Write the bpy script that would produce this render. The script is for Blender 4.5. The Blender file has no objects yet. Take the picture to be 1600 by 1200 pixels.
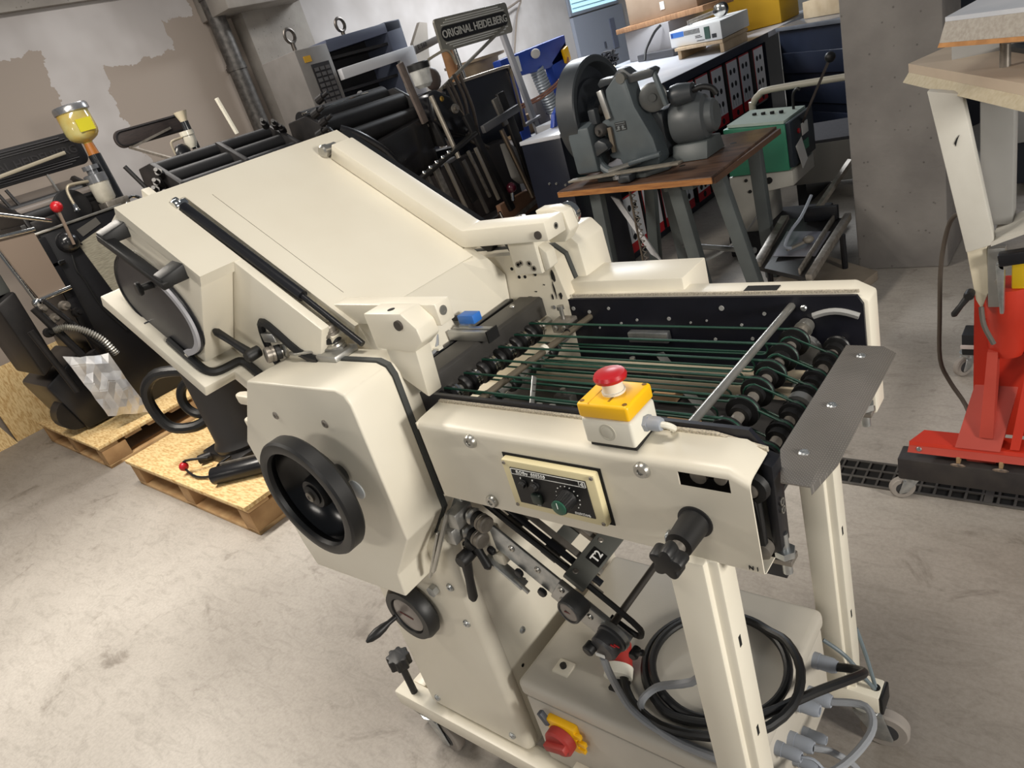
import bpy, bmesh, math, random
from mathutils import Matrix, Vector, Euler
random.seed(7)
scene = bpy.context.scene
COL = scene.collection
PI = math.pi

# ------------------------------------------------------------------ camera
cam_d = bpy.data.cameras.new('camera')
cam = bpy.data.objects.new('camera', cam_d)
COL.objects.link(cam)
cam_d.sensor_fit = 'HORIZONTAL'
cam_d.sensor_width = 36.0
cam_d.lens = 1096.64 / 1600 * 36.0
cam_d.clip_start = 0.02
cam.matrix_world = Matrix(((0.75636666, -0.06798449, 0.65060555, 0.0),
                           (0.59250173, 0.49269371, -0.63733398, 0.0),
                           (-0.27722044, 0.86754309, 0.41293803, 1.45),
                           (0, 0, 0, 1)))
scene.camera = cam

# ------------------------------------------------------------------ world, lights, exposure
vs = scene.view_settings
vs.view_transform = 'Standard'
vs.look = 'None'
vs.gamma = 1.0
vs.use_curve_mapping = False
vs.exposure = 0.0
W = bpy.data.worlds.new('world')
scene.world = W
W.use_nodes = True
W.node_tree.nodes['Background'].inputs[0].default_value = (0.86, 0.92, 1.0, 1)
W.node_tree.nodes['Background'].inputs[1].default_value = 0.13


def area(name, loc, to, sx, sy, power, col):
    d = bpy.data.lights.new(name, 'AREA')
    d.shape = 'RECTANGLE'
    d.size, d.size_y = sx, sy
    d.energy = power
    d.color = col
    o = bpy.data.objects.new(name, d)
    COL.objects.link(o)
    o.location = loc
    o.rotation_euler = (Vector(to) - Vector(loc)).to_track_quat('-Z', 'Y').to_euler()
    return o


WARM = (1.0, 0.925, 0.82)
COOL = (0.92, 0.96, 1.0)
area('work_lamp_left', (-3.3, -2.1, 1.75), (-1.0, 0.5, 0.9), 0.35, 0.35, 9, WARM)
area('ceiling_tube_left', (-3.1, 0.62, 2.75), (-2.9, 0.62, 0), 1.5, 0.25, 100, WARM)
area('fill_over_machine', (-0.45, 0.55, 2.45), (-0.45, 0.6, 0), 0.5, 0.2, 11, WARM)  # unseen fill added overhead to brighten the machine's top faces
area('lamp_right', (2.3, 0.35, 1.5), (-0.9, 0.6, 0.85), 0.5, 0.5, 74, (1.0, 0.95, 0.87))
area('fill_light_front', (-0.2, -2.6, 2.9), (-0.6, 0.5, 0.5), 1.2, 0.25, 25, (1.0, 0.94, 0.85))  # unseen fill added behind the camera to light the near-side faces
area('ceiling_tube_wall', (-4.6, 2.6, 3.1), (-4.6, 2.6, 0), 0.3, 1.5, 30, (1.0, 0.95, 0.9))
area('ceiling_tube_back', (-4.2, 6.6, 3.1), (-4.2, 6.6, 0), 0.5, 2.0, 165, COOL)


# ------------------------------------------------------------------ materials
def lin(c):
    c = c / 255.0
    return c / 12.92 if c <= 0.04045 else ((c + 0.055) / 1.055) ** 2.4


def S(t):
    return (lin(t[0]), lin(t[1]), lin(t[2]), 1)


MATS = {}


def mat(name, c1, c2=None, rough=0.5, metal=0.0, scale=12.0, detail=4.0, lo=0.35, hi=0.65, bump=0.0, bscale=60.0,
        stretch=None, emit=0.0, alpha=1.0, trans=0.0, coat=0.0):
    if name in MATS:
        return MATS[name]
    m = bpy.data.materials.new(name)
    m.use_nodes = True
    nt = m.node_tree
    N, L = nt.nodes, nt.links
    b = N['Principled BSDF']
    b.inputs['Base Color'].default_value = S(c1)
    b.inputs['Roughness'].default_value = rough
    b.inputs['Metallic'].default_value = metal
    if coat:
        b.inputs['Coat Weight'].default_value = coat
    if trans:
        b.inputs['Transmission Weight'].default_value = trans
        b.inputs['IOR'].default_value = 1.3
    if alpha < 1:
        b.inputs['Alpha'].default_value = alpha
    if emit:
        b.inputs['Emission Color'].default_value = S(c1)
        b.inputs['Emission Strength'].default_value = emit
    vec = None
    if c2 is not None or bump:
        tc = N.new('ShaderNodeTexCoord')
        vec = tc.outputs['Object']
        if stretch:
            mp = N.new('ShaderNodeMapping')
            mp.inputs['Scale'].default_value = stretch
            L.new(vec, mp.inputs['Vector'])
            vec = mp.outputs['Vector']
    if c2 is not None:
        n = N.new('ShaderNodeTexNoise')
        n.inputs['Scale'].default_value = scale
        n.inputs['Detail'].default_value = detail
        L.new(vec, n.inputs['Vector'])
        r = N.new('ShaderNodeValToRGB')
        r.color_ramp.elements[0].position = lo
        r.color_ramp.elements[0].color = S(c1)
        r.color_ramp.elements[1].position = hi
        r.color_ramp.elements[1].color = S(c2)
        L.new(n.outputs['Fac'], r.inputs['Fac'])
        L.new(r.outputs['Color'], b.inputs['Base Color'])
    if bump:
        n2 = N.new('ShaderNodeTexNoise')
        n2.inputs['Scale'].default_value = bscale
        n2.inputs['Detail'].default_value = 5
        L.new(vec, n2.inputs['Vector'])
        bp = N.new('ShaderNodeBump')
        bp.inputs['Strength'].default_value = bump
        bp.inputs['Distance'].default_value = 0.004
        L.new(n2.outputs['Fac'], bp.inputs['Height'])
        L.new(bp.outputs['Normal'], b.inputs['Normal'])
    MATS[name] = m
    return m


CREAM = mat('cream_paint', (224, 217, 200), (229, 223, 207), rough=0.36, scale=5, bump=0.03, bscale=350)
CREAM2 = mat('cream_paint_worn', (221, 213, 194), (227, 220, 203), rough=0.42, scale=9)
BLACK = mat('black_paint', (20, 21, 26), rough=0.35)
BLACKP = mat('black_plastic', (19, 19, 20), rough=0.5)
RUBBER = mat('black_rubber', (20, 20, 21), rough=0.45)
NAVY = mat('navy_black_plate', (17, 18, 27), (23, 24, 34), rough=0.4, scale=14)
GASKET = mat('grey_gasket', (66, 68, 67), rough=0.8)
STEEL = mat('bright_steel', (190, 188, 182), (168, 166, 160), rough=0.3, metal=0.8, scale=30)
DSTEEL = mat('dull_steel', (150, 144, 136), (124, 118, 110), rough=0.4, metal=0.6, scale=40)
ZINC = mat('zinc_plated', (196, 198, 198), (170, 174, 176), rough=0.35, metal=0.9, scale=60)
ALU = mat('aluminium', (186, 186, 184), (172, 172, 170), rough=0.4, metal=0.85, scale=20)
CHROME = mat('chrome', (210, 210, 208), rough=0.12, metal=1.0)
BELT = mat('green_belt', (16, 62, 48), rough=0.5)
GREYPL = mat('grey_gland_plastic', (150, 156, 166), rough=0.5)
GREYCAB = mat('grey_cable', (140, 143, 148), rough=0.5)
CABINET = mat('cabinet_grey', (186, 180, 168), (194, 188, 177), rough=0.5, scale=6, bump=0.05, bscale=300)
YELLOW = mat('yellow_plastic', (246, 188, 14), rough=0.4)
WHITEPL = mat('offwhite_plastic', (226, 222, 208), rough=0.45)
RED = mat('red_plastic', (178, 24, 32), rough=0.32)
DRED = mat('dull_red_plastic', (158, 48, 42), rough=0.5)
BLUE = mat('blue_plastic', (52, 118, 206), rough=0.4)
CHARC = mat('charcoal_anodised', (62, 60, 58), (70, 68, 66), rough=0.45, metal=0.3, scale=15)
PANELCREAM = mat('panel_frame_cream', (222, 210, 168), rough=0.45)
WHITE = mat('white_print', (226, 226, 222), rough=0.6)
GREENK = mat('green_knob_cap', (36, 84, 66), rough=0.4)
SMOKE = mat('smoked_window', (58, 57, 60), (68, 67, 70), rough=0.35, scale=14)
GREYTRIM = mat('pale_grey_rubber', (178, 178, 184), rough=0.5)


# ------------------------------------------------------------------ mesh helpers
class MB:
    def __init__(self, xf=None):
        self.bm = bmesh.new()
        self.xf = xf

    def _v(self, p):
        return self.bm.verts.new(p)

    def poly(self, verts, faces):
        vs_ = [self._v(p) for p in verts]
        for f in faces:
            try:
                self.bm.faces.new([vs_[i] for i in f])
            except ValueError:
                pass
        return self

    def box(self, x0, x1, y0, y1, z0, z1):
        v = [(x0, y0, z0), (x1, y0, z0), (x1, y1, z0), (x0, y1, z0), (x0, y0, z1), (x1, y0, z1), (x1, y1, z1), (x0, y1, z1)]
        return self.poly(v, [(3, 2, 1, 0), (4, 5, 6, 7), (0, 1, 5, 4), (1, 2, 6, 5), (2, 3, 7, 6), (3, 0, 4, 7)])

    def obox(self, c, u, v, w):
        """box from centre and three half-axis vectors"""
        c, u, v, w = Vector(c), Vector(u), Vector(v), Vector(w)
        pts = [c + a * u + b * v + d * w for d in (-1, 1) for a, b in ((-1, -1), (1, -1), (1, 1), (-1, 1))]
        return self.poly(pts, [(3, 2, 1, 0), (4, 5, 6, 7), (0, 1, 5, 4), (1, 2, 6, 5), (2, 3, 7, 6), (3, 0, 4, 7)])

    def bar(self, p0, p1, w, h, up=(0, 0, 1)):
        p0, p1 = Vector(p0), Vector(p1)
        d = p1 - p0
        s = d.cross(Vector(up))
        if s.length < 1e-6:
            s = d.cross(Vector((1, 0, 0)))
        s.normalize()
        t = s.cross(d).normalized()
        return self.obox((p0 + p1) / 2, d / 2, s * w / 2, t * h / 2)

    def ext(self, pts, vec):
        n = len(pts)
        vec = Vector(vec)
        a = [Vector(p) for p in pts]
        v = a + [p + vec for p in a]
        f = [tuple(range(n - 1, -1, -1)), tuple(range(n, 2 * n))]
        for i in range(n):
            j = (i + 1) % n
            f.append((i, j, n + j, n + i))
        return self.poly(v, f)

    def prY(self, xz, y0, y1):
        return self.ext([(x, y0, z) for x, z in xz], (0, y1 - y0, 0))

    def prX(self, yz, x0, x1):
        return self.ext([(x0, y, z) for y, z in yz], (x1 - x0, 0, 0))

    def prZ(self, xy, z0, z1):
        return self.ext([(x, y, z0) for x, y in xy], (0, 0, z1 - z0))

    def loft(self, A, B):
        """solid between two polygons with the same number of points"""
        n = len(A)
        f = [tuple(range(n - 1, -1, -1)), tuple(range(n, 2 * n))]
        for i in range(n):
            j = (i + 1) % n
            f.append((i, j, n + j, n + i))
        return self.poly(list(A) + list(B), f)

    def lathe(self, c, ax, prof, n=24, cap=True):
        c, ax = Vector(c), Vector(ax).normalized()
        u = ax.orthogonal().normalized()
        w = ax.cross(u)
        rings = []
        for t, r in prof:
            if r < 1e-6:
                rings.append([self._v(c + ax * t)])
            else:
                rings.append([self._v(c + ax * t + (u * math.cos(2 * PI * k / n) + w * math.sin(2 * PI * k / n)) * r) for k in range(n)])
        for a, b in zip(rings[:-1], rings[1:]):
            for k in range(n):
                l = (k + 1) % n
                try:
                    if len(a) == 1 and len(b) > 1:
                        self.bm.faces.new((a[0], b[l], b[k]))
                    elif len(b) == 1 and len(a) > 1:
                        self.bm.faces.new((a[k], a[l], b[0]))
                    elif len(a) > 1:
                        self.bm.faces.new((a[k], a[l], b[l], b[k]))
                except ValueError:
                    pass
        for R_ in (rings[0], rings[-1]):
            if cap and len(R_) > 2:
                try:
                    self.bm.faces.new(R_)
                except ValueError:
                    pass
        return self

    def cyl(self, p0, p1, r, r1=None, n=20):
        p0, p1 = Vector(p0), Vector(p1)
        return self.lathe(p0, p1 - p0, [(0, r), ((p1 - p0).length, r if r1 is None else r1)], n)

    def ring(self, c, ax, r0, r1, h, n=28):
        """flat tube: inner radius r0, outer r1, thickness h along the axis, open in the middle"""
        self.lathe_closed(c, ax, [(0, r0), (0, r1), (h, r1), (h, r0)], n)
        return self

    def lathe_closed(self, c, ax, prof, n=28):
        c, ax = Vector(c), Vector(ax).normalized()
        u = ax.orthogonal().normalized()
        w = ax.cross(u)
        rings = [[self._v(c + ax * t + (u * math.cos(2 * PI * k / n) + w * math.sin(2 * PI * k / n)) * r) for k in range(n)] for t, r in prof]
        for i in range(len(rings)):
            a, b = rings[i], rings[(i + 1) % len(rings)]
            for k in range(n):
                l = (k + 1) % n
                self.bm.faces.new((a[k], a[l], b[l], b[k]))
        return self

    def torus(self, c, ax, R_, r, n=32, m=10):
        return self.lathe_closed(c, ax, [(r * math.sin(2 * PI * k / m), R_ + r * math.cos(2 * PI * k / m)) for k in range(m)], n)

    def ball(self, c, r, n=16, sq=(1, 1, 1)):
        M_ = Matrix.Translation(Vector(c)) @ Matrix.Diagonal((r * sq[0], r * sq[1], r * sq[2], 1))
        bmesh.ops.create_uvsphere(self.bm, u_segments=n, v_segments=max(6, n // 2), radius=1, matrix=M_)
        return self

    def tube(self, path, r, n=8, closed=False, sub=0):
        P = [Vector(p) for p in path]
        if sub:
            P = smooth_path(P, sub, closed)
        m = len(P)
        rings = []
        prev = None
        for i in range(m):
            if closed:
                t = (P[(i + 1) % m] - P[i - 1])
            else:
                t = P[min(i + 1, m - 1)] - P[max(i - 1, 0)]
            t.normalize()
            if prev is None:
                u = t.orthogonal().normalized()
            else:
                u = prev - t * prev.dot(t)
                u = u.normalized() if u.length > 1e-6 else t.orthogonal().normalized()
            prev = u
            w = t.cross(u)
            rings.append([self._v(P[i] + (u * math.cos(2 * PI * k / n) + w * math.sin(2 * PI * k / n)) * r) for k in range(n)])
        for i in range(m if closed else m - 1):
            a, b = rings[i], rings[(i + 1) % m]
            if closed and i == m - 1:      # align the seam
                best = min(range(n), key=lambda s: (a[0].co - b[s].co).length)
                b = b[best:] + b[:best]
            for k in range(n):
                l = (k + 1) % n
                self.bm.faces.new((a[k], a[l], b[l], b[k]))
        if not closed:
            self.bm.faces.new(rings[0])
            self.bm.faces.new(rings[-1])
        return self

    def sheet(self, us, vs_, fn, skip=(), th=(0, 0.003, 0)):
        """grid sheet with holes: fn(u,v)->point; skip = set of (i,j) cells left open; given thickness th"""
        g = [[Vector(fn(u, v)) for v in vs_] for u in us]
        th = Vector(th)
        cells = {(i, j) for i in range(len(us) - 1) for j in range(len(vs_) - 1)} - set(skip)
        cache = {}

        def vert(i, j, k):
            if (i, j, k) not in cache:
                cache[(i, j, k)] = self._v(g[i][j] + (th if k else Vector()))
            return cache[(i, j, k)]
        for (i, j) in cells:
            q = [(i, j), (i + 1, j), (i + 1, j + 1), (i, j + 1)]
            self.bm.faces.new([vert(a, b, 0) for a, b in q])
            self.bm.faces.new([vert(a, b, 1) for a, b in reversed(q)])
            for (a, b), (nb) in zip(zip(q, q[1:] + q[:1]), ((i, j - 1), (i + 1, j), (i, j + 1), (i - 1, j))):
                if nb not in cells:
                    self.bm.faces.new([vert(*b, 0), vert(*a, 0), vert(*a, 1), vert(*b, 1)])
        return self

    def build(self, name, material, parent=None, bevel=0.0, seg=2, label=None, smooth=True, ang=35, kind=None):
        bm = self.bm
        bmesh.ops.recalc_face_normals(bm, faces=bm.faces[:])
        if bevel:
            ed = [e for e in bm.edges if len(e.link_faces) == 2 and e.calc_face_angle(0) > 0.45]
            if ed:
                bmesh.ops.bevel(bm, geom=ed, offset=bevel, segments=seg, profile=0.5, affect='EDGES', clamp_overlap=True)
        if self.xf is not None:
            bmesh.ops.transform(bm, matrix=self.xf, verts=bm.verts[:])
        me = bpy.data.meshes.new(name)
        bm.to_mesh(me)
        bm.free()
        if smooth:
            me.polygons.foreach_set('use_smooth', [True] * len(me.polygons))
            me.set_sharp_from_angle(angle=math.radians(ang))
        me.materials.append(material)
        return link(name, me, parent, label, kind)


def link(name, me, parent=None, label=None, kind=None):
    o = bpy.data.objects.new(name, me)
    COL.objects.link(o)
    if parent is not None:
        o.parent = parent
        o.matrix_parent_inverse = root_inv(parent)
    if label:
        o['label'] = label
    if kind:
        o['kind'] = kind
    return o


def root_inv(p):
    M_ = p.matrix_basis.copy()
    q = p
    while q.parent is not None:
        M_ = q.matrix_parent_inverse @ M_
        q = q.parent
        M_ = q.matrix_basis @ M_
    return M_.inverted()


def smooth_path(P, sub, closed=False):
    out = []
    n = len(P)
    for i in range(n if closed else n - 1):
        p0 = P[(i - 1) % n] if closed or i > 0 else P[i]
        p1, p2 = P[i], P[(i + 1) % n]
        p3 = P[(i + 2) % n] if closed or i + 2 < n else p2
        for k in range(sub):
            t = k / sub
            out.append(0.5 * ((2 * p1) + (p2 - p0) * t + (2 * p0 - 5 * p1 + 4 * p2 - p3) * t * t + (3 * p1 - p0 - 3 * p2 + p3) * t ** 3))
    if not closed:
        out.append(P[-1])
    return out


def tag(o, label, cat, group=None):
    o['label'] = label
    o['category'] = cat
    if group:
        o['group'] = group
    return o


def thing(name, label, cat, loc=(0, 0, 0), group=None):
    o = bpy.data.objects.new(name, None)
    COL.objects.link(o)
    o.empty_display_size = 0.05
    o.location = loc
    return tag(o, label, cat, group)


def struct(o):
    o['kind'] = 'structure'
    return o


def text(name, body, size, origin, ux, uy, material, parent, depth=0.0006, spacing=1.0, align='LEFT', bold=0.0):
    cu = bpy.data.curves.new(name, 'FONT')
    cu.body = body
    cu.size = size
    cu.extrude = depth
    cu.offset = bold
    cu.space_character = spacing
    cu.align_x = align
    cu.align_y = 'CENTER'
    cu.resolution_u = 2
    t = bpy.data.objects.new(name + '_tmp', cu)
    COL.objects.link(t)
    dg = bpy.context.evaluated_depsgraph_get()
    me = bpy.data.meshes.new_from_object(t.evaluated_get(dg))
    bpy.data.objects.remove(t)
    bpy.data.curves.remove(cu)
    ux, uy = Vector(ux).normalized(), Vector(uy).normalized()
    uz = ux.cross(uy)
    M_ = Matrix((ux, uy, uz)).transposed().to_4x4()
    M_.translation = Vector(origin)
    me.transform(M_)
    me.materials.clear()
    me.materials.append(material)
    me.name = name
    return link(name, me, parent)


def copy_tree(o, parent=None):
    c = o.copy()
    COL.objects.link(c)
    if parent is not None:
        c.parent = parent
    for ch in list(o.children):
        copy_tree(ch, c)
    return c


def loop_path(x0, x1, z0, z1, r, y, n=8):
    """belt loop around two pulleys of radius r with axes along Y"""
    pts = []
    for k in range(n + 1):
        a = PI / 2 - PI * k / n
        pts.append((x1 + r * math.cos(a), y, z1 + r * math.sin(a)))
    for k in range(n + 1):
        a = -PI / 2 - PI * k / n
        pts.append((x0 + r * math.cos(a), y, z0 + r * math.sin(a)))
    return pts


def star(c, ax, r, r2, lobes, n=40):
    c, ax = Vector(c), Vector(ax).normalized()
    u = ax.orthogonal().normalized()
    w = ax.cross(u)
    out = []
    for k in range(n):
        a = 2 * PI * k / n
        rr = r2 + (r - r2) * (0.5 + 0.5 * math.cos(lobes * a)) ** 0.6
        out.append(c + (u * math.cos(a) + w * math.sin(a)) * rr)
    return out


# ------------------------------------------------------------------ room
def floor_mat():
    m = bpy.data.materials.new('worn_concrete_floor')
    m.use_nodes = True
    N, L = m.node_tree.nodes, m.node_tree.links
    b = N['Principled BSDF']
    b.inputs['Roughness'].default_value = 0.62
    tc = N.new('ShaderNodeTexCoord')

    def noise(sc, det, rough=0.5, stretch=None, dist=0.0):
        n = N.new('ShaderNodeTexNoise')
        n.inputs['Scale'].default_value = sc
        n.inputs['Detail'].default_value = det
        n.inputs['Roughness'].default_value = rough
        n.inputs['Distortion'].default_value = dist
        if stretch:
            mp = N.new('ShaderNodeMapping')
            mp.inputs['Scale'].default_value = stretch
            mp.inputs['Rotation'].default_value = (0, 0, 0.5)
            L.new(tc.outputs['Object'], mp.inputs['Vector'])
            L.new(mp.outputs['Vector'], n.inputs['Vector'])
        else:
            L.new(tc.outputs['Object'], n.inputs['Vector'])
        return n

    def ramp(src, stops):
        r = N.new('ShaderNodeValToRGB')
        while len(r.color_ramp.elements) < len(stops):
            r.color_ramp.elements.new(0.5)
        for e, (p, c) in zip(r.color_ramp.elements, stops):
            e.position = p
            e.color = S(c)
        L.new(src.outputs['Fac'], r.inputs['Fac'])
        return r

    def mix(a, bb, fac, mode='MULTIPLY'):
        x = N.new('ShaderNodeMix')
        x.data_type = 'RGBA'
        x.blend_type = mode
        x.inputs[0].default_value = fac
        L.new(a, x.inputs[6])
        L.new(bb, x.inputs[7])
        return x.outputs[2]
    big = ramp(noise(1.3, 6, 0.6), [(0.3, (184, 178, 170)), (0.7, (204, 198, 190))])
    fine = ramp(noise(90, 6, 0.7), [(0.25, (214, 212, 210)), (0.6, (255, 255, 255))])
    streak = ramp(noise(7, 8, 0.72, (1.0, 3.0, 1.0), 1.6), [(0.34, (196, 194, 191)), (0.52, (255, 255, 255))])
    spots = ramp(noise(4.5, 6, 0.65, None, 0.8), [(0.30, (170, 163, 156)), (0.40, (255, 255, 255))])
    dimming_noise = noise(0.34, 3, 0.5)
    dimming_noise.noise_dimensions = '4D'
    dimming_noise.inputs['W'].default_value = 4.1
    floor_dimming = ramp(dimming_noise, [(0.42, (192, 188, 184)), (0.60, (255, 255, 255))])  # broad darkening, seeded so the right floor's dimmer light is painted into the colour
    scr = ramp(noise(5, 2, 0.4, (1.0, 14.0, 1.0), 3.0), [(0.495, (255, 255, 255)), (0.5, (186, 182, 178)), (0.505, (255, 255, 255))])
    c = mix(big.outputs[0], fine.outputs[0], 0.6)
    c = mix(c, streak.outputs[0], 0.38)
    c = mix(c, spots.outputs[0], 0.6)
    c = mix(c, scr.outputs[0], 0.18)
    c = mix(c, floor_dimming.outputs[0], 1.0)
    L.new(c, b.inputs['Base Color'])
    bp = N.new('ShaderNodeBump')
    bp.inputs['Strength'].default_value = 0.12
    bp.inputs['Distance'].default_value = 0.003
    L.new(noise(70, 8, 0.7).outputs['Fac'], bp.inputs['Height'])
    L.new(bp.outputs['Normal'], b.inputs['Normal'])
    return m


def plaster_mat():
    """taupe wall with pale filler patches that have ragged edges"""
    m = bpy.data.materials.new('patched_plaster')
    m.use_nodes = True
    N, L = m.node_tree.nodes, m.node_tree.links
    b = N['Principled BSDF']
    b.inputs['Roughness'].default_value = 0.85
    tc = N.new('ShaderNodeTexCoord')
    sep = N.new('ShaderNodeSeparateXYZ')
    nz = N.new('ShaderNodeTexNoise')
    nz.inputs['Scale'].default_value = 3.2
    nz.inputs['Detail'].default_value = 5
    nz.inputs['Roughness'].default_value = 0.62
    L.new(tc.outputs['Object'], nz.inputs['Vector'])
    L.new(tc.outputs['Object'], sep.inputs[0])

    def math_(op, a, bb=None, clamp=False):
        n = N.new('ShaderNodeMath')
        n.operation = op
        n.use_clamp = clamp
        for i, q in enumerate((a, bb)):
            if q is None:
                continue
            if isinstance(q, (int, float)):
                n.inputs[i].default_value = q
            else:
                L.new(q, n.inputs[i])
        return n.outputs[0]
    wob = math_('MULTIPLY', math_('SUBTRACT', nz.outputs['Fac'], 0.5), 0.34)
    Y = math_('ADD', sep.outputs['Y'], wob)
    Z = math_('ADD', sep.outputs['Z'], math_('MULTIPLY', wob, 0.9))

    def patch(y0, y1, z0, z1):
        a = math_('GREATER_THAN', Y, y0)
        bb = math_('LESS_THAN', Y, y1)
        c = math_('GREATER_THAN', Z, z0)
        d = math_('LESS_THAN', Z, z1)
        return math_('MULTIPLY', math_('MULTIPLY', a, bb), math_('MULTIPLY', c, d))
    f = None
    for q in ((2.36, 2.74, 0.3, 2.5), (-10, 2.40, 2.36, 5), (2.66, 3.36, 2.20, 3.0), (-10, 3.66, 2.44, 5), (4.55, 30, 0, 5)):
        p = patch(*q)
        f = p if f is None else math_('MAXIMUM', f, p)
    mx = N.new('ShaderNodeMix')
    mx.data_type = 'RGBA'
    L.new(f, mx.inputs[0])
    mx.inputs[6].default_value = S((158, 146, 135))
    n3 = N.new('ShaderNodeTexNoise')
    n3.inputs['Scale'].default_value = 1.6
    n3.inputs['Detail'].default_value = 3
    L.new(tc.outputs['Object'], n3.inputs['Vector'])
    r3 = N.new('ShaderNodeValToRGB')
    r3.color_ramp.elements[0].position = 0.4
    r3.color_ramp.elements[0].color = S((176, 170, 166))
    r3.color_ramp.elements[1].position = 0.6
    r3.color_ramp.elements[1].color = S((196, 191, 188))
    L.new(n3.outputs['Fac'], r3.inputs['Fac'])
    L.new(r3.outputs['Color'], mx.inputs[7])
    L.new(mx.outputs[2], b.inputs['Base Color'])
    return m


def concrete_mat(name, a, bb):
    m = mat(name, a, bb, rough=0.85, scale=4, detail=8, bump=0.4, bscale=45)
    N, L = m.node_tree.nodes, m.node_tree.links
    b = N['Principled BSDF']
    src = b.inputs['Base Color'].links[0].from_socket
    v = N.new('ShaderNodeTexVoronoi')
    v.inputs['Scale'].default_value = 22
    tc = [n for n in N if n.type == 'TEX_COORD'][0]
    L.new(tc.outputs['Object'], v.inputs['Vector'])
    r = N.new('ShaderNodeValToRGB')
    r.color_ramp.elements[0].position = 0.06
    r.color_ramp.elements[0].color = (0.25, 0.24, 0.23, 1)
    r.color_ramp.elements[1].position = 0.13
    r.color_ramp.elements[1].color = (1, 1, 1, 1)
    L.new(v.outputs['Distance'], r.inputs['Fac'])
    x = N.new('ShaderNodeMix')
    x.data_type = 'RGBA'
    x.blend_type = 'MULTIPLY'
    x.inputs[0].default_value = 0.6
    L.new(src, x.inputs[6])
    L.new(r.outputs['Color'], x.inputs[7])
    L.new(x.outputs[2], b.inputs['Base Color'])
    return m


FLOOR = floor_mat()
PLASTER = plaster_mat()
CONC = concrete_mat('bare_concrete', (138, 132, 125), (158, 152, 144))
CONCW = concrete_mat('pale_concrete', (150, 148, 144), (172, 169, 164))
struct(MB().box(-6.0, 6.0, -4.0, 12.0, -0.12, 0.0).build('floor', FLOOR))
struct(MB().box(-6.15, -6.0, -4.0, 12.0, 0.0, 3.4).build('wall_left', PLASTER))
struct(MB().box(-6.15, 6.0, 12.0, 12.15, 0.0, 3.4).build('wall_back', CONCW))
PIPE = mat('old_galvanised_pipe', (104, 100, 96), (78, 75, 72), rough=0.45, metal=0.5, scale=30, detail=6)
# concrete pilaster, cornice and beam end on the left wall
struct(MB().box(-6.0, -5.82, 3.98, 4.62, 0, 3.4).build('trim_1', CONC, bevel=0.01))
struct(MB().box(-6.0, -5.55, 3.7, 4.55, 2.36, 3.4).build('trim_2', CONC, bevel=0.01))
trim3 = MB().box(-6.0, -5.94, -4, 3.9, 2.64, 2.76).box(-6.0, -5.90, -4, 3.9, 2.76, 2.86).build('trim_3', CONC)
struct(trim3)
# free-standing concrete pillar on the right
pillar = MB().box(-1.02, -0.63, 3.58, 3.98, 0, 3.4).build('pillar', concrete_mat('grey_pillar_concrete', (112, 108, 105), (130, 126, 122)), bevel=0.012)
pillar['kind'] = 'structure'
pp = MB().cyl((-5.86, 3.76, 0), (-5.86, 3.76, 3.4), 0.075, n=20)
drain_pipe = tag(thing('wall_pipe', '', ''), 'tall worn grey metal pipe standing against the patched left wall', 'pipe')
drain_pipe.location = (-5.86, 3.76, 0)
pp.build('pipe_tube', PIPE, drain_pipe)
pc = None
for z in (0.6, 1.95, 2.5):
    pc = MB()
    pc.cyl((-5.86, 3.76, z), (-5.86, 3.76, z + 0.05), 0.083, n=20)
    pc.box(-6.0, -5.86, 3.74, 3.78, z + 0.01, z + 0.04)
    pc.build('pipe_clamp', PIPE, drain_pipe)

# ------------------------------------------------------------------ folding machine (main subject)
fm = thing('folding_machine', 'large cream folding machine on casters with green belt delivery table in the foreground', 'machine', (-0.8, 0.8, 0))
FM = fm
# base rails
for y0, y1, x1 in ((0.556, 0.602, -0.30), (0.985, 1.035, -0.305)):
    MB().box(-1.292, x1, y0, y1, 0.118, 0.163).build('base_rail', CREAM, FM, bevel=0.005)
    MB().box(x1, x1 + 0.006, y0 + 0.001, y1 - 0.001, 0.119, 0.162).build('rail_end_cap', BLACKP, FM, bevel=0.002)
for x in (-1.25, -0.44):
    MB().box(x - 0.022, x + 0.022, 0.602, 0.985, 0.122, 0.160).build('cross_rail', CREAM, FM, bevel=0.004)


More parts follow.
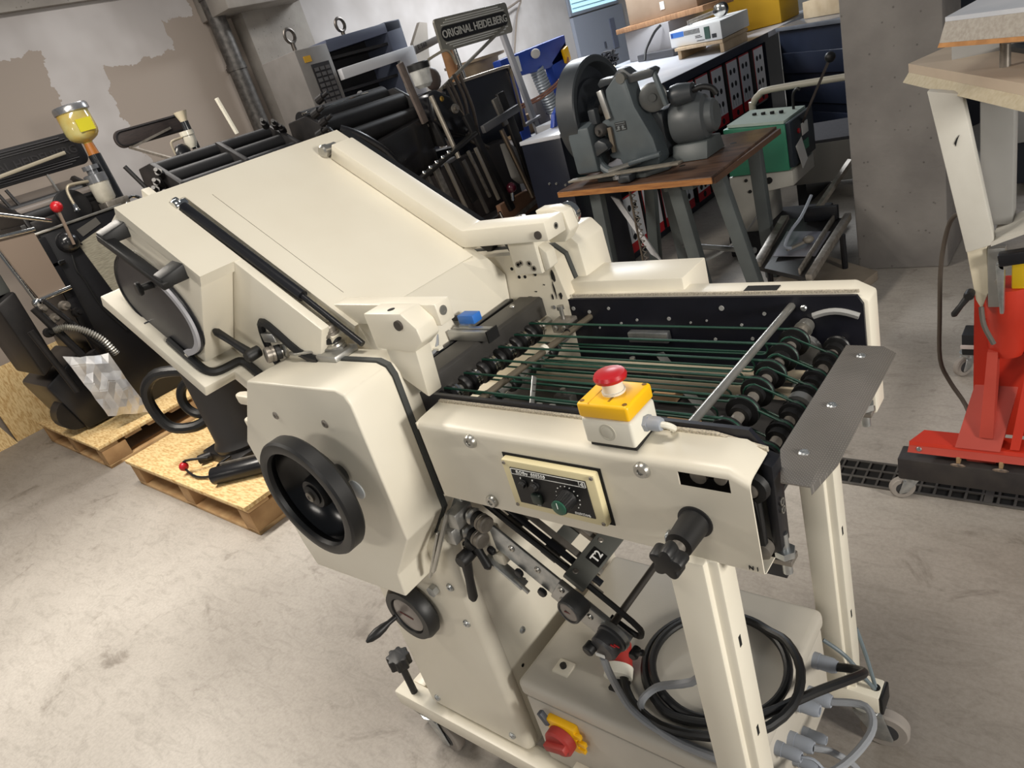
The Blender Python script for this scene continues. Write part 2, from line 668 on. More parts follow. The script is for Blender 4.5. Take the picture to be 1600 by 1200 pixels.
def caster(x, y, zt, rz, r, parent, twin=True):
    m = Matrix.Translation((x, y, 0)) @ Matrix.Rotation(rz, 4, 'Z')
    c = MB(m).cyl((0, 0, zt - 0.004), (0, 0, zt), r * 0.75).cyl((0, 0, zt - 0.02), (0, 0, zt - 0.004), r * 0.6, r * 0.5).build('caster', ZINC, parent, bevel=0.001)
    tr = r * 0.62
    f = MB(m)
    for s in (-1, 1):
        f.prY([(-r * 0.6, zt - 0.018), (r * 0.6, zt - 0.018), (tr + r * 0.35, r * 0.75), (tr + r * 0.3, r * 0.7 - 0.004), (tr - r * 0.35, r * 0.7)], s * r * 0.42 - 0.002, s * r * 0.42 + 0.002)
    f.box(-r * 0.6, r * 0.6, -r * 0.42, r * 0.42, zt - 0.022, zt - 0.016)
    f.build('caster_fork', ZINC, c, bevel=0.001)
    w = r * 0.3
    MB(m).lathe((tr, -w, r), (0, 1, 0), [(0, r * 0.62), (0, r * 0.9), (0.004, r), (2 * w - 0.004, r), (2 * w, r * 0.9), (2 * w, r * 0.62)], 28).build('caster_wheel', mat('caster_tyre', (146, 139, 132), rough=0.7), c)
    MB(m).lathe((tr, -w - 0.003, r), (0, 1, 0), [(0, 0.0), (0, r * 0.2), (0.002, r * 0.5), (0.004, r * 0.62), (2 * w + 0.002, r * 0.62), (2 * w + 0.004, r * 0.5), (2 * w + 0.006, r * 0.2), (2 * w + 0.006, 0)], 24).build('wheel_hub', mat('wheel_hub_dark', (46, 46, 48), rough=0.5), c)
    return c


caster(-0.335, 1.012, 0.118, 0.15, 0.045, FM)
caster(-1.20, 0.585, 0.118, -0.1, 0.045, FM)
caster(-0.40, 0.585, 0.118, 0.4, 0.043, FM)
caster(-1.22, 1.00, 0.118, 2.4, 0.043, FM)
# brake pedal of the front caster
MB().bar((-1.245, 0.60, 0.075), (-1.315, 0.615, 0.045), 0.05, 0.02).build('brake_pedal', mat('brown_black_pedal', (62, 52, 48), rough=0.6), FM, bevel=0.006)
# levelling star knob
k = MB().cyl((-1.238, 0.578, 0.16), (-1.238, 0.578, 0.262), 0.0085).build('levelling_screw', BLACKP, FM)
MB().loft(star((-1.238, 0.578, 0.258), (0.05, 0.05, 1), 0.029, 0.021, 8), star((-1.237, 0.579, 0.288), (0.05, 0.05, 1), 0.029, 0.021, 8)).build('star_knob', BLACKP, FM, bevel=0.004)

# lower body
MB().box(-1.172, -0.872, 0.592, 1.01, 0.163, 0.80).build('lower_body', CREAM, FM, bevel=0.004)
sp = MB().prY([(-1.175, 0.163), (-0.868, 0.163), (-0.868, 0.74), (-1.175, 0.74)], 0.575, 0.618).build('lower_side_panel', CREAM, FM, bevel=0.018, seg=5)


def bolt(p, ax, r, parent, name='bolt', m=None, dome=0.5):
    p, ax = Vector(p), Vector(ax).normalized()
    h = r * dome
    return MB().lathe(p, ax, [(-0.001, r), (h * 0.35, r), (h, r * 0.72), (h, r * 0.34), (h * 0.5, r * 0.3), (h * 0.5, 0)], 14).build(name, m or ZINC, parent)


for x, z in ((-1.135, 0.20), (-0.905, 0.205), (-1.13, 0.60), (-0.905, 0.62), (-0.90, 0.53)):
    bolt((x, 0.574, z), (0, -1, 0), 0.0085, sp)
for y, z in ((0.70, 0.66), (0.64, 0.43), (0.60, 0.235), (0.64, 0.60)):
    bolt((-0.871, y + 0.03, z), (1, 0, 0), 0.0075, FM)
hole = mat('dark_hole', (12, 12, 12), rough=0.9)
for y, z in ((0.615, 0.70), (0.612, 0.69), (0.72, 0.52), (0.64, 0.36), (0.63, 0.31)):
    MB().cyl((-0.8725, y, z), (-0.8712, y, z), 0.004, n=10).build('screw_hole', hole, FM)

# cabinet under the delivery
cab = MB().box(-0.828, -0.385, 0.588, 0.955, 0.165, 0.352).build('control_cabinet', CABINET, FM, bevel=0.006, label='grey sheet metal switch cabinet')
MB().box(-0.833, -0.380, 0.583, 0.960, 0.358, 0.397).build('cabinet_lid', CABINET, cab, bevel=0.012, seg=4)
MB().box(-0.823, -0.39, 0.592, 0.95, 0.350, 0.360).build('lid_gasket', RUBBER, cab)
MB().box(-0.75, -0.60, 0.572, 0.590, 0.163, 0.205).build('cabinet_bracket', CREAM, cab, bevel=0.003)
MB().box(-0.778, -0.742, 0.630, 0.662, 0.395, 0.402).build('lid_lock_plate', CREAM, cab, bevel=0.002)
MB().cyl((-0.76, 0.646, 0.401), (-0.76, 0.646, 0.408), 0.0065, n=12).build('lid_lock', BLACKP, cab)
# main switch
sw = MB().box(-0.776, -0.710, 0.572, 0.589, 0.268, 0.334).build('main_switch', YELLOW, cab, bevel=0.004, label='yellow and red rotary main switch')
MB().lathe((-0.742, 0.571, 0.300), (0, -1, 0), [(0, 0.030), (0.016, 0.030), (0.020, 0.026), (0.020, 0)], 32).build('switch_dial', DRED, sw)
MB().obox((-0.742, 0.548, 0.300), (0.026, 0, 0.008), (0, 0.008, 0), (-0.0025, 0, 0.0075)).build('switch_grip', DRED, sw, bevel=0.003)
MB().bar((-0.785, 0.574, 0.345), (-0.772, 0.574, 0.318), 0.012, 0.012).build('switch_lever', mat('slate_plastic', (70, 74, 84), rough=0.5), sw, bevel=0.002)
for x, z in ((-0.706, 0.318), (-0.700, 0.300), (-0.706, 0.280)):
    MB().box(x - 0.008, x + 0.008, 0.572, 0.580, z - 0.005, z + 0.005).build('switch_tab', YELLOW, sw, bevel=0.001)


# cable glands on the right end of the cabinet
gl = [(0.90, 0.325, .015), (0.855, 0.285, .015), (0.80, 0.325, .014), (0.755, 0.285, .014), (0.705, 0.325, .012), (0.70, 0.245, .012),
      (0.665, 0.30, .013), (0.655, 0.24, .011), (0.625, 0.285, .013), (0.62, 0.23, .011), (0.76, 0.225, .011), (0.81, 0.235, .011)]
for y, z, r in gl:
    g = MB().lathe((-0.386, y, z), (1, 0, 0), [(0, r), (0.012, r), (0.012, r * 0.92), (0.034, r * 0.92), (0.042, r * 0.72), (0.042, r * 0.45), (0.036, r * 0.45), (0.036, 0)], 16).build('cable_gland', GREYPL, cab)

# legs of the delivery end
for y0, y1, xa, xb in ((0.553, 0.603, -0.402, -0.338), (0.985, 1.035, -0.405, -0.348)):
    ym = (y0 + y1) / 2
    prof = [(xa, y0), (xb - 0.014, y0), (xb - 0.014, y0 + 0.010), (xb, y0 + 0.010), (xb, y1), (xb - 0.012, y1), (xb - 0.012, y1 + 0.008), (xa, y1 + 0.008)]
    lg = MB().prZ(prof, 0.160, 0.862).build('leg', CREAM, FM, bevel=0.003)
    for z in (0.35, 0.55, 0.72):
        MB().box(xb - 0.0005, xb + 0.0004, ym - 0.003, ym + 0.003, z - 0.009, z + 0.009).build('leg_slot', hole, lg)
# ---------------------------------------------------------------- delivery table
F = 0.565
# near cover: front sheet with the slot, the panel opening; top sheet; bottom lip
prof = [(0.597, 0.858), (0.570, 0.858), (0.566, 0.8595), (0.565, 0.863), (0.565, 0.969), (0.565, 0.987), (0.5652, 0.991), (0.567, 0.9955), (0.571, 0.9985), (0.577, 0.9998), (0.621, 1.003)]
xs = [-0.803, -0.367, -0.306, -0.284]


def cover_pt(x, k):
    y, z = prof[k]
    if x > -0.30:
        z = 0.858 + (z - 0.858) * 0.91
    return (x, y, z)


nc = MB()
nc.sheet(xs, list(range(len(prof))), cover_pt, skip={(1, 4)}, th=(0, 0.0022, -0.0018))
nc.sheet([0, 1], [0.859, 0.998], lambda v, z: (-0.803, F + v * 0.056, z), th=(0.0025, 0, 0))
cover = nc.build('near_side_cover', CREAM, FM, ang=50)
MB().box(-0.80, -0.345, 0.619, 0.6245, 1.0005, 1.0065).build('edge_sealing_strip', mat('woven_seal', (206, 196, 176), (150, 142, 128), rough=0.9, scale=420), cover)
MB().loft([(-0.345, 0.619, 1.0005), (-0.345, 0.6245, 1.0005), (-0.345, 0.6245, 1.0065), (-0.345, 0.619, 1.0065)],
          [(-0.284, 0.619, 0.988), (-0.284, 0.6245, 0.988), (-0.284, 0.6245, 0.994), (-0.284, 0.619, 0.994)]).build('edge_sealing_strip', MATS['woven_seal'], cover)
# dark mechanism behind the slot
mech = MB().box(-0.38, -0.295, 0.600, 0.606, 0.955, 0.983).build('slot_backing', hole, cover)
for x, r in ((-0.348, 0.010), (-0.322, 0.007)):
    MB().cyl((x, 0.575, 0.976), (x, 0.600, 0.976), r, n=14).build('slot_shaft', DSTEEL, cover)
for x, z in ((-0.412, 0.982), (-0.691, 0.982), (-0.691, 0.875)):
    MB().lathe((x, F, z), (0, -1, 0), [(0, 0.0105), (0.004, 0.0105), (0.007, 0.0085), (0.007, 0.0045), (0.005, 0.004), (0.005, 0)], 20).build('cover_lock', STEEL, cover)
# lettering near the lower right corner
text('stamp_lettering', 'N 1', 0.008, (-0.301, F - 0.0008, 0.866), (1, 0, 0), (0, 0, 1), BLACKP, cover)

# near and far inner plates
plate_n = MB().prY([(-0.865, 0.80), (-0.286, 0.80), (-0.286, 0.984), (-0.304, 1.012), (-0.865, 1.012)], 0.6255, 0.632).build('near_side_plate', NAVY, FM)
plate_f = MB().prY([(-0.93, 0.80), (-0.284, 0.80), (-0.284, 0.990), (-0.292, 1.004), (-0.93, 1.004)], 1.004, 1.010).build('far_side_plate', NAVY, FM)
random.seed(3)
for x, z, r in ((-0.80, .985, .004), (-0.765, .978, .0035), (-0.72, .985, .003), (-0.70, .955, .0025), (-0.665, .962, .0025), (-0.60, .965, .0035),
                (-0.56, .958, .002), (-0.53, .962, .002), (-0.50, .985, .0045), (-0.47, .955, .0025), (-0.62, .925, .003), (-0.68, .93, .002),
                (-0.52, .927, .003), (-0.455, .93, .003), (-0.75, .945, .002), (-0.845, .988, .004), (-0.43, .975, .003)):
    MB().cyl((x, 1.0025, z), (x, 1.005, z), r, n=10).build('plate_hole', mat('hole_light', (150, 150, 148), rough=0.6), plate_f)
MB().tube([(-0.355 + 0.065 * t, 1.0035, 0.972 + 0.008 * math.sin(PI * t)) for t in [i / 8 for i in range(9)]], 0.0055, n=6).build('curved_slot', MATS['hole_light'], plate_f)

# far cover
fc = MB().prY([(-0.94, 0.80), (-0.278, 0.80), (-0.278, 0.993), (-0.305, 1.008), (-0.94, 1.008)], 1.011, 1.058).build('far_side_cover', CREAM, FM, bevel=0.004)
MB().box(-0.80, -0.29, 1.010, 1.0135, 1.006, 1.0105).build('edge_sealing_strip', MATS['woven_seal'], fc)
MB().box(-0.465, -0.412, 1.014, 1.038, 1.0035, 1.0092).build('cover_cutout', hole, fc)
MB().prY([(-0.86, 0.90), (-0.575, 0.90), (-0.575, 1.03), (-0.86, 1.03)], 1.030, 1.125).build('far_guard_box', CREAM, FM, bevel=0.003)

# cross rods
def rod(name, p0, p1, r, m, n=16):
    return MB().cyl(p0, p1, r, n=n).build(name, m, FM)


rod('guide_rod', (-0.386, 0.632, 0.997), (-0.386, 1.004, 0.988), 0.0058, STEEL)
r2 = rod('stop_rod', (-0.782, 0.632, 0.972), (-0.766, 1.004, 0.968), 0.006, mat('bronze_rod', (134, 124, 108), rough=0.4, metal=0.7))
for y in (0.655, 0.855):
    MB().cyl((-0.781 + (y - .655) * .04, y, 0.972), (-0.781 + (y - .655) * .04, y + 0.009, 0.972), 0.0085, n=14).build('rod_collar', WHITEPL, r2)
for y in (0.70, 0.75, 0.80, 0.93):
    MB().cyl((-0.781 + (y - .655) * .04, y, 0.972), (-0.781 + (y - .655) * .04, y + 0.002, 0.972), 0.0063, n=12).build('rod_groove', BLACKP, r2)
# shaft one with belt pulleys
S1X, S1Z, S2X, S2Z, SLX, SLZ = -0.366, 0.957, -0.318, 0.931, -0.868, 0.960
sh1 = rod('pulley_shaft', (S1X, 0.634, S1Z), (S1X, 1.003, S1Z), 0.0078, DSTEEL)
ys1 = [0.943, 0.894, 0.844, 0.795, 0.744, 0.691]
for y in ys1:
    MB().lathe((S1X, y - 0.014, S1Z), (0, 1, 0), [(0.002, 0.0075), (0.002, 0.0135), (0.011, 0.0135), (0.0115, 0.022), (0.014, 0.022), (0.0165, 0.0195), (0.019, 0.022), (0.0215, 0.022), (0.022, 0.0075)], 28).build('belt_pulley', RUBBER, sh1)
MB().lathe((S1X, 0.982, S1Z), (0, 1, 0), [(0, 0.008), (0, 0.0135), (0.006, 0.0135), (0.006, 0.012), (0.02, 0.012), (0.02, 0.008)], 22).build('shaft_bearing', STEEL, sh1)
bolt((-0.368, 1.003, 0.985), (0, -1, 0), 0.005, plate_f)
sh2 = rod('end_shaft', (S2X, 0.634, S2Z), (S2X, 1.003, S2Z), 0.0075, DSTEEL)
for y, steel in ((0.976, 0), (0.93, 0), (0.876, 0), (0.836, 1), (0.789, 0), (0.741, 0), (0.69, 0)):
    MB().lathe((S2X, y - 0.016, S2Z), (0, 1, 0), [(0, 0.0072), (0, 0.014), (0.011, 0.014), (0.0115, 0.0185), (0.0165, 0.0185), (0.019, 0.0165), (0.0215, 0.0185), (0.024, 0.0185), (0.0245, 0.0072)], 24).build('belt_pulley', RUBBER, sh2)
    if steel:
        MB().lathe((S2X, y - 0.030, S2Z), (0, 1, 0), [(0, 0.008), (0, 0.0182), (0.013, 0.0182), (0.013, 0.008)], 24).build('steel_collar', ALU, sh2)
rod('lower_shaft', (-0.345, 0.634, 0.895), (-0.345, 1.003, 0.895), 0.005, DSTEEL)
# entry shaft with many rollers
she = rod('entry_shaft', (SLX, 0.634, SLZ), (SLX, 1.003, SLZ), 0.008, STEEL)
for i, y in enumerate([0.943, 0.894, 0.844, 0.795, 0.744, 0.691, 0.652]):
    MB().lathe((SLX, y - 0.016, SLZ), (0, 1, 0), [(0, 0.008), (0, 0.019), (0.003, 0.021), (0.010, 0.021), (0.012, 0.016), (0.015, 0.016), (0.0175, 0.021), (0.026, 0.021), (0.028, 0.018), (0.028, 0.008)], 24).build('entry_roller', RUBBER, she)
    MB().lathe((SLX, y + 0.0125, SLZ), (0, 1, 0), [(0, 0.008), (0, 0.0185), (0.004, 0.0185), (0.004, 0.016), (0.007, 0.016), (0.007, 0.0185), (0.012, 0.0185), (0.012, 0.008)], 24).build('roller_ring', CHROME, she)
sh3 = rod('second_entry_shaft', (SLX + 0.045, 0.634, SLZ - 0.03), (SLX + 0.045, 1.003, SLZ - 0.03), 0.007, STEEL)
for y in (0.93, 0.87, 0.81, 0.75, 0.70, 0.655):
    MB().lathe((SLX + 0.045, y - 0.012, SLZ - 0.03), (0, 1, 0), [(0, 0.008), (0, 0.014), (0.004, 0.016), (0.018, 0.016), (0.022, 0.014), (0.022, 0.008)], 20).build('entry_roller', RUBBER, sh3)
    MB().lathe((SLX + 0.045, y + 0.012, SLZ - 0.03), (0, 1, 0), [(0, 0.007), (0, 0.013), (0.008, 0.013), (0.008, 0.007)], 18).build('roller_ring', STEEL, sh3)
# belts
for y in ys1:
    MB().tube(loop_path(SLX, S1X, SLZ, S1Z, 0.0205, y + 0.0025), 0.0021, n=6, closed=True).build('round_belt', BELT, FM)
for y in (0.93, 0.876, 0.836, 0.789, 0.741, 0.69):
    MB().tube(loop_path(S1X, S2X, S1Z - 0.004, S2Z, 0.0178, y + 0.003), 0.0018, n=6, closed=True).build('short_round_belt', BELT, FM)
    MB().tube(loop_path(-0.80, S1X - 0.05, 0.945, 0.945, 0.010, y + 0.012), 0.0015, n=6, closed=True).build('lower_round_belt', BELT, FM)
# guides and brackets lying below the belts
MB().box(-0.83, -0.30, 0.895, 0.925, 0.915, 0.921).build('paper_guide', mat('tan_guide', (176, 164, 142), rough=0.6), FM, bevel=0.001)
MB().box(-0.82, -0.30, 0.862, 0.868, 0.905, 0.925).build('paper_guide', MATS['tan_guide'], FM, bevel=0.001)
MB().box(-0.68, -0.60, 0.985, 1.0, 0.925, 0.945).build('guide_clip', ZINC, FM, bevel=0.002)
MB().box(-0.90, -0.31, 0.640, 0.998, 0.866, 0.872).build('delivery_floor_tray', mat('dark_tray', (52, 50, 49), (36, 35, 35), rough=0.6, scale=12), FM)
ruler = MB().box(-0.69, -0.675, 0.66, 0.672, 0.90, 1.0)
ruler = MB().bar((-0.672, 0.655, 0.925), (-0.700, 0.738, 0.99), 0.009, 0.003, up=(1, 0, 0.3)).build('ruled_stop_lever', ALU, FM, bevel=0.001)
for i in range(9):
    t = 0.06 + i * 0.1
    p = Vector((-0.672, 0.655, 0.925)).lerp(Vector((-0.700, 0.738, 0.99)), t)
    MB().bar(p + Vector((0.001, -0.001, 0.0016)), p + Vector((0.006, -0.001, 0.0016)), 0.001, 0.0012).build('ruler_tick', BLACKP, ruler)
for dx in (0.0, 0.026):
    cb = MB().prX([(0.662, 0.93), (0.662, 0.955), (0.675, 0.958), (0.715, 0.958), (0.705, 0.93)], -0.688 + dx, -0.676 + dx).build('stop_clamp', ALU, FM, bevel=0.002)
    MB().cyl((-0.694 + dx, 0.66, 0.942), (-0.670 + dx, 0.66, 0.942), 0.006, n=12).build('clamp_screw', DSTEEL, cb)
for (a, b) in (((-0.60, 0.95, 0.925), (-0.52, 0.88, 0.90)), ((-0.64, 0.83, 0.92), (-0.56, 0.76, 0.90)), ((-0.58, 0.72, 0.93), (-0.47, 0.655, 0.91)),
               ((-0.56, 0.76, 0.905), (-0.46, 0.70, 0.905)), ((-0.51, 0.86, 0.91), (-0.44, 0.80, 0.90))):
    MB().bar(a, b, 0.016, 0.003, up=(0, 0.2, 1)).build('sheet_deflector', mat('grey_strip', (112, 112, 110), rough=0.5, metal=0.4), FM, bevel=0.001)
for x, y, sx, sy in ((-0.52, 0.79, 0.05, 0.03), (-0.58, 0.87, 0.04, 0.03), (-0.47, 0.72, 0.04, 0.025)):
    MB().box(x, x + sx, y, y + sy, 0.876, 0.892).build('cardboard_packing', mat('cardboard_pad', (186, 150, 112), rough=0.9), FM, bevel=0.001)
for x, y in ((-0.73, 0.80), (-0.66, 0.92), (-0.62, 0.80), (-0.74, 0.70), (-0.55, 0.68), (-0.43, 0.66), (-0.41, 0.94)):
    bb = MB().box(x, x + 0.035, y, y + 0.02, 0.875, 0.915).build('clamp_block', mat('block_grey', (104, 102, 98), rough=0.5, metal=0.5), FM, bevel=0.002)
    MB().cyl((x + 0.017, y + 0.01, 0.915), (x + 0.017, y + 0.01, 0.925), 0.005, n=10).build('clamp_screw', STEEL, bb)
MB().lathe((-0.40, 0.655, 0.93), (0, 1, 0), [(0, 0), (0, 0.012), (0.004, 0.03), (0.012, 0.032), (0.016, 0.028), (0.016, 0)], 28).build('drive_disc', ALU, FM)
MB().lathe((-0.365, 0.97, 0.925), (0, 1, 0), [(0, 0), (0, 0.012), (0.004, 0.024), (0.012, 0.026), (0.016, 0.024), (0.016, 0)], 28).build('drive_disc', ALU, FM)
# adjuster block by the far plate
ab = MB().box(-0.825, -0.785, 0.955, 0.99, 0.955, 0.978).build('adjuster_block', DSTEEL, FM, bevel=0.003)
MB().cyl((-0.805, 0.972, 0.978), (-0.805, 0.972, 1.0), 0.004, n=12).build('adjuster_screw', STEEL, ab)
MB().cyl((-0.805, 0.972, 0.998), (-0.805, 0.972, 1.005), 0.007, n=14).build('adjuster_head', STEEL, ab)
for dx in (-0.010, 0.010):
    bolt((-0.805 + dx, 0.955, 0.966), (0, -1, 0), 0.006, ab, m=STEEL)

# perforated end plate
def plate_mat():
    m = mat('slotted_steel_plate', (158, 152, 146), (144, 139, 133), rough=0.4, metal=0.55, scale=8)
    N, L = m.node_tree.nodes, m.node_tree.links
    b = N['Principled BSDF']
    tc = [n for n in N if n.type == 'TEX_COORD'][0]
    br = N.new('ShaderNodeTexBrick')
    br.inputs['Scale'].default_value = 150
    br.inputs['Color1'].default_value = (0.12, 0.12, 0.12, 1)
    br.inputs['Color2'].default_value = (0.12, 0.12, 0.12, 1)
    br.inputs['Mortar'].default_value = (1, 1, 1, 1)
    br.inputs['Mortar Size'].default_value = 0.065
    br.inputs['Brick Width'].default_value = 0.7
    br.inputs['Row Height'].default_value = 0.32
    L.new(tc.outputs['Object'], br.inputs['Vector'])
    src = b.inputs['Base Color'].links[0].from_socket
    x = N.new('ShaderNodeMix')
    x.data_type = 'RGBA'
    x.blend_type = 'MULTIPLY'
    x.inputs[0].default_value = 0.55
    L.new(src, x.inputs[6])
    L.new(br.outputs['Color'], x.inputs[7])
    L.new(x.outputs[2], b.inputs['Base Color'])
    return m


PERF = plate_mat()
pm = MB()
pm.sheet([0.606, 0.665, 0.93], [0, 0.75, 1.0], lambda y, v: ((-0.289 + (0.021 if y < 0.63 else 0)) * (1 - v) + -0.2265 * v + (-0.010 if (v == 1.0 and y < 0.62) else 0), y, 0.962 if v < 0.9 else 0.958 - 0.006), th=(0, 0, -0.0016))
ep = pm.build('slotted_end_plate', PERF, FM)
for y in (0.90, 0.77, 0.665):
    bolt((-0.262, y, 0.962), (0, 0, 1), 0.0062, ep, name='plate_screw', dome=0.35)
# end of near housing: side plate edge, drive belt and pulley, clamp bolts
MB().tube(loop_path(-0.298, -0.298, 0.865, 0.955, 0.013, 0.598), 0.008, n=6, closed=True).build('drive_belt', RUBBER, FM)
for z in (0.865, 0.955):
    MB().lathe((-0.298, 0.588, z), (0, 1, 0), [(0, 0), (0, 0.006), (0.004, 0.012), (0.02, 0.012), (0.02, 0)], 20).build('drive_pulley', DSTEEL, FM)
MB().prY([(-0.288, 0.855), (-0.278, 0.862), (-0.275, 0.98), (-0.288, 0.985)], 0.606, 0.632).build('plate_end_flange', BLACK, FM, bevel=0.001)
for z in (0.915, 0.926):
    MB().ring((-0.2745, 0.617, z), (1, 0, 0), 0.0032, 0.005, 0.001, 16).build('end_rivet', STEEL, FM)
for (x, y, z) in ((-0.262, 0.892, 0.875), (-0.283, 0.62, 0.835)):
    br_ = MB().box(x - 0.018, x + 0.012, y - 0.01, y + 0.012, z, z + 0.008).build('bolt_bracket', DSTEEL, FM, bevel=0.001)
    MB().cyl((x + 0.002, y, z - 0.018), (x + 0.002, y, z + 0.042), 0.006, n=12).build('threaded_bolt', ZINC, br_)
    MB().lathe((x + 0.002, y, z + 0.009), (0, 0, 1), [(0, 0.0125), (0.009, 0.0125), (0.009, 0.006)], 6).build('hex_nut', ZINC, br_)

# control panel
cp = MB().box(-0.632, -0.478, F - 0.012, F + 0.001, 0.8865, 0.968).build('control_panel', PANELCREAM, FM, bevel=0.003)
MB().box(-0.6175, -0.4925, F - 0.0135, F - 0.011, 0.8985, 0.9575).build('panel_face', mat('panel_black', (19, 19, 20), rough=0.55), cp)
MB().box(-0.636, -0.474, F - 0.0012, F + 0.0005, 0.8825, 0.9715).build('panel_gap', hole, cp)
fw = MB()
fy0, fy1 = F - 0.0142, F - 0.0133
for a in ((-0.6165, -0.4935, 0.9475, 0.9482), (-0.6165, -0.4935, 0.9562, 0.9568), (-0.6165, -0.6159, 0.9475, 0.9565), (-0.4941, -0.4935, 0.9475, 0.9565), (-0.5035, -0.5028, 0.9475, 0.9565)):
    fw.box(a[0], a[1], fy0, fy1, a[2], a[3])
fw.prY([(-0.5015, 0.9520), (-0.4985, 0.9550), (-0.4955, 0.9550), (-0.4965, 0.9520), (-0.4955, 0.9490), (-0.4985, 0.9490)], fy0, fy1)
fw.build('panel_print', WHITE, cp)
text('panel_lettering', 'ROlby  808300', 0.0072, (-0.607, F - 0.0142, 0.9519), (1, 0, 0), (0, 0, 1), WHITE, cp, spacing=1.12, bold=0.00012)
text('panel_lettering', 'DREHZAHL', 0.0045, (-0.523, F - 0.0142, 0.902), (1, 0, 0), (0, 0, 1), WHITE, cp, spacing=1.1)
for x, z, ch in ((-0.603, 0.9425, 'I'), (-0.583, 0.9425, '0'), (-0.586, 0.902, 'EIN')):
    text('panel_lettering', ch, 0.004, (x, F - 0.0142, z), (1, 0, 0), (0, 0, 1), WHITE, cp)
for x in (-0.600, -0.580):
    MB().lathe((x, F - 0.0135, 0.934), (0, -1, 0), [(0, 0.0075), (0.003, 0.0075), (0.003, 0.0055), (0.008, 0.005), (0.008, 0)], 20).build('push_button', BLACKP, cp)
MB().box(-0.589, -0.573, F - 0.020, F - 0.013, 0.906, 0.922).build('rocker_switch', mat('dark_green_plastic', (44, 56, 50), rough=0.45), cp, bevel=0.002)
dk = MB().lathe((-0.528, F - 0.0135, 0.925), (0, -1, 0), [(0, 0.0135), (0.006, 0.0125), (0.021, 0.0115), (0.021, 0)], 28).build('speed_dial', BLACKP, cp)
MB().lathe((-0.528, F - 0.0345, 0.925), (0, -1, 0), [(0, 0.011), (0.002, 0.011), (0.003, 0.009), (0.003, 0)], 28).build('dial_cap', GREENK, dk)
MB().box(-0.5284, -0.5276, F - 0.0382, F - 0.037, 0.925, 0.934).build('dial_pointer', WHITE, dk)
rb = MB()
for i in range(22):
    a = 2 * PI * i / 22
    rb.cyl((-0.528 + 0.0122 * math.cos(a), F - 0.014, 0.925 + 0.0122 * math.sin(a)), (-0.528 + 0.0115 * math.cos(a), F - 0.034, 0.925 + 0.0115 * math.sin(a)), 0.0009, n=5)
rb.build('dial_ribs', BLACKP, dk)
pd = MB()
for i in range(13):
    a = math.radians(225 - i * 22.5)
    pd.cyl((-0.528 + 0.0185 * math.cos(a), F - 0.0142, 0.925 + 0.0185 * math.sin(a)), (-0.528 + 0.0185 * math.cos(a), F - 0.0133, 0.925 + 0.0185 * math.sin(a)), 0.0009, n=6)
pd.build('dial_marks', WHITE, cp)
for x in (-0.627, -0.483):
    for z in (0.8915, 0.963):
        bolt((x, F - 0.012, z), (0, -1, 0), 0.003, cp, name='panel_screw', m=DSTEEL)

# big clamping knob with star grip
kn = MB().lathe((-0.357, F + 0.001, 0.918), (0, -1, 0), [(0, 0.0215), (0.003, 0.0215), (0.004, 0.018), (0.035, 0.0165), (0.045, 0.016), (0.046, 0.012), (0.046, 0)], 32).build('clamping_knob', BLACKP, FM)
MB().cyl((-0.357, F - 0.045, 0.918), (-0.357, F - 0.060, 0.918), 0.009, n=16).build('knob_neck', DSTEEL, kn)
MB().loft(star((-0.357, F - 0.058, 0.918), (0, -1, 0), 0.0215, 0.0145, 5, 50), star((-0.357, F - 0.078, 0.918), (0, -1, 0), 0.0205, 0.0135, 5, 50)).build('star_grip', BLACKP, kn, bevel=0.003)
MB().torus((-0.395, F - 0.004, 0.888), (1, 0, 0), 0.007, 0.002, 18, 8).build('wire_ring', ZINC, FM)

# emergency stop box
es = MB().box(-0.487, -0.417, 0.569, 0.628, 1.006, 1.042).build('emergency_stop', WHITEPL, FM, bevel=0.004, seg=3, label='yellow and white emergency stop box with red mushroom button')
MB().box(-0.4875, -0.4165, 0.5685, 0.6285, 1.0425, 1.063).build('stop_box_lid', YELLOW, es, bevel=0.004, seg=3)
MB().box(-0.484, -0.420, 0.574, 0.625, 1.0005, 1.0065).build('stop_box_foot', RUBBER, es)
for x in (-0.4815, -0.4225):
    for y in (0.575, 0.6225):
        MB().cyl((x, y, 1.0615), (x, y, 1.0634), 0.003, n=12).build('lid_screw', mat('dark_yellow_recess', (120, 84, 10), rough=0.6), es)
MB().lathe((-0.452, 0.601, 1.063), (0, 0, 1), [(0, 0.0145), (0.003, 0.0145), (0.003, 0.013), (0.017, 0.0125), (0.017, 0.010), (0.020, 0.010)], 28).build('button_collar', WHITEPL, es)
MB().lathe((-0.452, 0.601, 1.079), (0, 0, 1), [(0, 0.012), (0.002, 0.0195), (0.006, 0.0205), (0.010, 0.0185), (0.011, 0.012), (0.0115, 0.0105), (0.012, 0)], 32).build('mushroom_button', RED, es)
MB().ring((-0.452, 0.5692, 1.025), (0, -1, 0), 0.0095, 0.0115, 0.0008, 28).build('knockout_ring', mat('plastic_shadow_line', (196, 192, 178), rough=0.5), es)
MB().lathe((-0.452, 0.5692, 1.025), (0, -1, 0), [(0, 0.0085), (0.0006, 0.0085), (0.0012, 0.006), (0.0012, 0)], 24).build('knockout_disc', MATS['plastic_shadow_line'], es)
egl = MB().lathe((-0.417, 0.600, 1.024), (1, 0, 0), [(0, 0.0105), (0.005, 0.0105)], 6).lathe((-0.412, 0.600, 1.024), (1, 0, 0), [(0, 0.009), (0.012, 0.009), (0.016, 0.0075), (0.016, 0)], 18).build('stop_box_gland', GREYPL, es)
MB().tube([(-0.398, 0.600, 1.024), (-0.390, 0.602, 1.022), (-0.388, 0.610, 1.014), (-0.394, 0.618, 1.006)], 0.004, n=8, sub=4).build('stop_box_lead', WHITEPL, es)
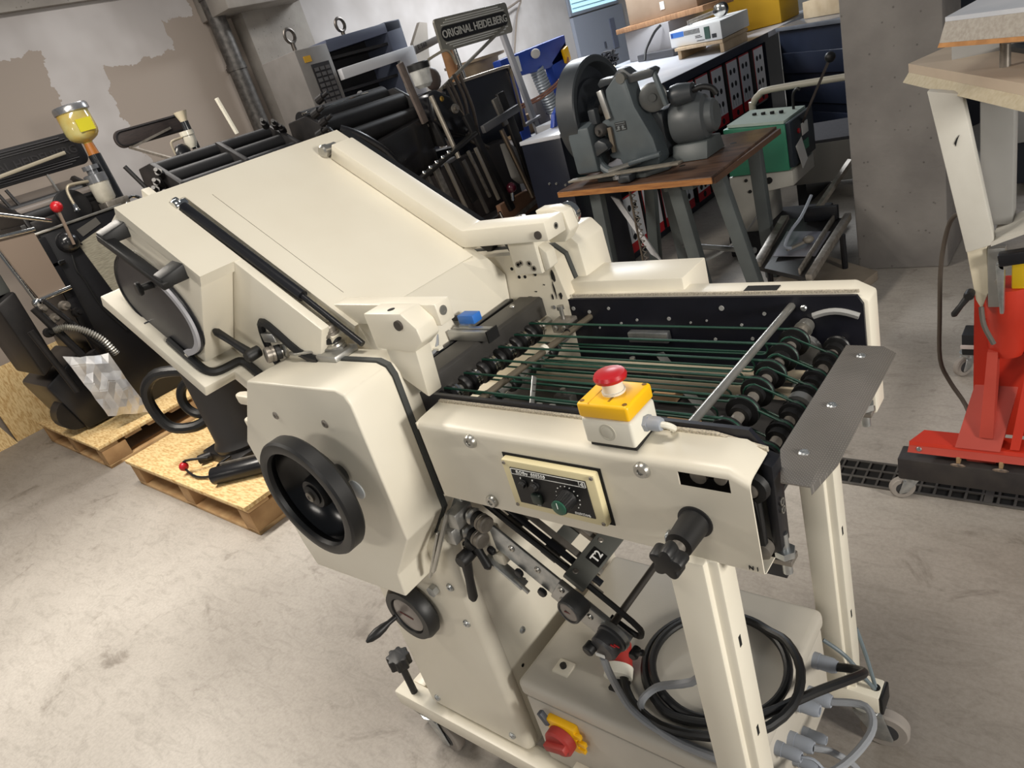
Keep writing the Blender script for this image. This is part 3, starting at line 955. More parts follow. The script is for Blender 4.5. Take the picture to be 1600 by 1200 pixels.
lid_t = MB()
for i in range(5):
    lid_t.box(-0.4475, -0.4445, 0.578 + i * 0.0028, 0.5798 + i * 0.0028, 1.0628, 1.0634)
lid_t.build('lid_print', MATS['dark_yellow_recess'], es, kind='stuff')
MB().box(-0.4705, -0.4698, 0.5695, 0.6275, 1.0628, 1.0633).build('lid_groove', mat('yellow_groove', (196, 146, 10), rough=0.5), es)

# ---------------------------------------------------------------- head with hand wheel
HEAD = [(-1.13, 1.083), (-0.872, 1.087), (-0.853, 1.080), (-0.846, 1.062), (-0.852, 0.806), (-0.928, 0.708), (-0.934, 0.654), (-1.216, 0.642), (-1.231, 0.70), (-1.249, 0.941)]


def grow(pts, d):
    cx = sum(p[0] for p in pts) / len(pts)
    cz = sum(p[1] for p in pts) / len(pts)
    return [(cx + (x - cx) * (1 + d), cz + (z - cz) * (1 + d)) for x, z in pts]


hc = MB().prY(HEAD, 0.500, 0.588).build('head_cover', CREAM, FM, bevel=0.0035, seg=3)
MB().prY(grow(HEAD, 0.012), 0.588, 0.598).build('head_gasket', GASKET, FM)
MB().prY(grow(HEAD, -0.004), 0.598, 0.632).build('near_head_plate', CREAM, FM, bevel=0.003)
for x, z in ((-1.084, 1.019), (-0.939, 1.02)):
    bolt((x, 0.4995, z), (0, -1, 0), 0.0075, hc, name='cover_screw', m=DSTEEL, dome=0.3)
MB().lathe((-0.932, 0.5, 0.893), (0, -1, 0), [(0, 0.018), (0.002, 0.018), (0.004, 0.014), (0.005, 0)], 24).build('cover_plug', mat('milky_plug', (168, 172, 174), rough=0.4), hc)
# hand wheel
HW = (-0.950, 0.446, 0.926)
hw = MB().lathe_closed(HW, (0, -1, 0), [(0.0, 0.094), (-0.001, 0.104), (0.003, 0.107), (0.024, 0.107), (0.028, 0.104), (0.029, 0.094), (0.027, 0.088), (0.020, 0.086)], 48).build('hand_wheel', mat('satin_black', (24, 24, 25), rough=0.45), FM)
MB().lathe(HW, (0, -1, 0), [(0.018, 0.092), (0.004, 0.089), (-0.016, 0.076), (-0.026, 0.052), (-0.029, 0.028), (-0.050, 0.018), (-0.052, 0.0)], 48, cap=False).build('wheel_dish', mat('satin_black_dish', (15, 15, 16), rough=0.22), hw)
MB().lathe((HW[0], HW[1], HW[2]), (0, -1, 0), [(-0.030, 0.030), (0.004, 0.028), (0.010, 0.025), (0.010, 0.018), (0.013, 0.018), (0.015, 0.013), (0.015, 0.0)], 32).build('wheel_hub', BLACKP, hw)
MB().lathe((HW[0], HW[1] - 0.014, HW[2]), (0, -1, 0), [(0, 0.009), (0.004, 0.009), (0.005, 0.004), (0.003, 0.003), (0.003, 0)], 20).build('hub_bolt', DSTEEL, hw)
# second hand wheel with counter dial and crank
H2 = (-1.035, 0.574, 0.530)
h2 = MB().lathe(H2, (0, -1, 0), [(0, 0.03), (0.004, 0.058), (0.010, 0.064), (0.026, 0.064), (0.036, 0.058), (0.036, 0.044), (0.031, 0.042), (0.031, 0)], 40).build('dial_hand_wheel', MATS['satin_black'], FM)
MB().lathe((H2[0], H2[1] - 0.031, H2[2]), (0, -1, 0), [(0, 0.041), (0.002, 0.040), (0.003, 0.036), (0.003, 0)], 36).build('dial_glass', mat('dial_grey', (120, 112, 106), (140, 132, 126), rough=0.2, scale=18), h2)
MB().bar((H2[0] - 0.02, H2[1] - 0.035, H2[2] + 0.004), (H2[0] + 0.016, H2[1] - 0.035, H2[2] - 0.003), 0.003, 0.001, up=(0, 1, 0)).build('dial_pointer', mat('maroon_pointer', (96, 40, 40), rough=0.5), h2)
MB().lathe((H2[0] - 0.046, H2[1] - 0.03, H2[2] - 0.02), (-0.30, -1, -0.15), [(0, 0.006), (0.012, 0.0055), (0.022, 0.0055), (0.036, 0.009), (0.052, 0.0105), (0.068, 0.008), (0.078, 0.003), (0.079, 0)], 20).build('crank_grip', MATS['satin_black'], h2)
MB().lathe((-0.955, 0.574, 0.60), (0, -1, 0), [(0, 0.012), (0.012, 0.012), (0.012, 0)], 6).build('hex_nut', ZINC, FM)

# far head plate and cover
FARP = [(-1.16, 0.66), (-0.90, 0.66), (-0.812, 0.86), (-0.806, 1.00), (-0.820, 1.080), (-0.845, 1.100), (-1.15, 1.100)]
MB().prY(FARP, 1.0035, 1.045).build('far_head_plate', CREAM2, FM, bevel=0.003)
MB().prY(grow(FARP, 0.01), 1.045, 1.056).build('head_gasket', GASKET, FM)
MB().prY([(-1.16, 0.66), (-0.90, 0.66), (-0.800, 0.86), (-0.788, 1.00), (-0.792, 1.095), (-0.812, 1.119), (-1.15, 1.119)], 1.056, 1.15).build('far_head_cover', CREAM, FM, bevel=0.005)
CHIP = mat('chipped_paint_dark', (38, 36, 34), rough=0.8)
random.seed(11)
for x, z, w, h in ((-0.828, 1.052, .008, .020), (-0.833, 1.028, .003, .030), (-0.822, 1.012, .007, .016), (-0.842, 1.010, .004, .01), (-0.90, 1.010, .012, .003),
                   (-0.88, 1.022, .006, .002), (-0.855, 1.036, .003, .003), (-0.917, 1.008, .005, .003)):
    q = []
    for i in range(9):
        a = 2 * PI * i / 9
        s = random.uniform(0.55, 1.15)
        q.append((x + w * s * math.cos(a) / 1.5, z + h * s * math.sin(a) / 1.5))
    MB().prY(q, 1.0028, 1.0037).build('paint_chip', CHIP, FM)
for x, z in ((-0.925, 1.072), (-0.912, 1.054), (-0.897, 1.054), (-0.87, 1.058)):
    MB().cyl((x, 1.0026, z), (x, 1.004, z), 0.0035, n=10).build('screw_hole', hole, FM)

# ---------------------------------------------------------------- feed hood, inclined 36 degrees
ca, sa = math.cos(math.radians(36)), math.sin(math.radians(36))


def inc(s, t, y):
    """point s metres down the hood slope from its crest, t metres out of the slope"""
    return (-1.335 + s * ca + t * sa, y, 1.400 - s * sa + t * ca)


def slab(s0, s1, t0, t1, y0, y1):
    m = MB()
    return m.poly([inc(s, t, y) for t in (t0, t1) for s, y in ((s0, y0), (s1, y0), (s1, y1), (s0, y1))],
                  [(3, 2, 1, 0), (4, 5, 6, 7), (0, 1, 5, 4), (1, 2, 6, 5), (2, 3, 7, 6), (3, 0, 4, 7)])


nrm = Vector((sa, 0, ca))
hs, hy = [-0.006, 0.030, 0.2250, 0.440, 0.467], [0.519, 0.600, 0.632, 0.942, 1.035]
hood = MB().sheet(hs, hy, lambda s_, y_: inc(s_, 0.001, y_), skip={(1, 1), (2, 1), (3, 1), (2, 0), (3, 0), (3, 3)}, th=nrm * -0.022).build('hood_lid', CREAM, FM, ang=30)
slab(0.05, 0.395, -0.001, 0.0014, 0.6745, 0.6752).build('hood_seam', mat('seam_dark', (120, 112, 98), rough=0.8), FM)
slab(0.0, 0.45, -0.05, -0.003, 1.036, 1.062).build('hood_seal', RUBBER, FM)
arm = MB().prY([inc(0.075, 0.002, 0)[::2], inc(0.435, 0.002, 0)[::2], (-0.972, 1.142), (-0.766, 1.142), (-0.766, 1.177), (-0.965, 1.177), inc(0.42, 0.036, 0)[::2], inc(0.075, 0.036, 0)[::2]], 0.942, 1.0)
arm = arm.build('far_swing_arm', CREAM, FM, bevel=0.003)
MB().lathe(inc(0.058, 0.012, 0.95), (0, -1, 0), [(-0.02, 0.011), (0, 0.011), (0.004, 0.013), (0.014, 0.013), (0.018, 0.010), (0.018, 0)], 20).build('arm_pivot', STEEL, arm)
MB().lathe((-0.785, 0.942, 1.155), (0, -1, 0), [(0, 0.0075), (0.003, 0.0075), (0.003, 0)], 18).build('arm_plug', mat('plug_brown', (60, 54, 50), rough=0.5), arm)
MB().lathe((-0.7665, 0.972, 1.160), (1, 0, 0), [(0, 0.006), (0.0015, 0.006), (0.0015, 0.003), (0.0005, 0.003), (0.0005, 0)], 16).build('arm_screw', STEEL, arm)
chk = MB().prY([(-0.815, 1.118), (-0.780, 1.118), (-0.762, 1.138), (-0.768, 1.172), (-0.79, 1.182), (-0.83, 1.182)], 1.004, 1.036).build('arm_cheek', CREAM, FM, bevel=0.003)
MB().lathe((-0.785, 1.036, 1.158), (0, 1, 0), [(0, 0.021), (0.004, 0.023), (0.012, 0.023), (0.014, 0.021), (0.014, 0)], 28).build('chrome_collar', CHROME, chk)
MB().lathe((-0.885, 1.02, 1.150), (0, 0, 1), [(0, 0.006), (0.012, 0.006), (0.012, 0.014), (0.020, 0.014), (0.021, 0.008), (0.018, 0.007), (0.018, 0)], 22).build('knurled_screw', STEEL, FM)
blk = MB().box(-0.887, -0.822, 0.968, 1.004, 1.072, 1.142).prY([(-0.822, 1.072), (-0.806, 1.080), (-0.806, 1.110), (-0.822, 1.125)], 0.976, 1.004).build('far_hinge_block', CREAM, FM, bevel=0.003)
for x, z, r in ((-0.874, 1.093, .006), (-0.866, 1.096, .0052), (-0.846, 1.094, .0058), (-0.838, 1.084, .0055)):
    MB().lathe((x, 0.968, z), (0, -1, 0), [(0, r), (0.001, r), (0.001, r * 0.55), (-0.001, r * 0.5), (-0.001, 0)], 16).build('block_screw', DSTEEL, blk)
MB().prY([(-0.915, 1.140), (-0.89, 1.135), (-0.884, 1.105), (-0.889, 1.094), (-0.897, 1.102), (-0.905, 1.118)], 0.985, 1.003).build('chain_link', BLACK, FM, bevel=0.002)
# lower front of the hood: folded facets between the slope and the delivery
A_ = {'kL': inc(0.467, 0, 0.765), 'kR': inc(0.467, 0, 0.908), 'r1': (-0.950, 0.972, 1.108), 'r2': (-0.944, 1.000, 1.062), 'rb': (-0.955, 1.001, 0.990),
      'lb': (-0.945, 0.690, 0.990), 'l1': (-0.945, 0.640, 1.06), 'l0': inc(0.467, 0, 0.640), 'b1': (-1.02, 1.001, 0.990), 'b2': (-1.02, 0.64, 0.990), 'b3': (-1.02, 1.001, 1.10), 'b4': (-1.02, 0.64, 1.10), 'ru': inc(0.44, 0.0, 0.96)}
kk = list(A_)
ff = MB()
ff.poly([A_[q] for q in kk], [[kk.index(q) for q in f] for f in (
    ('kL', 'kR', 'rb', 'lb'), ('kR', 'r1', 'r2', 'rb'), ('l0', 'kL', 'lb', 'l1'), ('r1', 'kR', 'ru'), ('r2', 'r1', 'ru', 'b3'), ('rb', 'r2', 'b3', 'b1'), ('lb', 'rb', 'b1', 'b2'), ('l1', 'lb', 'b2', 'b4'), ('kL', 'l0', 'l1', 'b4', 'b3', 'ru', 'kR'), ('b1', 'b3', 'b4', 'b2'))])
ff.build('hood_front', CREAM, FM, smooth=False)
# black sealing strip and charcoal cross bar in front of the hood
MB().bar((-0.938, 0.66, 0.999), (-0.944, 0.995, 1.001), 0.014, 0.022).build('hood_bottom_seal', BLACK, FM, bevel=0.002)
bar_ = MB().prY([(-0.925, 0.992), (-0.925, 1.012), (-0.874, 1.012), (-0.868, 1.008), (-0.868, 0.972), (-0.874, 0.972), (-0.880, 1.004)], 0.636, 1.002).build('charcoal_cross_bar', CHARC, FM, bevel=0.001)
for y in (0.70, 0.955):
    bolt((-0.908, y, 1.012), (0, 0, 1), 0.0055, bar_, name='bar_screw', m=STEEL, dome=0.6)
prof_ = MB().box(-0.945, -0.845, 0.806, 0.832, 1.012, 1.028).box(-0.945, -0.845, 0.811, 0.827, 1.028, 1.031)
prof_ = MB().prX([(0.806, 1.012), (0.832, 1.012), (0.832, 1.030), (0.822, 1.030), (0.822, 1.022), (0.816, 1.022), (0.816, 1.030), (0.806, 1.030)], -0.945, -0.846).build('sensor_rail', ALU, FM, bevel=0.0008)
MB().prX([(0.804, 1.010), (0.834, 1.010), (0.834, 1.032), (0.804, 1.032)], -0.846, -0.843).build('rail_end_cap', BLACKP, prof_)
sen = MB().box(-0.935, -0.895, 0.832, 0.856, 1.033, 1.050).build('blue_sensor', BLUE, FM, bevel=0.002)
MB().box(-0.93, -0.905, 0.825, 0.85, 1.028, 1.034).build('sensor_bracket', ZINC, sen)
MB().cyl((-0.934, 0.843, 1.041), (-0.962, 0.838, 1.042), 0.0055, n=12).build('sensor_plug', BLACKP, sen)
MB().tube([(-0.962, 0.838, 1.042), (-0.985, 0.835, 1.047), (-0.995, 0.83, 1.07), (-0.975, 0.815, 1.075), (-0.955, 0.79, 1.035), (-0.945, 0.765, 1.012), (-0.930, 0.715, 1.020), (-0.920, 0.68, 1.022), (-0.915, 0.64, 1.020)], 0.0032, n=8, sub=6).build('sensor_lead', GREYCAB, sen)
MB().box(-0.952, -0.934, 0.764, 0.776, 1.012, 1.017).build('lead_clip', WHITEPL, sen)

# near swing arm and hinge block
na = MB().prY([(-0.99, 1.125), (-0.757, 1.125), (-0.757, 1.160), (-1.012, 1.162)], 0.640, 0.672).build('near_swing_arm', CREAM, FM, bevel=0.003)
MB().lathe((-0.757, 0.652, 1.146), (1, 0, 0), [(0, 0.0075), (0.0015, 0.0075), (0.0015, 0.004), (0.0005, 0.004), (0.0005, 0)], 18).build('arm_screw', STEEL, na)
nb = MB().prY([(-0.876, 1.104), (-0.790, 1.100), (-0.764, 1.118), (-0.766, 1.140), (-0.790, 1.164), (-0.876, 1.164)], 0.600, 0.640).build('near_hinge_block', CREAM, FM, bevel=0.003)
MB().lathe((-0.800, 0.600, 1.146), (0, -1, 0), [(0, 0.008), (0.004, 0.008), (0.004, 0)], 18).build('block_plug', MATS['plug_brown'], nb)
MB().cyl((-0.825, 0.615, 1.1635), (-0.825, 0.615, 1.1645), 0.006, n=12).build('screw_hole', hole, nb)
MB().prY([(-0.860, 1.06), (-0.80, 1.02), (-0.79, 1.105), (-0.860, 1.108)], 0.604, 0.636).build('hinge_neck', CREAM, nb, bevel=0.003)

# near side box with inspection window
NBX = [(-1.385, 1.383), (-1.335, 1.400), (-1.1535, 1.2682), (-1.300, 1.098), (-1.520, 1.235)]
box_ = MB().prY(NBX, 0.520, 0.585).build('hood_side_box', CREAM, FM, bevel=0.004)
slab(-0.03, 0.44, -0.232, 0.0, 0.585, 0.602).build('hood_side_plate', CREAM, FM, bevel=0.002)
slab(0.0, 0.45, -0.07, -0.020, 0.600, 0.634).build('strut_channel', CREAM2, FM)
win_pts = [(-1.425, 1.318), (-1.375, 1.325), (-1.325, 1.305), (-1.275, 1.258), (-1.248, 1.215), (-1.243, 1.175), (-1.262, 1.140), (-1.305, 1.122), (-1.355, 1.124), (-1.415, 1.160), (-1.468, 1.205), (-1.487, 1.245), (-1.470, 1.288)]
wp = smooth_path([Vector((x, 0, z)) for x, z in win_pts], 4, True)
win = MB().prY([(p.x, p.z) for p in wp], 0.514, 0.521).build('inspection_window', SMOKE, FM)
i0, i1 = 2 * 4, 7 * 4 + 2
MB().tube([(p.x, 0.515, p.z) for p in wp], 0.0035, n=6, closed=True).build('window_seal', BLACK, win)
trm = MB()
cw_ = Vector((sum(p.x for p in wp) / len(wp), 0, sum(p.z for p in wp) / len(wp)))
seg_ = wp[i0:i1 + 1]
ring_ = []
for p in seg_:
    q = p + (cw_ - p).normalized() * 0.011
    ring_.append([(p.x, 0.506, p.z), (p.x, 0.514, p.z), (q.x, 0.514, q.z), (q.x, 0.506, q.z)])
vv = [v for r_ in ring_ for v in r_]
fcs = [(0, 1, 2, 3), tuple(len(vv) - 4 + k for k in (3, 2, 1, 0))]
for k in range(len(ring_) - 1):
    for e_ in range(4):
        fcs.append((4 * k + e_, 4 * k + (e_ + 1) % 4, 4 * k + 4 + (e_ + 1) % 4, 4 * k + 4 + e_))
trm.poly(vv, fcs)
trm.build('window_edge_trim', GREYTRIM, win)
for i in (30, 34, 38):
    MB().cyl((wp[i].x, 0.505, wp[i].z), (wp[i].x, 0.515, wp[i].z), 0.005, n=12).build('window_screw', CHROME, win)
MB().lathe((-1.335, 0.514, 1.262), (-0.15, -1, 0.05), [(0, 0.007), (0.018, 0.006), (0.020, 0.012), (0.026, 0.013), (0.028, 0.011), (0.028, 0)], 20).build('window_knob', BLACKP, win)
# handle on the box
hd = MB()
for q in ((-1.352, 1.372), (-1.213, 1.288)):
    hd.loft([(q[0] - 0.018, 0.523, q[1] - 0.018), (q[0] + 0.02, 0.523, q[1] - 0.022), (q[0] + 0.026, 0.523, q[1] + 0.006), (q[0] - 0.012, 0.523, q[1] + 0.014)],
            [(q[0] - 0.012, 0.478, q[1] - 0.018), (q[0] + 0.010, 0.478, q[1] - 0.024), (q[0] + 0.012, 0.478, q[1] - 0.006), (q[0] - 0.010, 0.478, q[1] + 0.004)])
hd.bar((-1.364, 0.486, 1.366), (-1.202, 0.486, 1.268), 0.014, 0.020, up=(0, 1, 0))
handle = hd.build('bow_handle', BLACKP, box_, bevel=0.003)
# tray under the box, stepped like the box above it
tp = [(-0.075, 0.488), (0.245, 0.488), (0.245, 0.553), (0.42, 0.553), (0.42, 0.61), (-0.075, 0.61)]
MB().loft([inc(s_, -0.262, y_) for s_, y_ in tp], [inc(s_, -0.236, y_) for s_, y_ in tp]).build('hood_tray', CREAM, FM, bevel=0.003)
MB().tube([inc(s_, -0.230, y_) for s_, y_ in ((0.11, 0.512), (0.17, 0.511), (0.212, 0.512), (0.228, 0.520), (0.233, 0.535), (0.234, 0.555), (0.236, 0.572), (0.25, 0.578), (0.30, 0.578), (0.36, 0.578))], 0.0085, n=8, sub=3).build('tray_edge_seal', RUBBER, FM)
# gas strut
gs = MB().cyl(inc(0.055, 0.0, 0.612), inc(0.360, 0.0, 0.616), 0.0105, n=18).build('gas_strut', BLACK, FM)
MB().cyl(inc(0.36, 0, 0.616), inc(0.50, -0.006, 0.618), 0.0055, n=14).build('strut_rod', BLACK, gs)
MB().lathe(inc(0.045, 0.0, 0.598), (0, 1, 0), [(0, 0.010), (0.004, 0.012), (0.010, 0.012), (0.014, 0.009), (0.026, 0.009), (0.026, 0)], 18).build('strut_eye', CHROME, gs)
MB().cyl(inc(0.03, 0, 0.612), inc(0.065, 0, 0.612), 0.0075, n=14).build('strut_end', CHROME, gs)


def clamp_lever(p, q, r, parent, hub_ax=(0, -1, 0)):
    p, q = Vector(p), Vector(q)
    d = (q - p)
    l = MB().lathe(p, d, [(0, r * 1.0), (d.length * 0.5, r * 0.75), (d.length * 0.92, r * 0.85), (d.length, r * 0.5), (d.length + r * 0.3, 0)], 14).build('clamp_lever', BLACKP, parent)
    MB().lathe(p + Vector(hub_ax) * r * -1.6, hub_ax, [(0, r * 1.2), (r * 2.4, r * 1.3), (r * 3.0, r * 1.0), (r * 3.0, 0)], 16).build('lever_hub', BLACKP, l)
    return l


def micrometer(p, ax, s, parent):
    m = MB().lathe(p, ax, [(0, 0.011 * s), (0.006 * s, 0.013 * s), (0.010 * s, 0.0085 * s), (0.012 * s, 0.0085 * s)], 24).build('micrometer_dial', STEEL, parent)
    MB().lathe(p, ax, [(0.012 * s, 0.0095 * s), (0.012 * s, 0.0115 * s), (0.020 * s, 0.0115 * s), (0.020 * s, 0.0095 * s)], 24).build('scale_band', BLACKP, m)
    MB().lathe(p, ax, [(0.020 * s, 0.0095 * s), (0.022 * s, 0.0125 * s), (0.026 * s, 0.0125 * s), (0.0265 * s, 0.0115 * s), (0.028 * s, 0.0115 * s), (0.0285 * s, 0.0125 * s), (0.034 * s, 0.0125 * s), (0.036 * s, 0.0105 * s), (0.036 * s, 0)], 24).build('dial_thimble', DSTEEL, m)
    return m


# clamp lever and micrometer in the black edged cut-out
MB().tube([(-1.150, 0.583, 1.045), (-1.165, 0.583, 1.10), (-1.155, 0.583, 1.150), (-1.13, 0.583, 1.148), (-1.07, 0.583, 1.098), (-1.02, 0.583, 1.085)], 0.008, n=8, sub=3).build('cutout_edging', RUBBER, FM)
clamp_lever((-1.166, 0.548, 1.108), (-1.245, 0.540, 1.158), 0.009, FM)
micrometer((-1.12, 0.592, 1.098), (-0.35, -1, 0.15), 1.15, FM)
MB().box(-1.16, -1.12, 0.575, 0.59, 1.118, 1.136).build('adjuster_block', ALU, FM, bevel=0.002)
# top micrometer and its lever plate
micrometer((-1.000, 0.612, 1.094), (0.02, -0.08, 1), 1.25, FM)
MB().box(-1.02, -0.965, 0.578, 0.628, 1.085, 1.096).build('micrometer_base', ALU, FM, bevel=0.002)
MB().prZ([(-0.985, 0.622), (-0.975, 0.606), (-1.07, 0.572), (-1.092, 0.573), (-1.096, 0.580), (-1.075, 0.588)], 1.096, 1.101).build('adjusting_lever', STEEL, FM, bevel=0.001)
# fingers protruding behind the head
for z, x in ((0.945, -1.452), (0.880, -1.470), (0.815, -1.44)):
    MB().prZ([(x + 0.018, 0.600), (x + 0.004, 0.604), (x, 0.612), (x + 0.004, 0.620), (x + 0.018, 0.624), (-1.22, 0.624), (-1.22, 0.600)], z, z + 0.022).build('feed_finger', CREAM2, FM, bevel=0.004)
MB().prZ([(-1.33, 0.585), (-1.345, 0.60), (-1.20, 0.605), (-1.18, 0.59)], 1.02, 1.032).build('feed_lever', DSTEEL, FM, bevel=0.003)
# lower right micrometers and lever
for p in ((-0.800, 0.600, 0.795), (-0.825, 0.600, 0.755)):
    MB().box(p[0] - 0.03, p[0] - 0.005, 0.57, 0.612, p[1] - 0.6 + p[2] - 0.012, p[2] + 0.018).build('micrometer_base', ALU, FM, bevel=0.002)
    micrometer(p, (1, -0.22, -0.15), 1.2, FM)
MB().bar((-0.822, 0.572, 0.815), (-0.888, 0.545, 0.690), 0.006, 0.011, up=(0, 1, 0.4)).build('adjusting_lever', STEEL, FM, bevel=0.0015)
MB().bar((-0.852, 0.560, 0.775), (-0.905, 0.545, 0.672), 0.005, 0.009, up=(0, 1, 0.4)).build('adjusting_lever', STEEL, FM, bevel=0.0015)
clamp_lever((-0.826, 0.575, 0.715), (-0.846, 0.572, 0.612), 0.0105, FM)
clamp_lever((-0.812, 0.592, 0.740), (-0.790, 0.588, 0.690), 0.0095, FM)
MB().box(-0.815, -0.775, 0.605, 0.628, 0.715, 0.762).build('cream_clamp_block', CREAM2, FM, bevel=0.003)
MB().box(-0.79, -0.765, 0.602, 0.622, 0.690, 0.712).build('cream_clamp_block', CREAM2, FM, bevel=0.003)
MB().bar((-0.80, 0.603, 0.705), (-0.735, 0.603, 0.655), 0.006, 0.02, up=(0, 1, 0)).build('zinc_strap', ZINC, FM, bevel=0.001)
MB().cyl((-0.752, 0.600, 0.668), (-0.725, 0.598, 0.648), 0.004, n=10).build('strap_bolt', STEEL, FM)

# ---------------------------------------------------------------- buckle pocket T2, sloping down to the right
def pk(s, t, y):
    return (-0.815 + s * ca + t * sa, y, 0.815 - s * sa + t * ca)


def pslab(s0, s1, t0, t1, y0, y1):
    return MB().poly([pk(s, t, y) for t in (t0, t1) for s, y in ((s0, y0), (s1, y0), (s1, y1), (s0, y1))],
                     [(3, 2, 1, 0), (4, 5, 6, 7), (0, 1, 5, 4), (1, 2, 6, 5), (2, 3, 7, 6), (3, 0, 4, 7)])


zr = pslab(-0.02, 0.215, -0.052, -0.004, 0.606, 0.611).build('pocket_side_rail', ZINC, FM, bevel=0.0015)
for s in (0.05, 0.11, 0.165):
    bolt(pk(s, -0.02, 0.606), (0, -1, 0), 0.0065, zr, name='rail_screw', m=STEEL)
for s in (0.08, 0.14, 0.19):
    MB().cyl(pk(s, -0.060, 0.606), pk(s, -0.060, 0.598), 0.009, n=7).build('star_wheel', BLACK, zr, bevel=0.002)
al = pslab(0.205, 0.345, -0.050, -0.003, 0.600, 0.612).build('pocket_end_plate', ALU, FM, bevel=0.002)
for s, t in ((0.215, -0.012), (0.225, -0.034), (0.275, -0.02)):
    bolt(pk(s, t, 0.600), (0, -1, 0), 0.006, al, name='plate_screw', m=STEEL)
MB().obox(pk(0.318, -0.026, 0.599), (0.022 * ca, 0, -0.022 * sa), (0.013 * sa, 0, 0.013 * ca), (0, 0.001, 0)).build('scale_window', mat('scale_black', (22, 20, 18), rough=0.4), al)
cw = MB()
for i in range(4):
    cw.obox(pk(0.302 + i * 0.010, -0.020, 0.5978), (0.0035 * ca, 0, -0.0035 * sa), (0.0045 * sa, 0, 0.0045 * ca), (0, 0.0005, 0))
cw.build('counter_digits', mat('counter_brass', (150, 120, 78), rough=0.5), al, kind='stuff')
for i in range(3):
    pslab(-0.03 + 0, 0.27 - i * 0.01, 0.004 + i * 0.004, 0.008 + i * 0.004, 0.622 + i * 0.014, 0.634 + i * 0.014).build('pocket_slide_rail', (DSTEEL, BLACK, DSTEEL)[i], FM, bevel=0.001)
MB().tube([pk(s, t, 0.62) for s, t in ((-0.02, 0.014), (0.1, 0.014), (0.2, 0.016), (0.33, 0.014), (0.352, 0.002), (0.345, -0.010), (0.30, -0.014))], 0.005, n=8, sub=3).build('pocket_drive_belt', RUBBER, FM)
for y in (0.70, 0.716, 0.80, 0.815):
    pslab(-0.05, 0.24, 0.0, 0.012, y, y + 0.010).build('pocket_grid_rail', DSTEEL, FM, bevel=0.001)
for s in (0.07, 0.15):
    pslab(s, s + 0.03, -0.012, -0.004, 0.63, 0.90).build('pocket_crosspiece', mat('dark_green_grey', (96, 97, 92), rough=0.5, metal=0.3), FM, bevel=0.001)
tb = pslab(0.205, 0.245, 0.012, 0.022, 0.605, 0.735).build('pocket_crosspiece', MATS['dark_green_grey'], FM, bevel=0.002)
lb = MB().obox(pk(0.228, 0.0225, 0.668), (0.013 * ca, 0, -0.013 * sa), (0, 0.014, 0), (0.0008 * sa, 0, 0.0008 * ca)).build('pocket_label', mat('label_black', (16, 16, 16), rough=0.4), tb)
text('pocket_lettering', 'T2', 0.020, pk(0.228, 0.0240, 0.668), (0, 1, 0), (-ca, 0, sa), WHITE, tb, depth=0.0003, align='CENTER', bold=0.0004)
for y in (0.622, 0.70):
    bolt(pk(0.216, 0.022, y), (sa, 0, ca), 0.005, tb, name='label_screw', m=DSTEEL, dome=0.3)
MB().cyl((-0.566, 0.60, 0.632), (-0.562, 1.0, 0.632), 0.006, n=14).build('stay_rod', mat('dark_rod', (84, 80, 76), rough=0.4, metal=0.7), FM)
# gauge and motor knob
ga = MB().lathe((-0.622, 0.605, 0.660), (-0.1, -1, 0), [(0, 0.022), (0.028, 0.022), (0.030, 0.0205), (0.030, 0.018), (0.026, 0.0175), (0.026, 0)], 32).build('pressure_gauge', mat('gauge_grey', (66, 66, 66), rough=0.45), FM)
MB().lathe((-0.6248, 0.578, 0.660), (-0.1, -1, 0), [(0, 0.0175), (0.001, 0.0175), (0.0012, 0)], 28).build('gauge_glass', MATS['dial_grey'], ga)
MB().bar((-0.632, 0.5762, 0.661), (-0.615, 0.5775, 0.658), 0.0025, 0.001, up=(0, 1, 0)).build('gauge_needle', MATS['maroon_pointer'], ga)
mo = MB().lathe((-0.566, 0.602, 0.612), (-0.15, -1, -0.1), [(0, 0.026), (0.010, 0.026), (0.012, 0.023), (0.030, 0.023), (0.034, 0.020), (0.034, 0)], 32).build('stop_motor', mat('motor_grey', (62, 62, 64), rough=0.45), FM)
MB().lathe((-0.566, 0.602, 0.612), (-0.15, -1, -0.1), [(-0.002, 0.0275), (0.006, 0.0275), (0.006, 0.026)], 32).build('motor_flange', ALU, mo)
MB().box(-0.583, -0.567, 0.5655, 0.567, 0.596, 0.602).build('motor_label', WHITE, mo)
MB().lathe((-0.592, 0.575, 0.606), (-0.15, -1, -0.1), [(0, 0.010), (0.014, 0.010), (0.016, 0.008), (0.016, 0)], 20).build('motor_button', BLACKP, mo)
rs = MB()
for i in range(2):
    rs.bar((-0.551 + 0.006 * i, 0.5705 + 0.001 * i, 0.628 + 0.002 * i), (-0.546 + 0.006 * i, 0.5735 + 0.002 * i, 0.622), 0.002, 0.002)
rs.build('motor_red_mark', RED, mo, kind='stuff')
clamp_lever((-0.528, 0.592, 0.598), (-0.508, 0.588, 0.612), 0.006, FM)

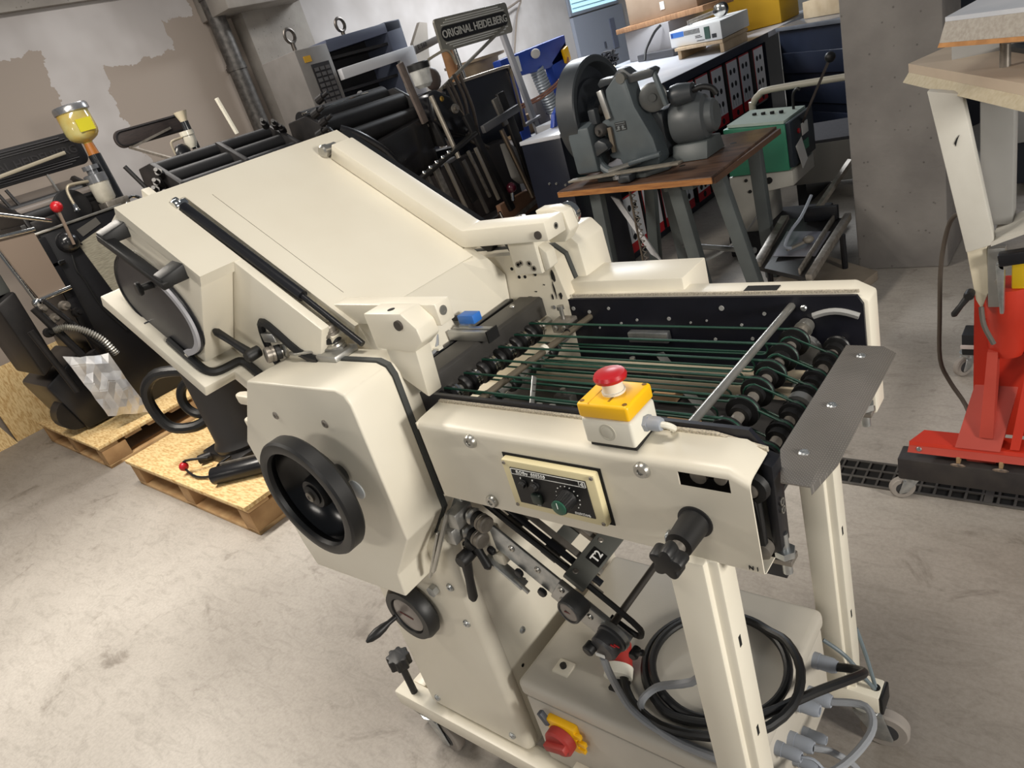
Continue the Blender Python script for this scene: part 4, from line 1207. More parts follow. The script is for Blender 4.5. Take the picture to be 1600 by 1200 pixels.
# ---------------------------------------------------------------- cables on and around the cabinet
pts = [(-0.345, 0.90, 0.325), (-0.318, 0.905, 0.327), (-0.296, 0.890, 0.345), (-0.300, 0.845, 0.378), (-0.335, 0.77, 0.410), (-0.39, 0.685, 0.424), (-0.45, 0.643, 0.420)]
for i in range(29):
    a = math.radians(-100 - i * 20)
    rr = 0.126 - 0.0165 * min(1.0, i / 18.0) + (0.018 * max(0, i - 24) / 13.0)
    pts.append((-0.500 + rr * 1.04 * math.cos(a), 0.760 + rr * math.sin(a), 0.4055 + 0.006 * (i > 18) + 0.010 * max(0, i - 24) / 13.0))
pts += [(-0.400, 0.838, 0.426), (-0.362, 0.79, 0.428), (-0.352, 0.72, 0.426), (-0.385, 0.65, 0.428), (-0.45, 0.615, 0.424), (-0.53, 0.607, 0.412), (-0.60, 0.63, 0.410), (-0.640, 0.672, 0.412)]
coil = MB().tube(pts, 0.0078, n=10, sub=3).build('power_cable', RUBBER, FM, label='coiled thick black power cable')
pl = MB().lathe((-0.668, 0.725, 0.425), (0.12, -0.35, -0.12), [(0, 0.016), (0.05, 0.024), (0.06, 0.024), (0.062, 0.020)], 24).build('red_plug', DRED, coil, label='red industrial plug')
MB().lathe((-0.652, 0.680, 0.416), (0.12, -0.35, -0.12), [(0, 0.026), (0.020, 0.026), (0.020, 0.0)], 24).build('plug_ring', WHITEPL, coil)
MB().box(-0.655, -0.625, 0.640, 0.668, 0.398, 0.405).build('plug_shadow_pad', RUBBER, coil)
gc = [('grey_cable', [(-0.578, 0.575, 0.585), (-0.582, 0.58, 0.55), (-0.592, 0.60, 0.47), (-0.58, 0.605, 0.425), (-0.53, 0.600, 0.408), (-0.45, 0.600, 0.405), (-0.385, 0.605, 0.40), (-0.34, 0.625, 0.34), (-0.335, 0.64, 0.30), (-0.350, 0.626, 0.285)], 0.0062),
      ('grey_cable', [(-0.355, 0.60, 0.80), (-0.40, 0.61, 0.70), (-0.46, 0.645, 0.52), (-0.56, 0.655, 0.435), (-0.575, 0.62, 0.412), (-0.50, 0.595, 0.408), (-0.40, 0.60, 0.405), (-0.35, 0.63, 0.36), (-0.30, 0.72, 0.30), (-0.272, 0.82, 0.285), (-0.29, 0.865, 0.29), (-0.345, 0.855, 0.285)], 0.0068),
      ('grey_cable', [(-0.345, 0.755, 0.285), (-0.315, 0.77, 0.27), (-0.285, 0.79, 0.21), (-0.265, 0.77, 0.12), (-0.262, 0.72, 0.04), (-0.25, 0.66, 0.008), (-0.23, 0.55, 0.008)], 0.006)]
for n_, path, r in gc:
    MB().tube(path, r, n=8, sub=5).build(n_, GREYCAB, cab)
for y, z, e in ((0.70, 0.245, (-0.27, 0.64, 0.02)), (0.655, 0.24, (-0.26, 0.58, 0.01)), (0.62, 0.23, (-0.28, 0.54, 0.01)), (0.76, 0.225, (-0.24, 0.70, 0.01)), (0.705, 0.325, (-0.22, 0.66, 0.01))):
    MB().tube([(-0.346, y, z), (-0.32, y + 0.004, z - 0.004), (-0.295, y - 0.005, z - 0.06), e], 0.0026, n=6, sub=5).build('thin_lead', GREYPL, cab)
MB().tube([(-0.392, 0.972, 0.30), (-0.355, 0.975, 0.27), (-0.325, 0.99, 0.20), (-0.318, 1.005, 0.165), (-0.318, 1.01, 0.15)], 0.004, n=8, sub=5).build('foot_lead', mat('slate_cable', (104, 116, 122), rough=0.5), cab)
MB().tube([(-0.352, 1.04, 0.28), (-0.335, 1.03, 0.22), (-0.318, 1.012, 0.165), (-0.316, 1.01, 0.15)], 0.004, n=8, sub=5).build('foot_lead', MATS['slate_cable'], cab)
MB().cyl((-0.317, 1.01, 0.1632), (-0.317, 1.01, 0.1642), 0.009, n=14).build('rail_hole', hole, FM)
for i in range(4):
    MB().tube([(-0.385 + i * 0.007, 0.575 + 0.002 * i, 0.862), (-0.383 + i * 0.008, 0.57, 0.85), (-0.378 + i * 0.008, 0.572, 0.835), (-0.370 + i * 0.006, 0.578, 0.80)], 0.0036, n=8, sub=3).build('cable_bundle', GREYCAB, cab)

# ------------------------------------------------------------------ floor drain with grating
GRATE = mat('cast_iron_grate', (104, 101, 97), (84, 81, 78), rough=0.6, metal=0.4, scale=20)
gx0, gx1, gy0, gy1 = -0.68, 0.35, 1.845, 1.965
dr = thing('floor_drain', 'long narrow iron grating of a floor drain beside the red stand', 'drain', (-0.2, 1.9, 0))
MB().box(gx0, gx1, gy0, gy1, 0.0003, 0.0015).build('drain_channel', mat('drain_dark', (14, 13, 12), rough=0.9), dr)
for y in (gy0, gy0 + 0.038, gy0 + 0.078, gy1):
    MB().box(gx0, gx1, y - 0.004, y + 0.004, 0.001, 0.0065).build('grate_bar', GRATE, dr, bevel=0.001)
bx = MB().box(-0.003, 0.003, gy0, gy1, 0.001, 0.006).build('grate_rib', GRATE, dr)
n_r = 26
for i in range(1, n_r + 1):
    o = bx if i == n_r else bx.copy()
    if i != n_r:
        COL.objects.link(o)
    o.location = (gx0 + i * (gx1 - gx0) / (n_r + 1), 0, 0)
    o.location += Vector((0, 0, 0))
MB().box(-0.255, -0.235, gy0, gy1, 0.001, 0.0066).build('grate_joint', GRATE, dr)

# ------------------------------------------------------------------ red stand with white column and two wooden boards on the right
OFFW = mat('offwhite_sheet', (206, 204, 196), (196, 193, 184), rough=0.5, scale=9)
GREYS = mat('grey_sheet', (150, 149, 147), (140, 139, 136), rough=0.55, scale=6)
REDP = mat('red_machine_paint', (190, 50, 30), (180, 46, 28), rough=0.45, scale=7)
SALM = mat('faded_red_paint', (178, 66, 52), (164, 58, 45), rough=0.55, scale=9)
STEELB = mat('raw_black_steel', (58, 55, 56), (72, 68, 66), rough=0.5, metal=0.5, scale=14)
PLY = mat('worn_plywood_top', (176, 160, 142), (186, 171, 152), rough=0.7, scale=6)
PLYE = mat('board_edge_paint', (182, 172, 148), (172, 160, 134), rough=0.8, scale=90)
PLYB = mat('worn_board_edge', (172, 166, 158), (156, 149, 140), rough=0.85, scale=140)
ORNG = mat('bare_wood_edge', (186, 134, 82), (160, 112, 66), rough=0.8, scale=30)
rs_ = thing('jogging_stand', 'red and off-white machine stand on casters carrying two wooden boards at the right edge', 'machine stand', (-0.25, 1.85, 0))
RS = rs_
# lower board
A0, A1, A2, A3 = (-0.453, 2.130), (-0.003, 1.345), (0.03, 1.50), (-0.372, 2.352)
b1 = MB().prZ([A0, A1, A2, A3], 1.120, 1.141).build('lower_board', PLY, RS)
MB().loft([(A0[0] - .012, A0[1] - .012, 1.100), (A1[0] - .012, A1[1] - .012, 1.100), (A2[0], A2[1], 1.100), (A3[0] - .012, A3[1], 1.100)],
          [(A0[0], A0[1], 1.1198), (A1[0], A1[1], 1.1198), (A2[0], A2[1], 1.1198), (A3[0], A3[1], 1.1198)]).build('board_underlay', PLYE, b1)
MB().loft([(-0.385, 2.33, 1.141), (0.02, 1.50, 1.141), (0.02, 1.52, 1.141), (-0.36, 2.35, 1.141)], [(-0.38, 2.33, 1.150), (0.02, 1.50, 1.150), (0.02, 1.52, 1.150), (-0.36, 2.35, 1.150)]).build('board_back_strip', RUBBER, b1)
# upper board
B0, B1, B2, B3 = (-0.302, 1.735), (0.12, 1.35), (0.2, 1.6), (-0.262, 2.02)
b2 = MB().prZ([B0, B1, B2, B3], 1.262, 1.270).build('upper_board', mat('pale_blue_laminate', (196, 200, 208), (214, 216, 222), rough=0.35, scale=6), RS)
MB().loft([(B0[0] - .010, B0[1] - .006, 1.226), (B1[0] - .010, B1[1] - .006, 1.226), (B2[0], B2[1], 1.226), (B3[0] - .006, B3[1], 1.226)],
          [(B0[0], B0[1], 1.2618), (B1[0], B1[1], 1.2618), (B2[0], B2[1], 1.2618), (B3[0], B3[1], 1.2618)]).build('board_edge', PLYB, b2)
MB().loft([(B0[0] - .013, B0[1] - .008, 1.218), (B1[0] - .013, B1[1] - .008, 1.218), (B2[0], B2[1], 1.218), (B3[0] - .008, B3[1], 1.218)],
          [(B0[0] - .010, B0[1] - .006, 1.2258), (B1[0] - .010, B1[1] - .006, 1.2258), (B2[0], B2[1], 1.2258), (B3[0] - .006, B3[1], 1.2258)]).build('board_wood_edge', ORNG, b2)
MB().bar((-0.20, 1.80, 1.205), (0.05, 1.60, 1.205), 0.05, 0.025).build('board_rail', GREYS, RS)
MB().cyl((-0.215, 1.83, 1.13), (-0.215, 1.83, 1.22), 0.010, n=12).build('board_post', DSTEEL, RS)
MB().prY([(-0.345, 1.21), (-0.225, 1.21), (-0.225, 1.135), (-0.345, 1.135)], 2.05, 2.06).build('back_web', GREYS, RS)
# column sheets
c1 = MB().loft([(-0.356, 1.83, 1.120), (-0.290, 1.83, 1.102), (-0.290, 1.86, 1.102), (-0.356, 1.86, 1.120)],
               [(-0.286, 1.83, 0.742), (-0.230, 1.83, 0.760), (-0.230, 1.86, 0.760), (-0.286, 1.86, 0.742)]).build('slanted_column', OFFW, RS, bevel=0.003)
MB().prY([(-0.306, 1.000), (-0.302, 1.010), (-0.296, 1.017), (-0.300, 1.006), (-0.303, 0.993)], 1.8285, 1.8297).build('column_scratch', BLACKP, c1)
MB().loft([(-0.238, 1.83, 0.755), (-0.15, 1.80, 0.800), (-0.15, 1.95, 0.800), (-0.238, 1.95, 0.760)], [(-0.238, 1.83, 0.765), (-0.15, 1.80, 0.812), (-0.15, 1.95, 0.812), (-0.238, 1.95, 0.772)]).build('column_shelf', OFFW, RS)
MB().box(-0.268, -0.205, 1.90, 1.96, 0.78, 1.105).build('back_column', GREYS, RS, bevel=0.003)
MB().box(-0.182, -0.13, 1.97, 2.02, 0.70, 1.105).build('back_column', OFFW, RS, bevel=0.003)
MB().prY([(-0.294, 0.742), (-0.252, 0.742), (-0.248, 0.622), (-0.262, 0.575), (-0.274, 0.602)], 1.875, 1.90).build('lower_column', mat('ivory_sheet', (208, 200, 180), (190, 180, 156), rough=0.6, scale=7), RS, bevel=0.002)
MB().prY([(-0.250, 0.735), (-0.215, 0.735), (-0.218, 0.585), (-0.248, 0.585)], 1.868, 1.895).build('steel_gusset', ALU, RS, bevel=0.002)
MB().prY([(-0.232, 0.70), (-0.214, 0.70), (-0.214, 0.575), (-0.222, 0.575)], 1.85, 1.868).build('steel_gusset', ZINC, RS, bevel=0.002)
MB().cyl((-0.226, 1.868, 0.655), (-0.226, 1.855, 0.655), 0.008, n=12).build('gusset_bolt', STEEL, RS)
MB().cyl((-0.215, 1.868, 0.70), (-0.215, 1.850, 0.70), 0.011, n=12).build('gusset_bolt', STEEL, RS)
MB().bar((-0.225, 1.85, 0.715), (-0.12, 1.85, 0.73), 0.03, 0.03).build('dark_cross_arm', BLACK, RS, bevel=0.004)
MB().box(-0.205, -0.165, 1.895, 1.94, 0.62, 0.705).build('yellow_block', mat('yellow_paint', (214, 178, 24), rough=0.45), RS, bevel=0.003)
# red column
MB().lathe((-0.215, 1.93, 0.43), (0, 0, 1), [(0, 0.034), (0.02, 0.040), (0.10, 0.044), (0.105, 0.047), (0.18, 0.050), (0.19, 0.050), (0.19, 0)], 28).build('red_socket', REDP, RS)
MB().loft([(-0.285, 1.93, 0.615), (-0.125, 1.93, 0.615), (-0.125, 1.95, 0.615), (-0.285, 1.95, 0.615)], [(-0.290, 1.93, 0.18), (-0.120, 1.93, 0.18), (-0.120, 1.95, 0.18), (-0.290, 1.95, 0.18)]).build('red_back_plate', REDP, RS)
MB().loft([(-0.252, 1.89, 0.45), (-0.230, 1.89, 0.45), (-0.230, 1.93, 0.45), (-0.252, 1.93, 0.45)], [(-0.262, 1.835, 0.225), (-0.232, 1.835, 0.225), (-0.232, 1.93, 0.225), (-0.262, 1.93, 0.225)]).build('red_rib', SALM, RS)
MB().loft([(-0.315, 1.82, 0.196), (-0.215, 1.82, 0.196), (-0.190, 1.93, 0.33), (-0.285, 1.93, 0.33)], [(-0.315, 1.83, 0.190), (-0.215, 1.83, 0.190), (-0.190, 1.94, 0.324), (-0.285, 1.94, 0.324)]).build('red_gusset', SALM, RS)
MB().loft([(-0.195, 1.83, 0.20), (-0.175, 1.83, 0.20), (-0.135, 1.93, 0.50), (-0.160, 1.93, 0.50)], [(-0.195, 1.85, 0.20), (-0.175, 1.85, 0.20), (-0.135, 1.95, 0.50), (-0.160, 1.95, 0.50)]).build('red_gusset', REDP, RS)
ft = MB().prX([(1.815, 0.178), (1.90, 0.178), (1.90, 0.192), (1.850, 0.192), (1.822, 0.188)], -0.425, 0.2)
ft = MB().loft([(-0.425, 1.822, 0.186), (-0.405, 1.90, 0.186), (0.2, 1.90, 0.186), (0.2, 1.822, 0.186)], [(-0.425, 1.826, 0.196), (-0.400, 1.89, 0.196), (0.2, 1.89, 0.196), (0.2, 1.826, 0.196)]).build('red_foot_plate', REDP, RS)
MB().loft([(-0.428, 1.812, 0.168), (-0.428, 1.822, 0.168), (0.2, 1.822, 0.168), (0.2, 1.812, 0.168)], [(-0.425, 1.822, 0.1855), (-0.425, 1.832, 0.1855), (0.2, 1.832, 0.1855), (0.2, 1.822, 0.1855)]).build('red_foot_lip', SALM, ft)
bolt((-0.40, 1.818, 0.178), (0, -1, 0.3), 0.007, ft)
MB().box(-0.452, 0.2, 1.80, 1.87, 0.080, 0.150).build('black_foot_tube', STEELB, RS, bevel=0.005)
for x in (-0.31, -0.215):
    MB().box(x, x + 0.008, 1.805, 1.855, 0.150, 0.170).build('weld_spacer', mat('tan_weld', (150, 122, 88), rough=0.7), RS)
    MB().ball((x + 0.004, 1.803, 0.150), 0.012, 10, (1.6, 0.3, 0.5)).build('weld_bead', mat('weld_metal', (150, 132, 116), (90, 82, 78), rough=0.5, metal=0.6, scale=90), RS)
MB().box(-0.29, -0.225, 1.83, 1.85, 0.150, 0.170).build('foot_gap_plate', SALM, RS)
caster(-0.43, 1.835, 0.080, -2.7, 0.034, RS)
caster(0.12, 1.835, 0.080, -2.7, 0.034, RS)
# rear foot of the stand
MB().box(-0.415, 0.0, 2.55, 2.63, 0.085, 0.165).build('rear_foot', BLACK, RS, bevel=0.004)
MB().box(-0.418, -0.30, 2.546, 2.55, 0.112, 0.126).build('rear_foot_label', mat('pale_label', (190, 178, 174), rough=0.7), RS)
MB().box(-0.26, -0.22, 1.95, 2.56, 0.15, 0.19).build('base_beam', REDP, RS)
caster(-0.40, 2.58, 0.085, -2.2, 0.036, RS)
clamp_lever((-0.285, 1.86, 0.622), (-0.318, 1.845, 0.572), 0.009, RS)
MB().tube([(-0.30, 1.95, 0.80), (-0.345, 2.05, 0.76), (-0.372, 2.10, 0.70), (-0.388, 2.10, 0.60), (-0.394, 2.10, 0.45), (-0.396, 2.10, 0.31), (-0.372, 2.10, 0.235), (-0.33, 2.08, 0.17), (-0.29, 2.0, 0.12)], 0.006, n=8, sub=4).build('hanging_cable', mat('brown_cable', (74, 66, 58), rough=0.6), RS)
MB().tube([(-0.262, 1.87, 0.585), (-0.255, 1.86, 0.54), (-0.235, 1.86, 0.49)], 0.006, n=8, sub=4).build('stand_cable', mat('grey_brown_cable', (92, 86, 80), rough=0.6), RS)
# dark machine far behind the stand
dm = thing('dark_press', 'dark machine half hidden behind the white column at the right edge', 'machine', (-0.1, 4.9, 0))
MB().box(-0.55, 0.6, 4.6, 5.3, 0.05, 1.05).build('body', mat('dark_blue_grey', (40, 44, 52), rough=0.5), dm, bevel=0.02)
MB().box(-0.50, -0.36, 4.5, 4.6, 0.3, 0.5).build('grey_panel', GREYS, dm, bevel=0.004)
for z in (0.55, 0.63, 0.71):
    MB().box(-0.52, -0.30, 4.57, 4.6, z, z + 0.03).build('pale_slat', OFFW, dm, bevel=0.003)
MB().box(-0.3, 0.5, 4.52, 4.6, 0.05, 0.4).build('red_panel', REDP, dm, bevel=0.004)

# ------------------------------------------------------------------ steel table with wooden top
WOODT = mat('dark_oiled_wood', (104, 78, 62), (66, 50, 42), rough=0.28, scale=4, stretch=(1.2, 6, 4), detail=7)
WOODE = mat('oak_edge', (168, 116, 66), (140, 92, 52), rough=0.5, scale=12, stretch=(1, 1, 8))
GSTEEL = mat('grey_green_steel', (82, 88, 88), (74, 79, 80), rough=0.45, scale=8)
wt = thing('work_table', 'grey steel table with splayed legs and dark wooden top behind the folding machine', 'table', (-1.78, 3.2, 0))
tx0, tx1, ty0, ty1 = -2.22, -1.352, 2.82, 3.66
tt = MB().prZ([(tx0 - 0.02, 2.93), (tx1, ty0), (tx1 - 0.02, ty1), (tx0, ty1 + 0.05)], 0.72, 0.752).build('table_top', WOODT, wt, bevel=0.003)
MB().loft([(tx0 - 0.021, 2.925, 0.722), (tx1 + .001, ty0 - 0.004, 0.722), (tx1 + .001, ty0 - 0.004, 0.748), (tx0 - 0.021, 2.925, 0.748)],
          [(tx0 - 0.021, 2.932, 0.722), (tx1 + .001, ty0 + 0.003, 0.722), (tx1 + .001, ty0 + 0.003, 0.748), (tx0 - 0.021, 2.932, 0.748)]).build('front_edging', WOODE, tt)
MB().box(tx1 - 0.03, tx1 + 0.006, ty0 + 0.02, ty1 - 0.02, 0.716, 0.742).build('side_edging', mat('brown_edge', (92, 66, 50), rough=0.5), tt)
for x, y in ((-1.62, 3.10), (-1.57, 3.22), (-1.50, 3.42)):
    MB().cyl((x, y, 0.7515), (x, y, 0.7525), 0.016, n=14).build('top_hole', hole, tt)
for (a, b) in (((-2.05, 2.99, 0.72), (-2.08, 3.00, 0.0)), ((-1.60, 2.96, 0.72), (-1.53, 2.98, 0.0)), ((-1.40, 2.98, 0.72), (-1.28, 3.02, 0.0)), ((-2.05, 3.55, 0.72), (-2.15, 3.56, 0.0)), ((-1.44, 3.52, 0.72), (-1.44, 3.54, 0.0)), ((-1.83, 3.3, 0.72), (-1.80, 3.32, 0.0))):
    MB().bar(a, b, 0.065, 0.05, up=(0, 1, 0)).build('table_leg', GSTEEL, wt, bevel=0.006)
MB().bar((-1.66, 2.985, 0.70), (-1.50, 2.965, 0.70), 0.05, 0.05).build('leg_head', GSTEEL, wt, bevel=0.004)
MB().cyl((-1.80, 3.30, 0.29), (-1.31, 3.05, 0.33), 0.014, n=14).build('stretcher', mat('tube_grey', (118, 120, 120), rough=0.35, metal=0.6), wt)
# pull rod with spring below the table
MB().cyl((-1.86, 2.99, 0.72), (-1.87, 2.99, 0.20), 0.006, n=10).build('pull_rod', mat('brown_steel', (104, 94, 84), rough=0.5, metal=0.6), wt)
MB().tube([(-1.845 + 0.010 * math.cos(i * 0.9), 2.99 + 0.010 * math.sin(i * 0.9), 0.70 - i * 0.0042) for i in range(92)], 0.0026, n=5).build('pull_spring', DSTEEL, wt)
tag(MB().loft([(-2.02, 3.06, 0.66), (-1.97, 3.05, 0.64), (-1.97, 3.06, 0.64), (-2.02, 3.07, 0.66)], [(-1.86, 3.06, 0.34), (-1.80, 3.05, 0.30), (-1.80, 3.06, 0.30), (-1.86, 3.07, 0.33)]).build('paper_sheet', mat('crumpled_paper', (206, 206, 208), (180, 180, 184), rough=0.8, scale=20)), 'crumpled white paper hanging under the wooden table', 'paper')

# ------------------------------------------------------------------ eyelet / punching machine on the table
PG = mat('press_grey_enamel', (92, 100, 104), (84, 92, 96), rough=0.35, scale=9)
PGD = mat('press_dark_grey', (60, 64, 68), (52, 56, 60), rough=0.4, scale=9)
ey = thing('punching_machine', 'grey punching machine with big flywheel standing on the wooden table', 'machine', (-1.85, 3.2, 0.752))
FW = (-2.145, 3.27, 1.055)
fw_ = MB().lathe_closed(FW, (1, 0, 0), [(-0.055, 0.225), (-0.055, 0.258), (-0.048, 0.265), (0.052, 0.265), (0.058, 0.258), (0.058, 0.232), (0.048, 0.226)], 64).build('flywheel_rim', PGD, ey)
MB().lathe(FW, (1, 0, 0), [(-0.03, 0), (-0.03, 0.227), (-0.01, 0.227), (-0.005, 0.165), (0.012, 0.160), (0.012, 0.075), (0.05, 0.065), (0.05, 0)], 48).build('flywheel_disc', mat('flywheel_web', (50, 54, 60), rough=0.4), ey)
MB().cyl((-2.2, 3.27, 1.055), (-1.80, 3.27, 1.055), 0.03, n=20).build('flywheel_shaft', DSTEEL, ey)
# near side drum casing
MB().prX([(3.02, 0.80), (3.10, 0.78), (3.16, 0.83), (3.15, 1.02), (3.08, 1.04), (3.01, 1.02)], -2.16, -2.03).build('brake_casing', PG, ey, bevel=0.012)
# main frame: tapering side cheek facing the camera
fr = MB().prY([(-2.00, 1.02), (-1.965, 1.03), (-1.94, 1.16), (-1.88, 1.205), (-1.845, 1.215), (-1.825, 1.19), (-1.805, 1.06), (-1.74, 0.90), (-1.725, 0.80), (-1.735, 0.775), (-1.92, 0.775), (-1.94, 0.83), (-1.985, 0.84), (-1.995, 0.86), (-1.955, 0.87), (-1.95, 0.99), (-2.0, 0.995)], 3.09, 3.20).build('frame_cheek', PG, ey, bevel=0.008, seg=3)
MB().box(-2.0, -1.73, 3.20, 3.40, 0.78, 1.0).build('frame_back', PGD, ey, bevel=0.015)
pltm = MB().box(-1.925, -1.865, 3.0865, 3.090, 0.965, 1.005).build('maker_plate', mat('plate_dark', (44, 46, 48), rough=0.4), ey)
pf = MB()
for a in ((-1.922, -1.868, 0.999, 1.002), (-1.922, -1.868, 0.990, 0.992), (-1.922, -1.90, 0.968, 0.972), (-1.89, -1.868, 0.968, 0.972)):
    pf.box(a[0], a[1], 3.0855, 3.0868, a[2], a[3])
pf.lathe((-1.907, 3.0868, 0.980), (0, -1, 0), [(0, 0.007), (0.001, 0.007), (0.001, 0)], 10).lathe((-1.883, 3.0868, 0.980), (0, -1, 0), [(0, 0.007), (0.001, 0.007), (0.001, 0)], 10)
pf.build('maker_plate_relief', mat('plate_relief', (122, 128, 130), rough=0.4), pltm, kind='stuff')
# upper lever arm and rocker
MB().prY([(-1.99, 1.19), (-1.97, 1.21), (-1.90, 1.205), (-1.86, 1.235), (-1.83, 1.23), (-1.80, 1.20), (-1.70, 1.205), (-1.68, 1.19), (-1.70, 1.165), (-1.82, 1.16), (-1.86, 1.185), (-1.98, 1.17)], 3.11, 3.18).build('rocker_arm', PGD, ey, bevel=0.006)
MB().cyl((-1.845, 3.085, 1.195), (-1.845, 3.20, 1.195), 0.024, n=20).build('rocker_pin', mat('pin_grey', (126, 126, 122), rough=0.35, metal=0.6), ey)
MB().bar((-1.695, 3.13, 1.185), (-1.66, 3.13, 1.03), 0.025, 0.02).build('connecting_rod', PG, ey, bevel=0.004)
MB().bar((-1.965, 3.08, 1.165), (-1.945, 3.08, 1.03), 0.03, 0.018, up=(0, 1, 0)).build('push_rod', ALU, ey, bevel=0.003)
MB().box(-2.045, -2.005, 3.06, 3.10, 1.02, 1.09).build('trip_block', PGD, ey, bevel=0.004)
MB().lathe((-2.0, 3.09, 0.985), (0, -1, 0), [(0, 0.032), (0.03, 0.030), (0.04, 0.022), (0.04, 0.010), (0.055, 0.010), (0.055, 0)], 24).build('clutch_knob', mat('knob_grey', (88, 86, 84), rough=0.4, metal=0.4), ey)
MB().prY([(-2.05, 0.93), (-2.0, 0.95), (-1.965, 0.93), (-1.95, 0.90), (-1.99, 0.885), (-2.05, 0.86)], 3.03, 3.10).build('feed_head', PGD, ey, bevel=0.01)
MB().tube([(-2.05, 3.07, 0.86), (-2.03, 3.06, 0.82), (-1.99, 3.05, 0.79), (-1.94, 3.05, 0.775)], 0.022, n=10, sub=4).build('curved_chute', PG, ey)
MB().box(-1.965, -1.945, 3.075, 3.09, 0.87, 0.99).build('guide_slot', mat('slot_brown', (112, 102, 88), rough=0.6), ey)
# eccentric disc, motor
MB().lathe((-1.735, 3.17, 1.075), (0.25, -1, 0), [(0, 0.062), (0.02, 0.066), (0.03, 0.066), (0.034, 0.058), (0.034, 0.02), (0.04, 0.018), (0.04, 0)], 32).build('eccentric_disc', mat('disc_grey', (86, 88, 88), rough=0.35, metal=0.5), ey)
MB().cyl((-1.80, 3.25, 1.04), (-1.58, 3.28, 1.055), 0.03, n=16).build('drive_shaft', PGD, ey)
mt = MB().lathe((-1.70, 3.26, 0.925), (1, 0.12, 0), [(0, 0.05), (0.0, 0.095), (0.02, 0.108), (0.13, 0.112), (0.155, 0.100), (0.165, 0.080), (0.195, 0.074), (0.205, 0.06), (0.205, 0)], 36).build('motor', mat('motor_enamel', (84, 88, 90), rough=0.4), ey)
MB().lathe((-1.66, 3.20, 1.055), (1, 0.1, 0), [(0, 0.02), (0, 0.045), (0.03, 0.05), (0.06, 0.046), (0.10, 0.04), (0.10, 0)], 20).build('gear_hub', PGD, mt)
MB().tube([(-1.56, 3.21, 1.06), (-1.52, 3.22, 1.065), (-1.48, 3.23, 1.05), (-1.465, 3.24, 1.02)], 0.014, n=10, sub=4).build('motor_cable_elbow', BLACKP, mt)
MB().prX([(3.16, 0.7538), (3.37, 0.7538), (3.34, 0.83), (3.19, 0.83)], -1.70, -1.52).build('motor_foot', GSTEEL, mt, bevel=0.005)
# base plates, rule and lay gauge
MB().prZ([(-2.03, 2.99), (-1.74, 2.96), (-1.66, 3.05), (-1.72, 3.32), (-2.0, 3.36)], 0.7538, 0.778).build('base_plate', GSTEEL, ey, bevel=0.006)
MB().bar((-2.17, 2.965, 0.788), (-1.55, 2.955, 0.800), 0.05, 0.010).build('lay_rule', mat('wooden_rule', (134, 128, 116), (112, 106, 96), rough=0.6, scale=30), ey, bevel=0.002)
MB().bar((-1.96, 3.0, 0.80), (-1.82, 3.08, 0.81), 0.07, 0.012).build('lay_plate', mat('plate_pale', (140, 138, 132), rough=0.5, metal=0.4), ey, bevel=0.003)
MB().bar((-1.86, 3.04, 0.815), (-1.70, 3.07, 0.83), 0.05, 0.02).build('lay_arm', PG, ey, bevel=0.006)
cl = MB().box(-1.86, -1.79, 2.90, 2.98, 0.7545, 0.790).build('table_clamp', PGD, ey, bevel=0.010)
MB().lathe((-1.835, 2.86, 0.788), (0, 0, 1), [(0, 0.016), (0.014, 0.016), (0.014, 0.006), (0.02, 0.006), (0.02, 0)], 6).build('clamp_bolt', ZINC, cl)

# ------------------------------------------------------------------ black counter with cassette boxes
CB = mat('blue_black_lacquer', (24, 27, 38), (29, 32, 44), rough=0.3, scale=6)
ct = thing('black_counter', 'long black counter holding a row of red and white boxes', 'counter', (-2.9, 5.2, 0))
REFLTOP = mat('painted_reflection_top', (196, 198, 204), (182, 184, 192), rough=0.3, scale=3)  # pale colour stands in for window light reflected off the black top
MB().prZ([(-2.95, 3.80), (-2.462, 3.80), (-2.462, 6.60), (-2.50, 8.3), (-4.5, 8.3), (-4.5, 6.3), (-2.95, 5.2)], 0.93, 0.975).build('counter_top', REFLTOP, ct, bevel=0.004)
MB().box(-2.475, -2.453, 3.80, 6.60, 0.915, 0.974).build('top_edge', CB, ct)
MB().box(-2.95, -2.93, 3.80, 6.60, 0.0, 0.93).build('counter_back', CB, ct)
MB().prZ([(-2.96, 5.25), (-2.96, 8.25), (-4.45, 8.25), (-4.45, 6.35)], 0.0, 0.93).build('counter_rear_block', CB, ct)
MB().box(-2.93, -2.50, 3.80, 6.60, 0.0, 0.06).build('counter_plinth', CB, ct)
MB().box(-2.93, -2.50, 3.80, 6.60, 0.445, 0.470).build('counter_shelf', CB, ct)
for y in (3.81, 4.84, 5.645, 6.59):
    MB().box(-2.93, -2.48, y - 0.009, y + 0.009, 0.06, 0.93).build('counter_divider', CB, ct)
nc_ = thing('navy_chest', 'dark navy sheet metal chest with rivet dots left of the wooden table', 'chest', (-2.55, 3.5, 0))
MB().box(-2.68, -2.40, 3.28, 3.76, 0.0, 0.955).build('chest_body', CB, nc_, bevel=0.004)
MB().box(-2.685, -2.395, 3.275, 3.765, 0.956, 0.978).build('chest_top', REFLTOP, nc_, bevel=0.003)
for x, z in ((-2.55, 0.72), (-2.50, 0.715), (-2.44, 0.70), (-2.56, 0.40)):
    MB().cyl((x, 3.281, z), (x, 3.274, z), 0.007, n=10).build('rivet', ZINC, nc_)
CARD = mat('white_card', (212, 212, 216), rough=0.6)
CRED = mat('red_card', (176, 30, 40), rough=0.5)
CBLK = mat('black_print', (24, 24, 28), rough=0.6)


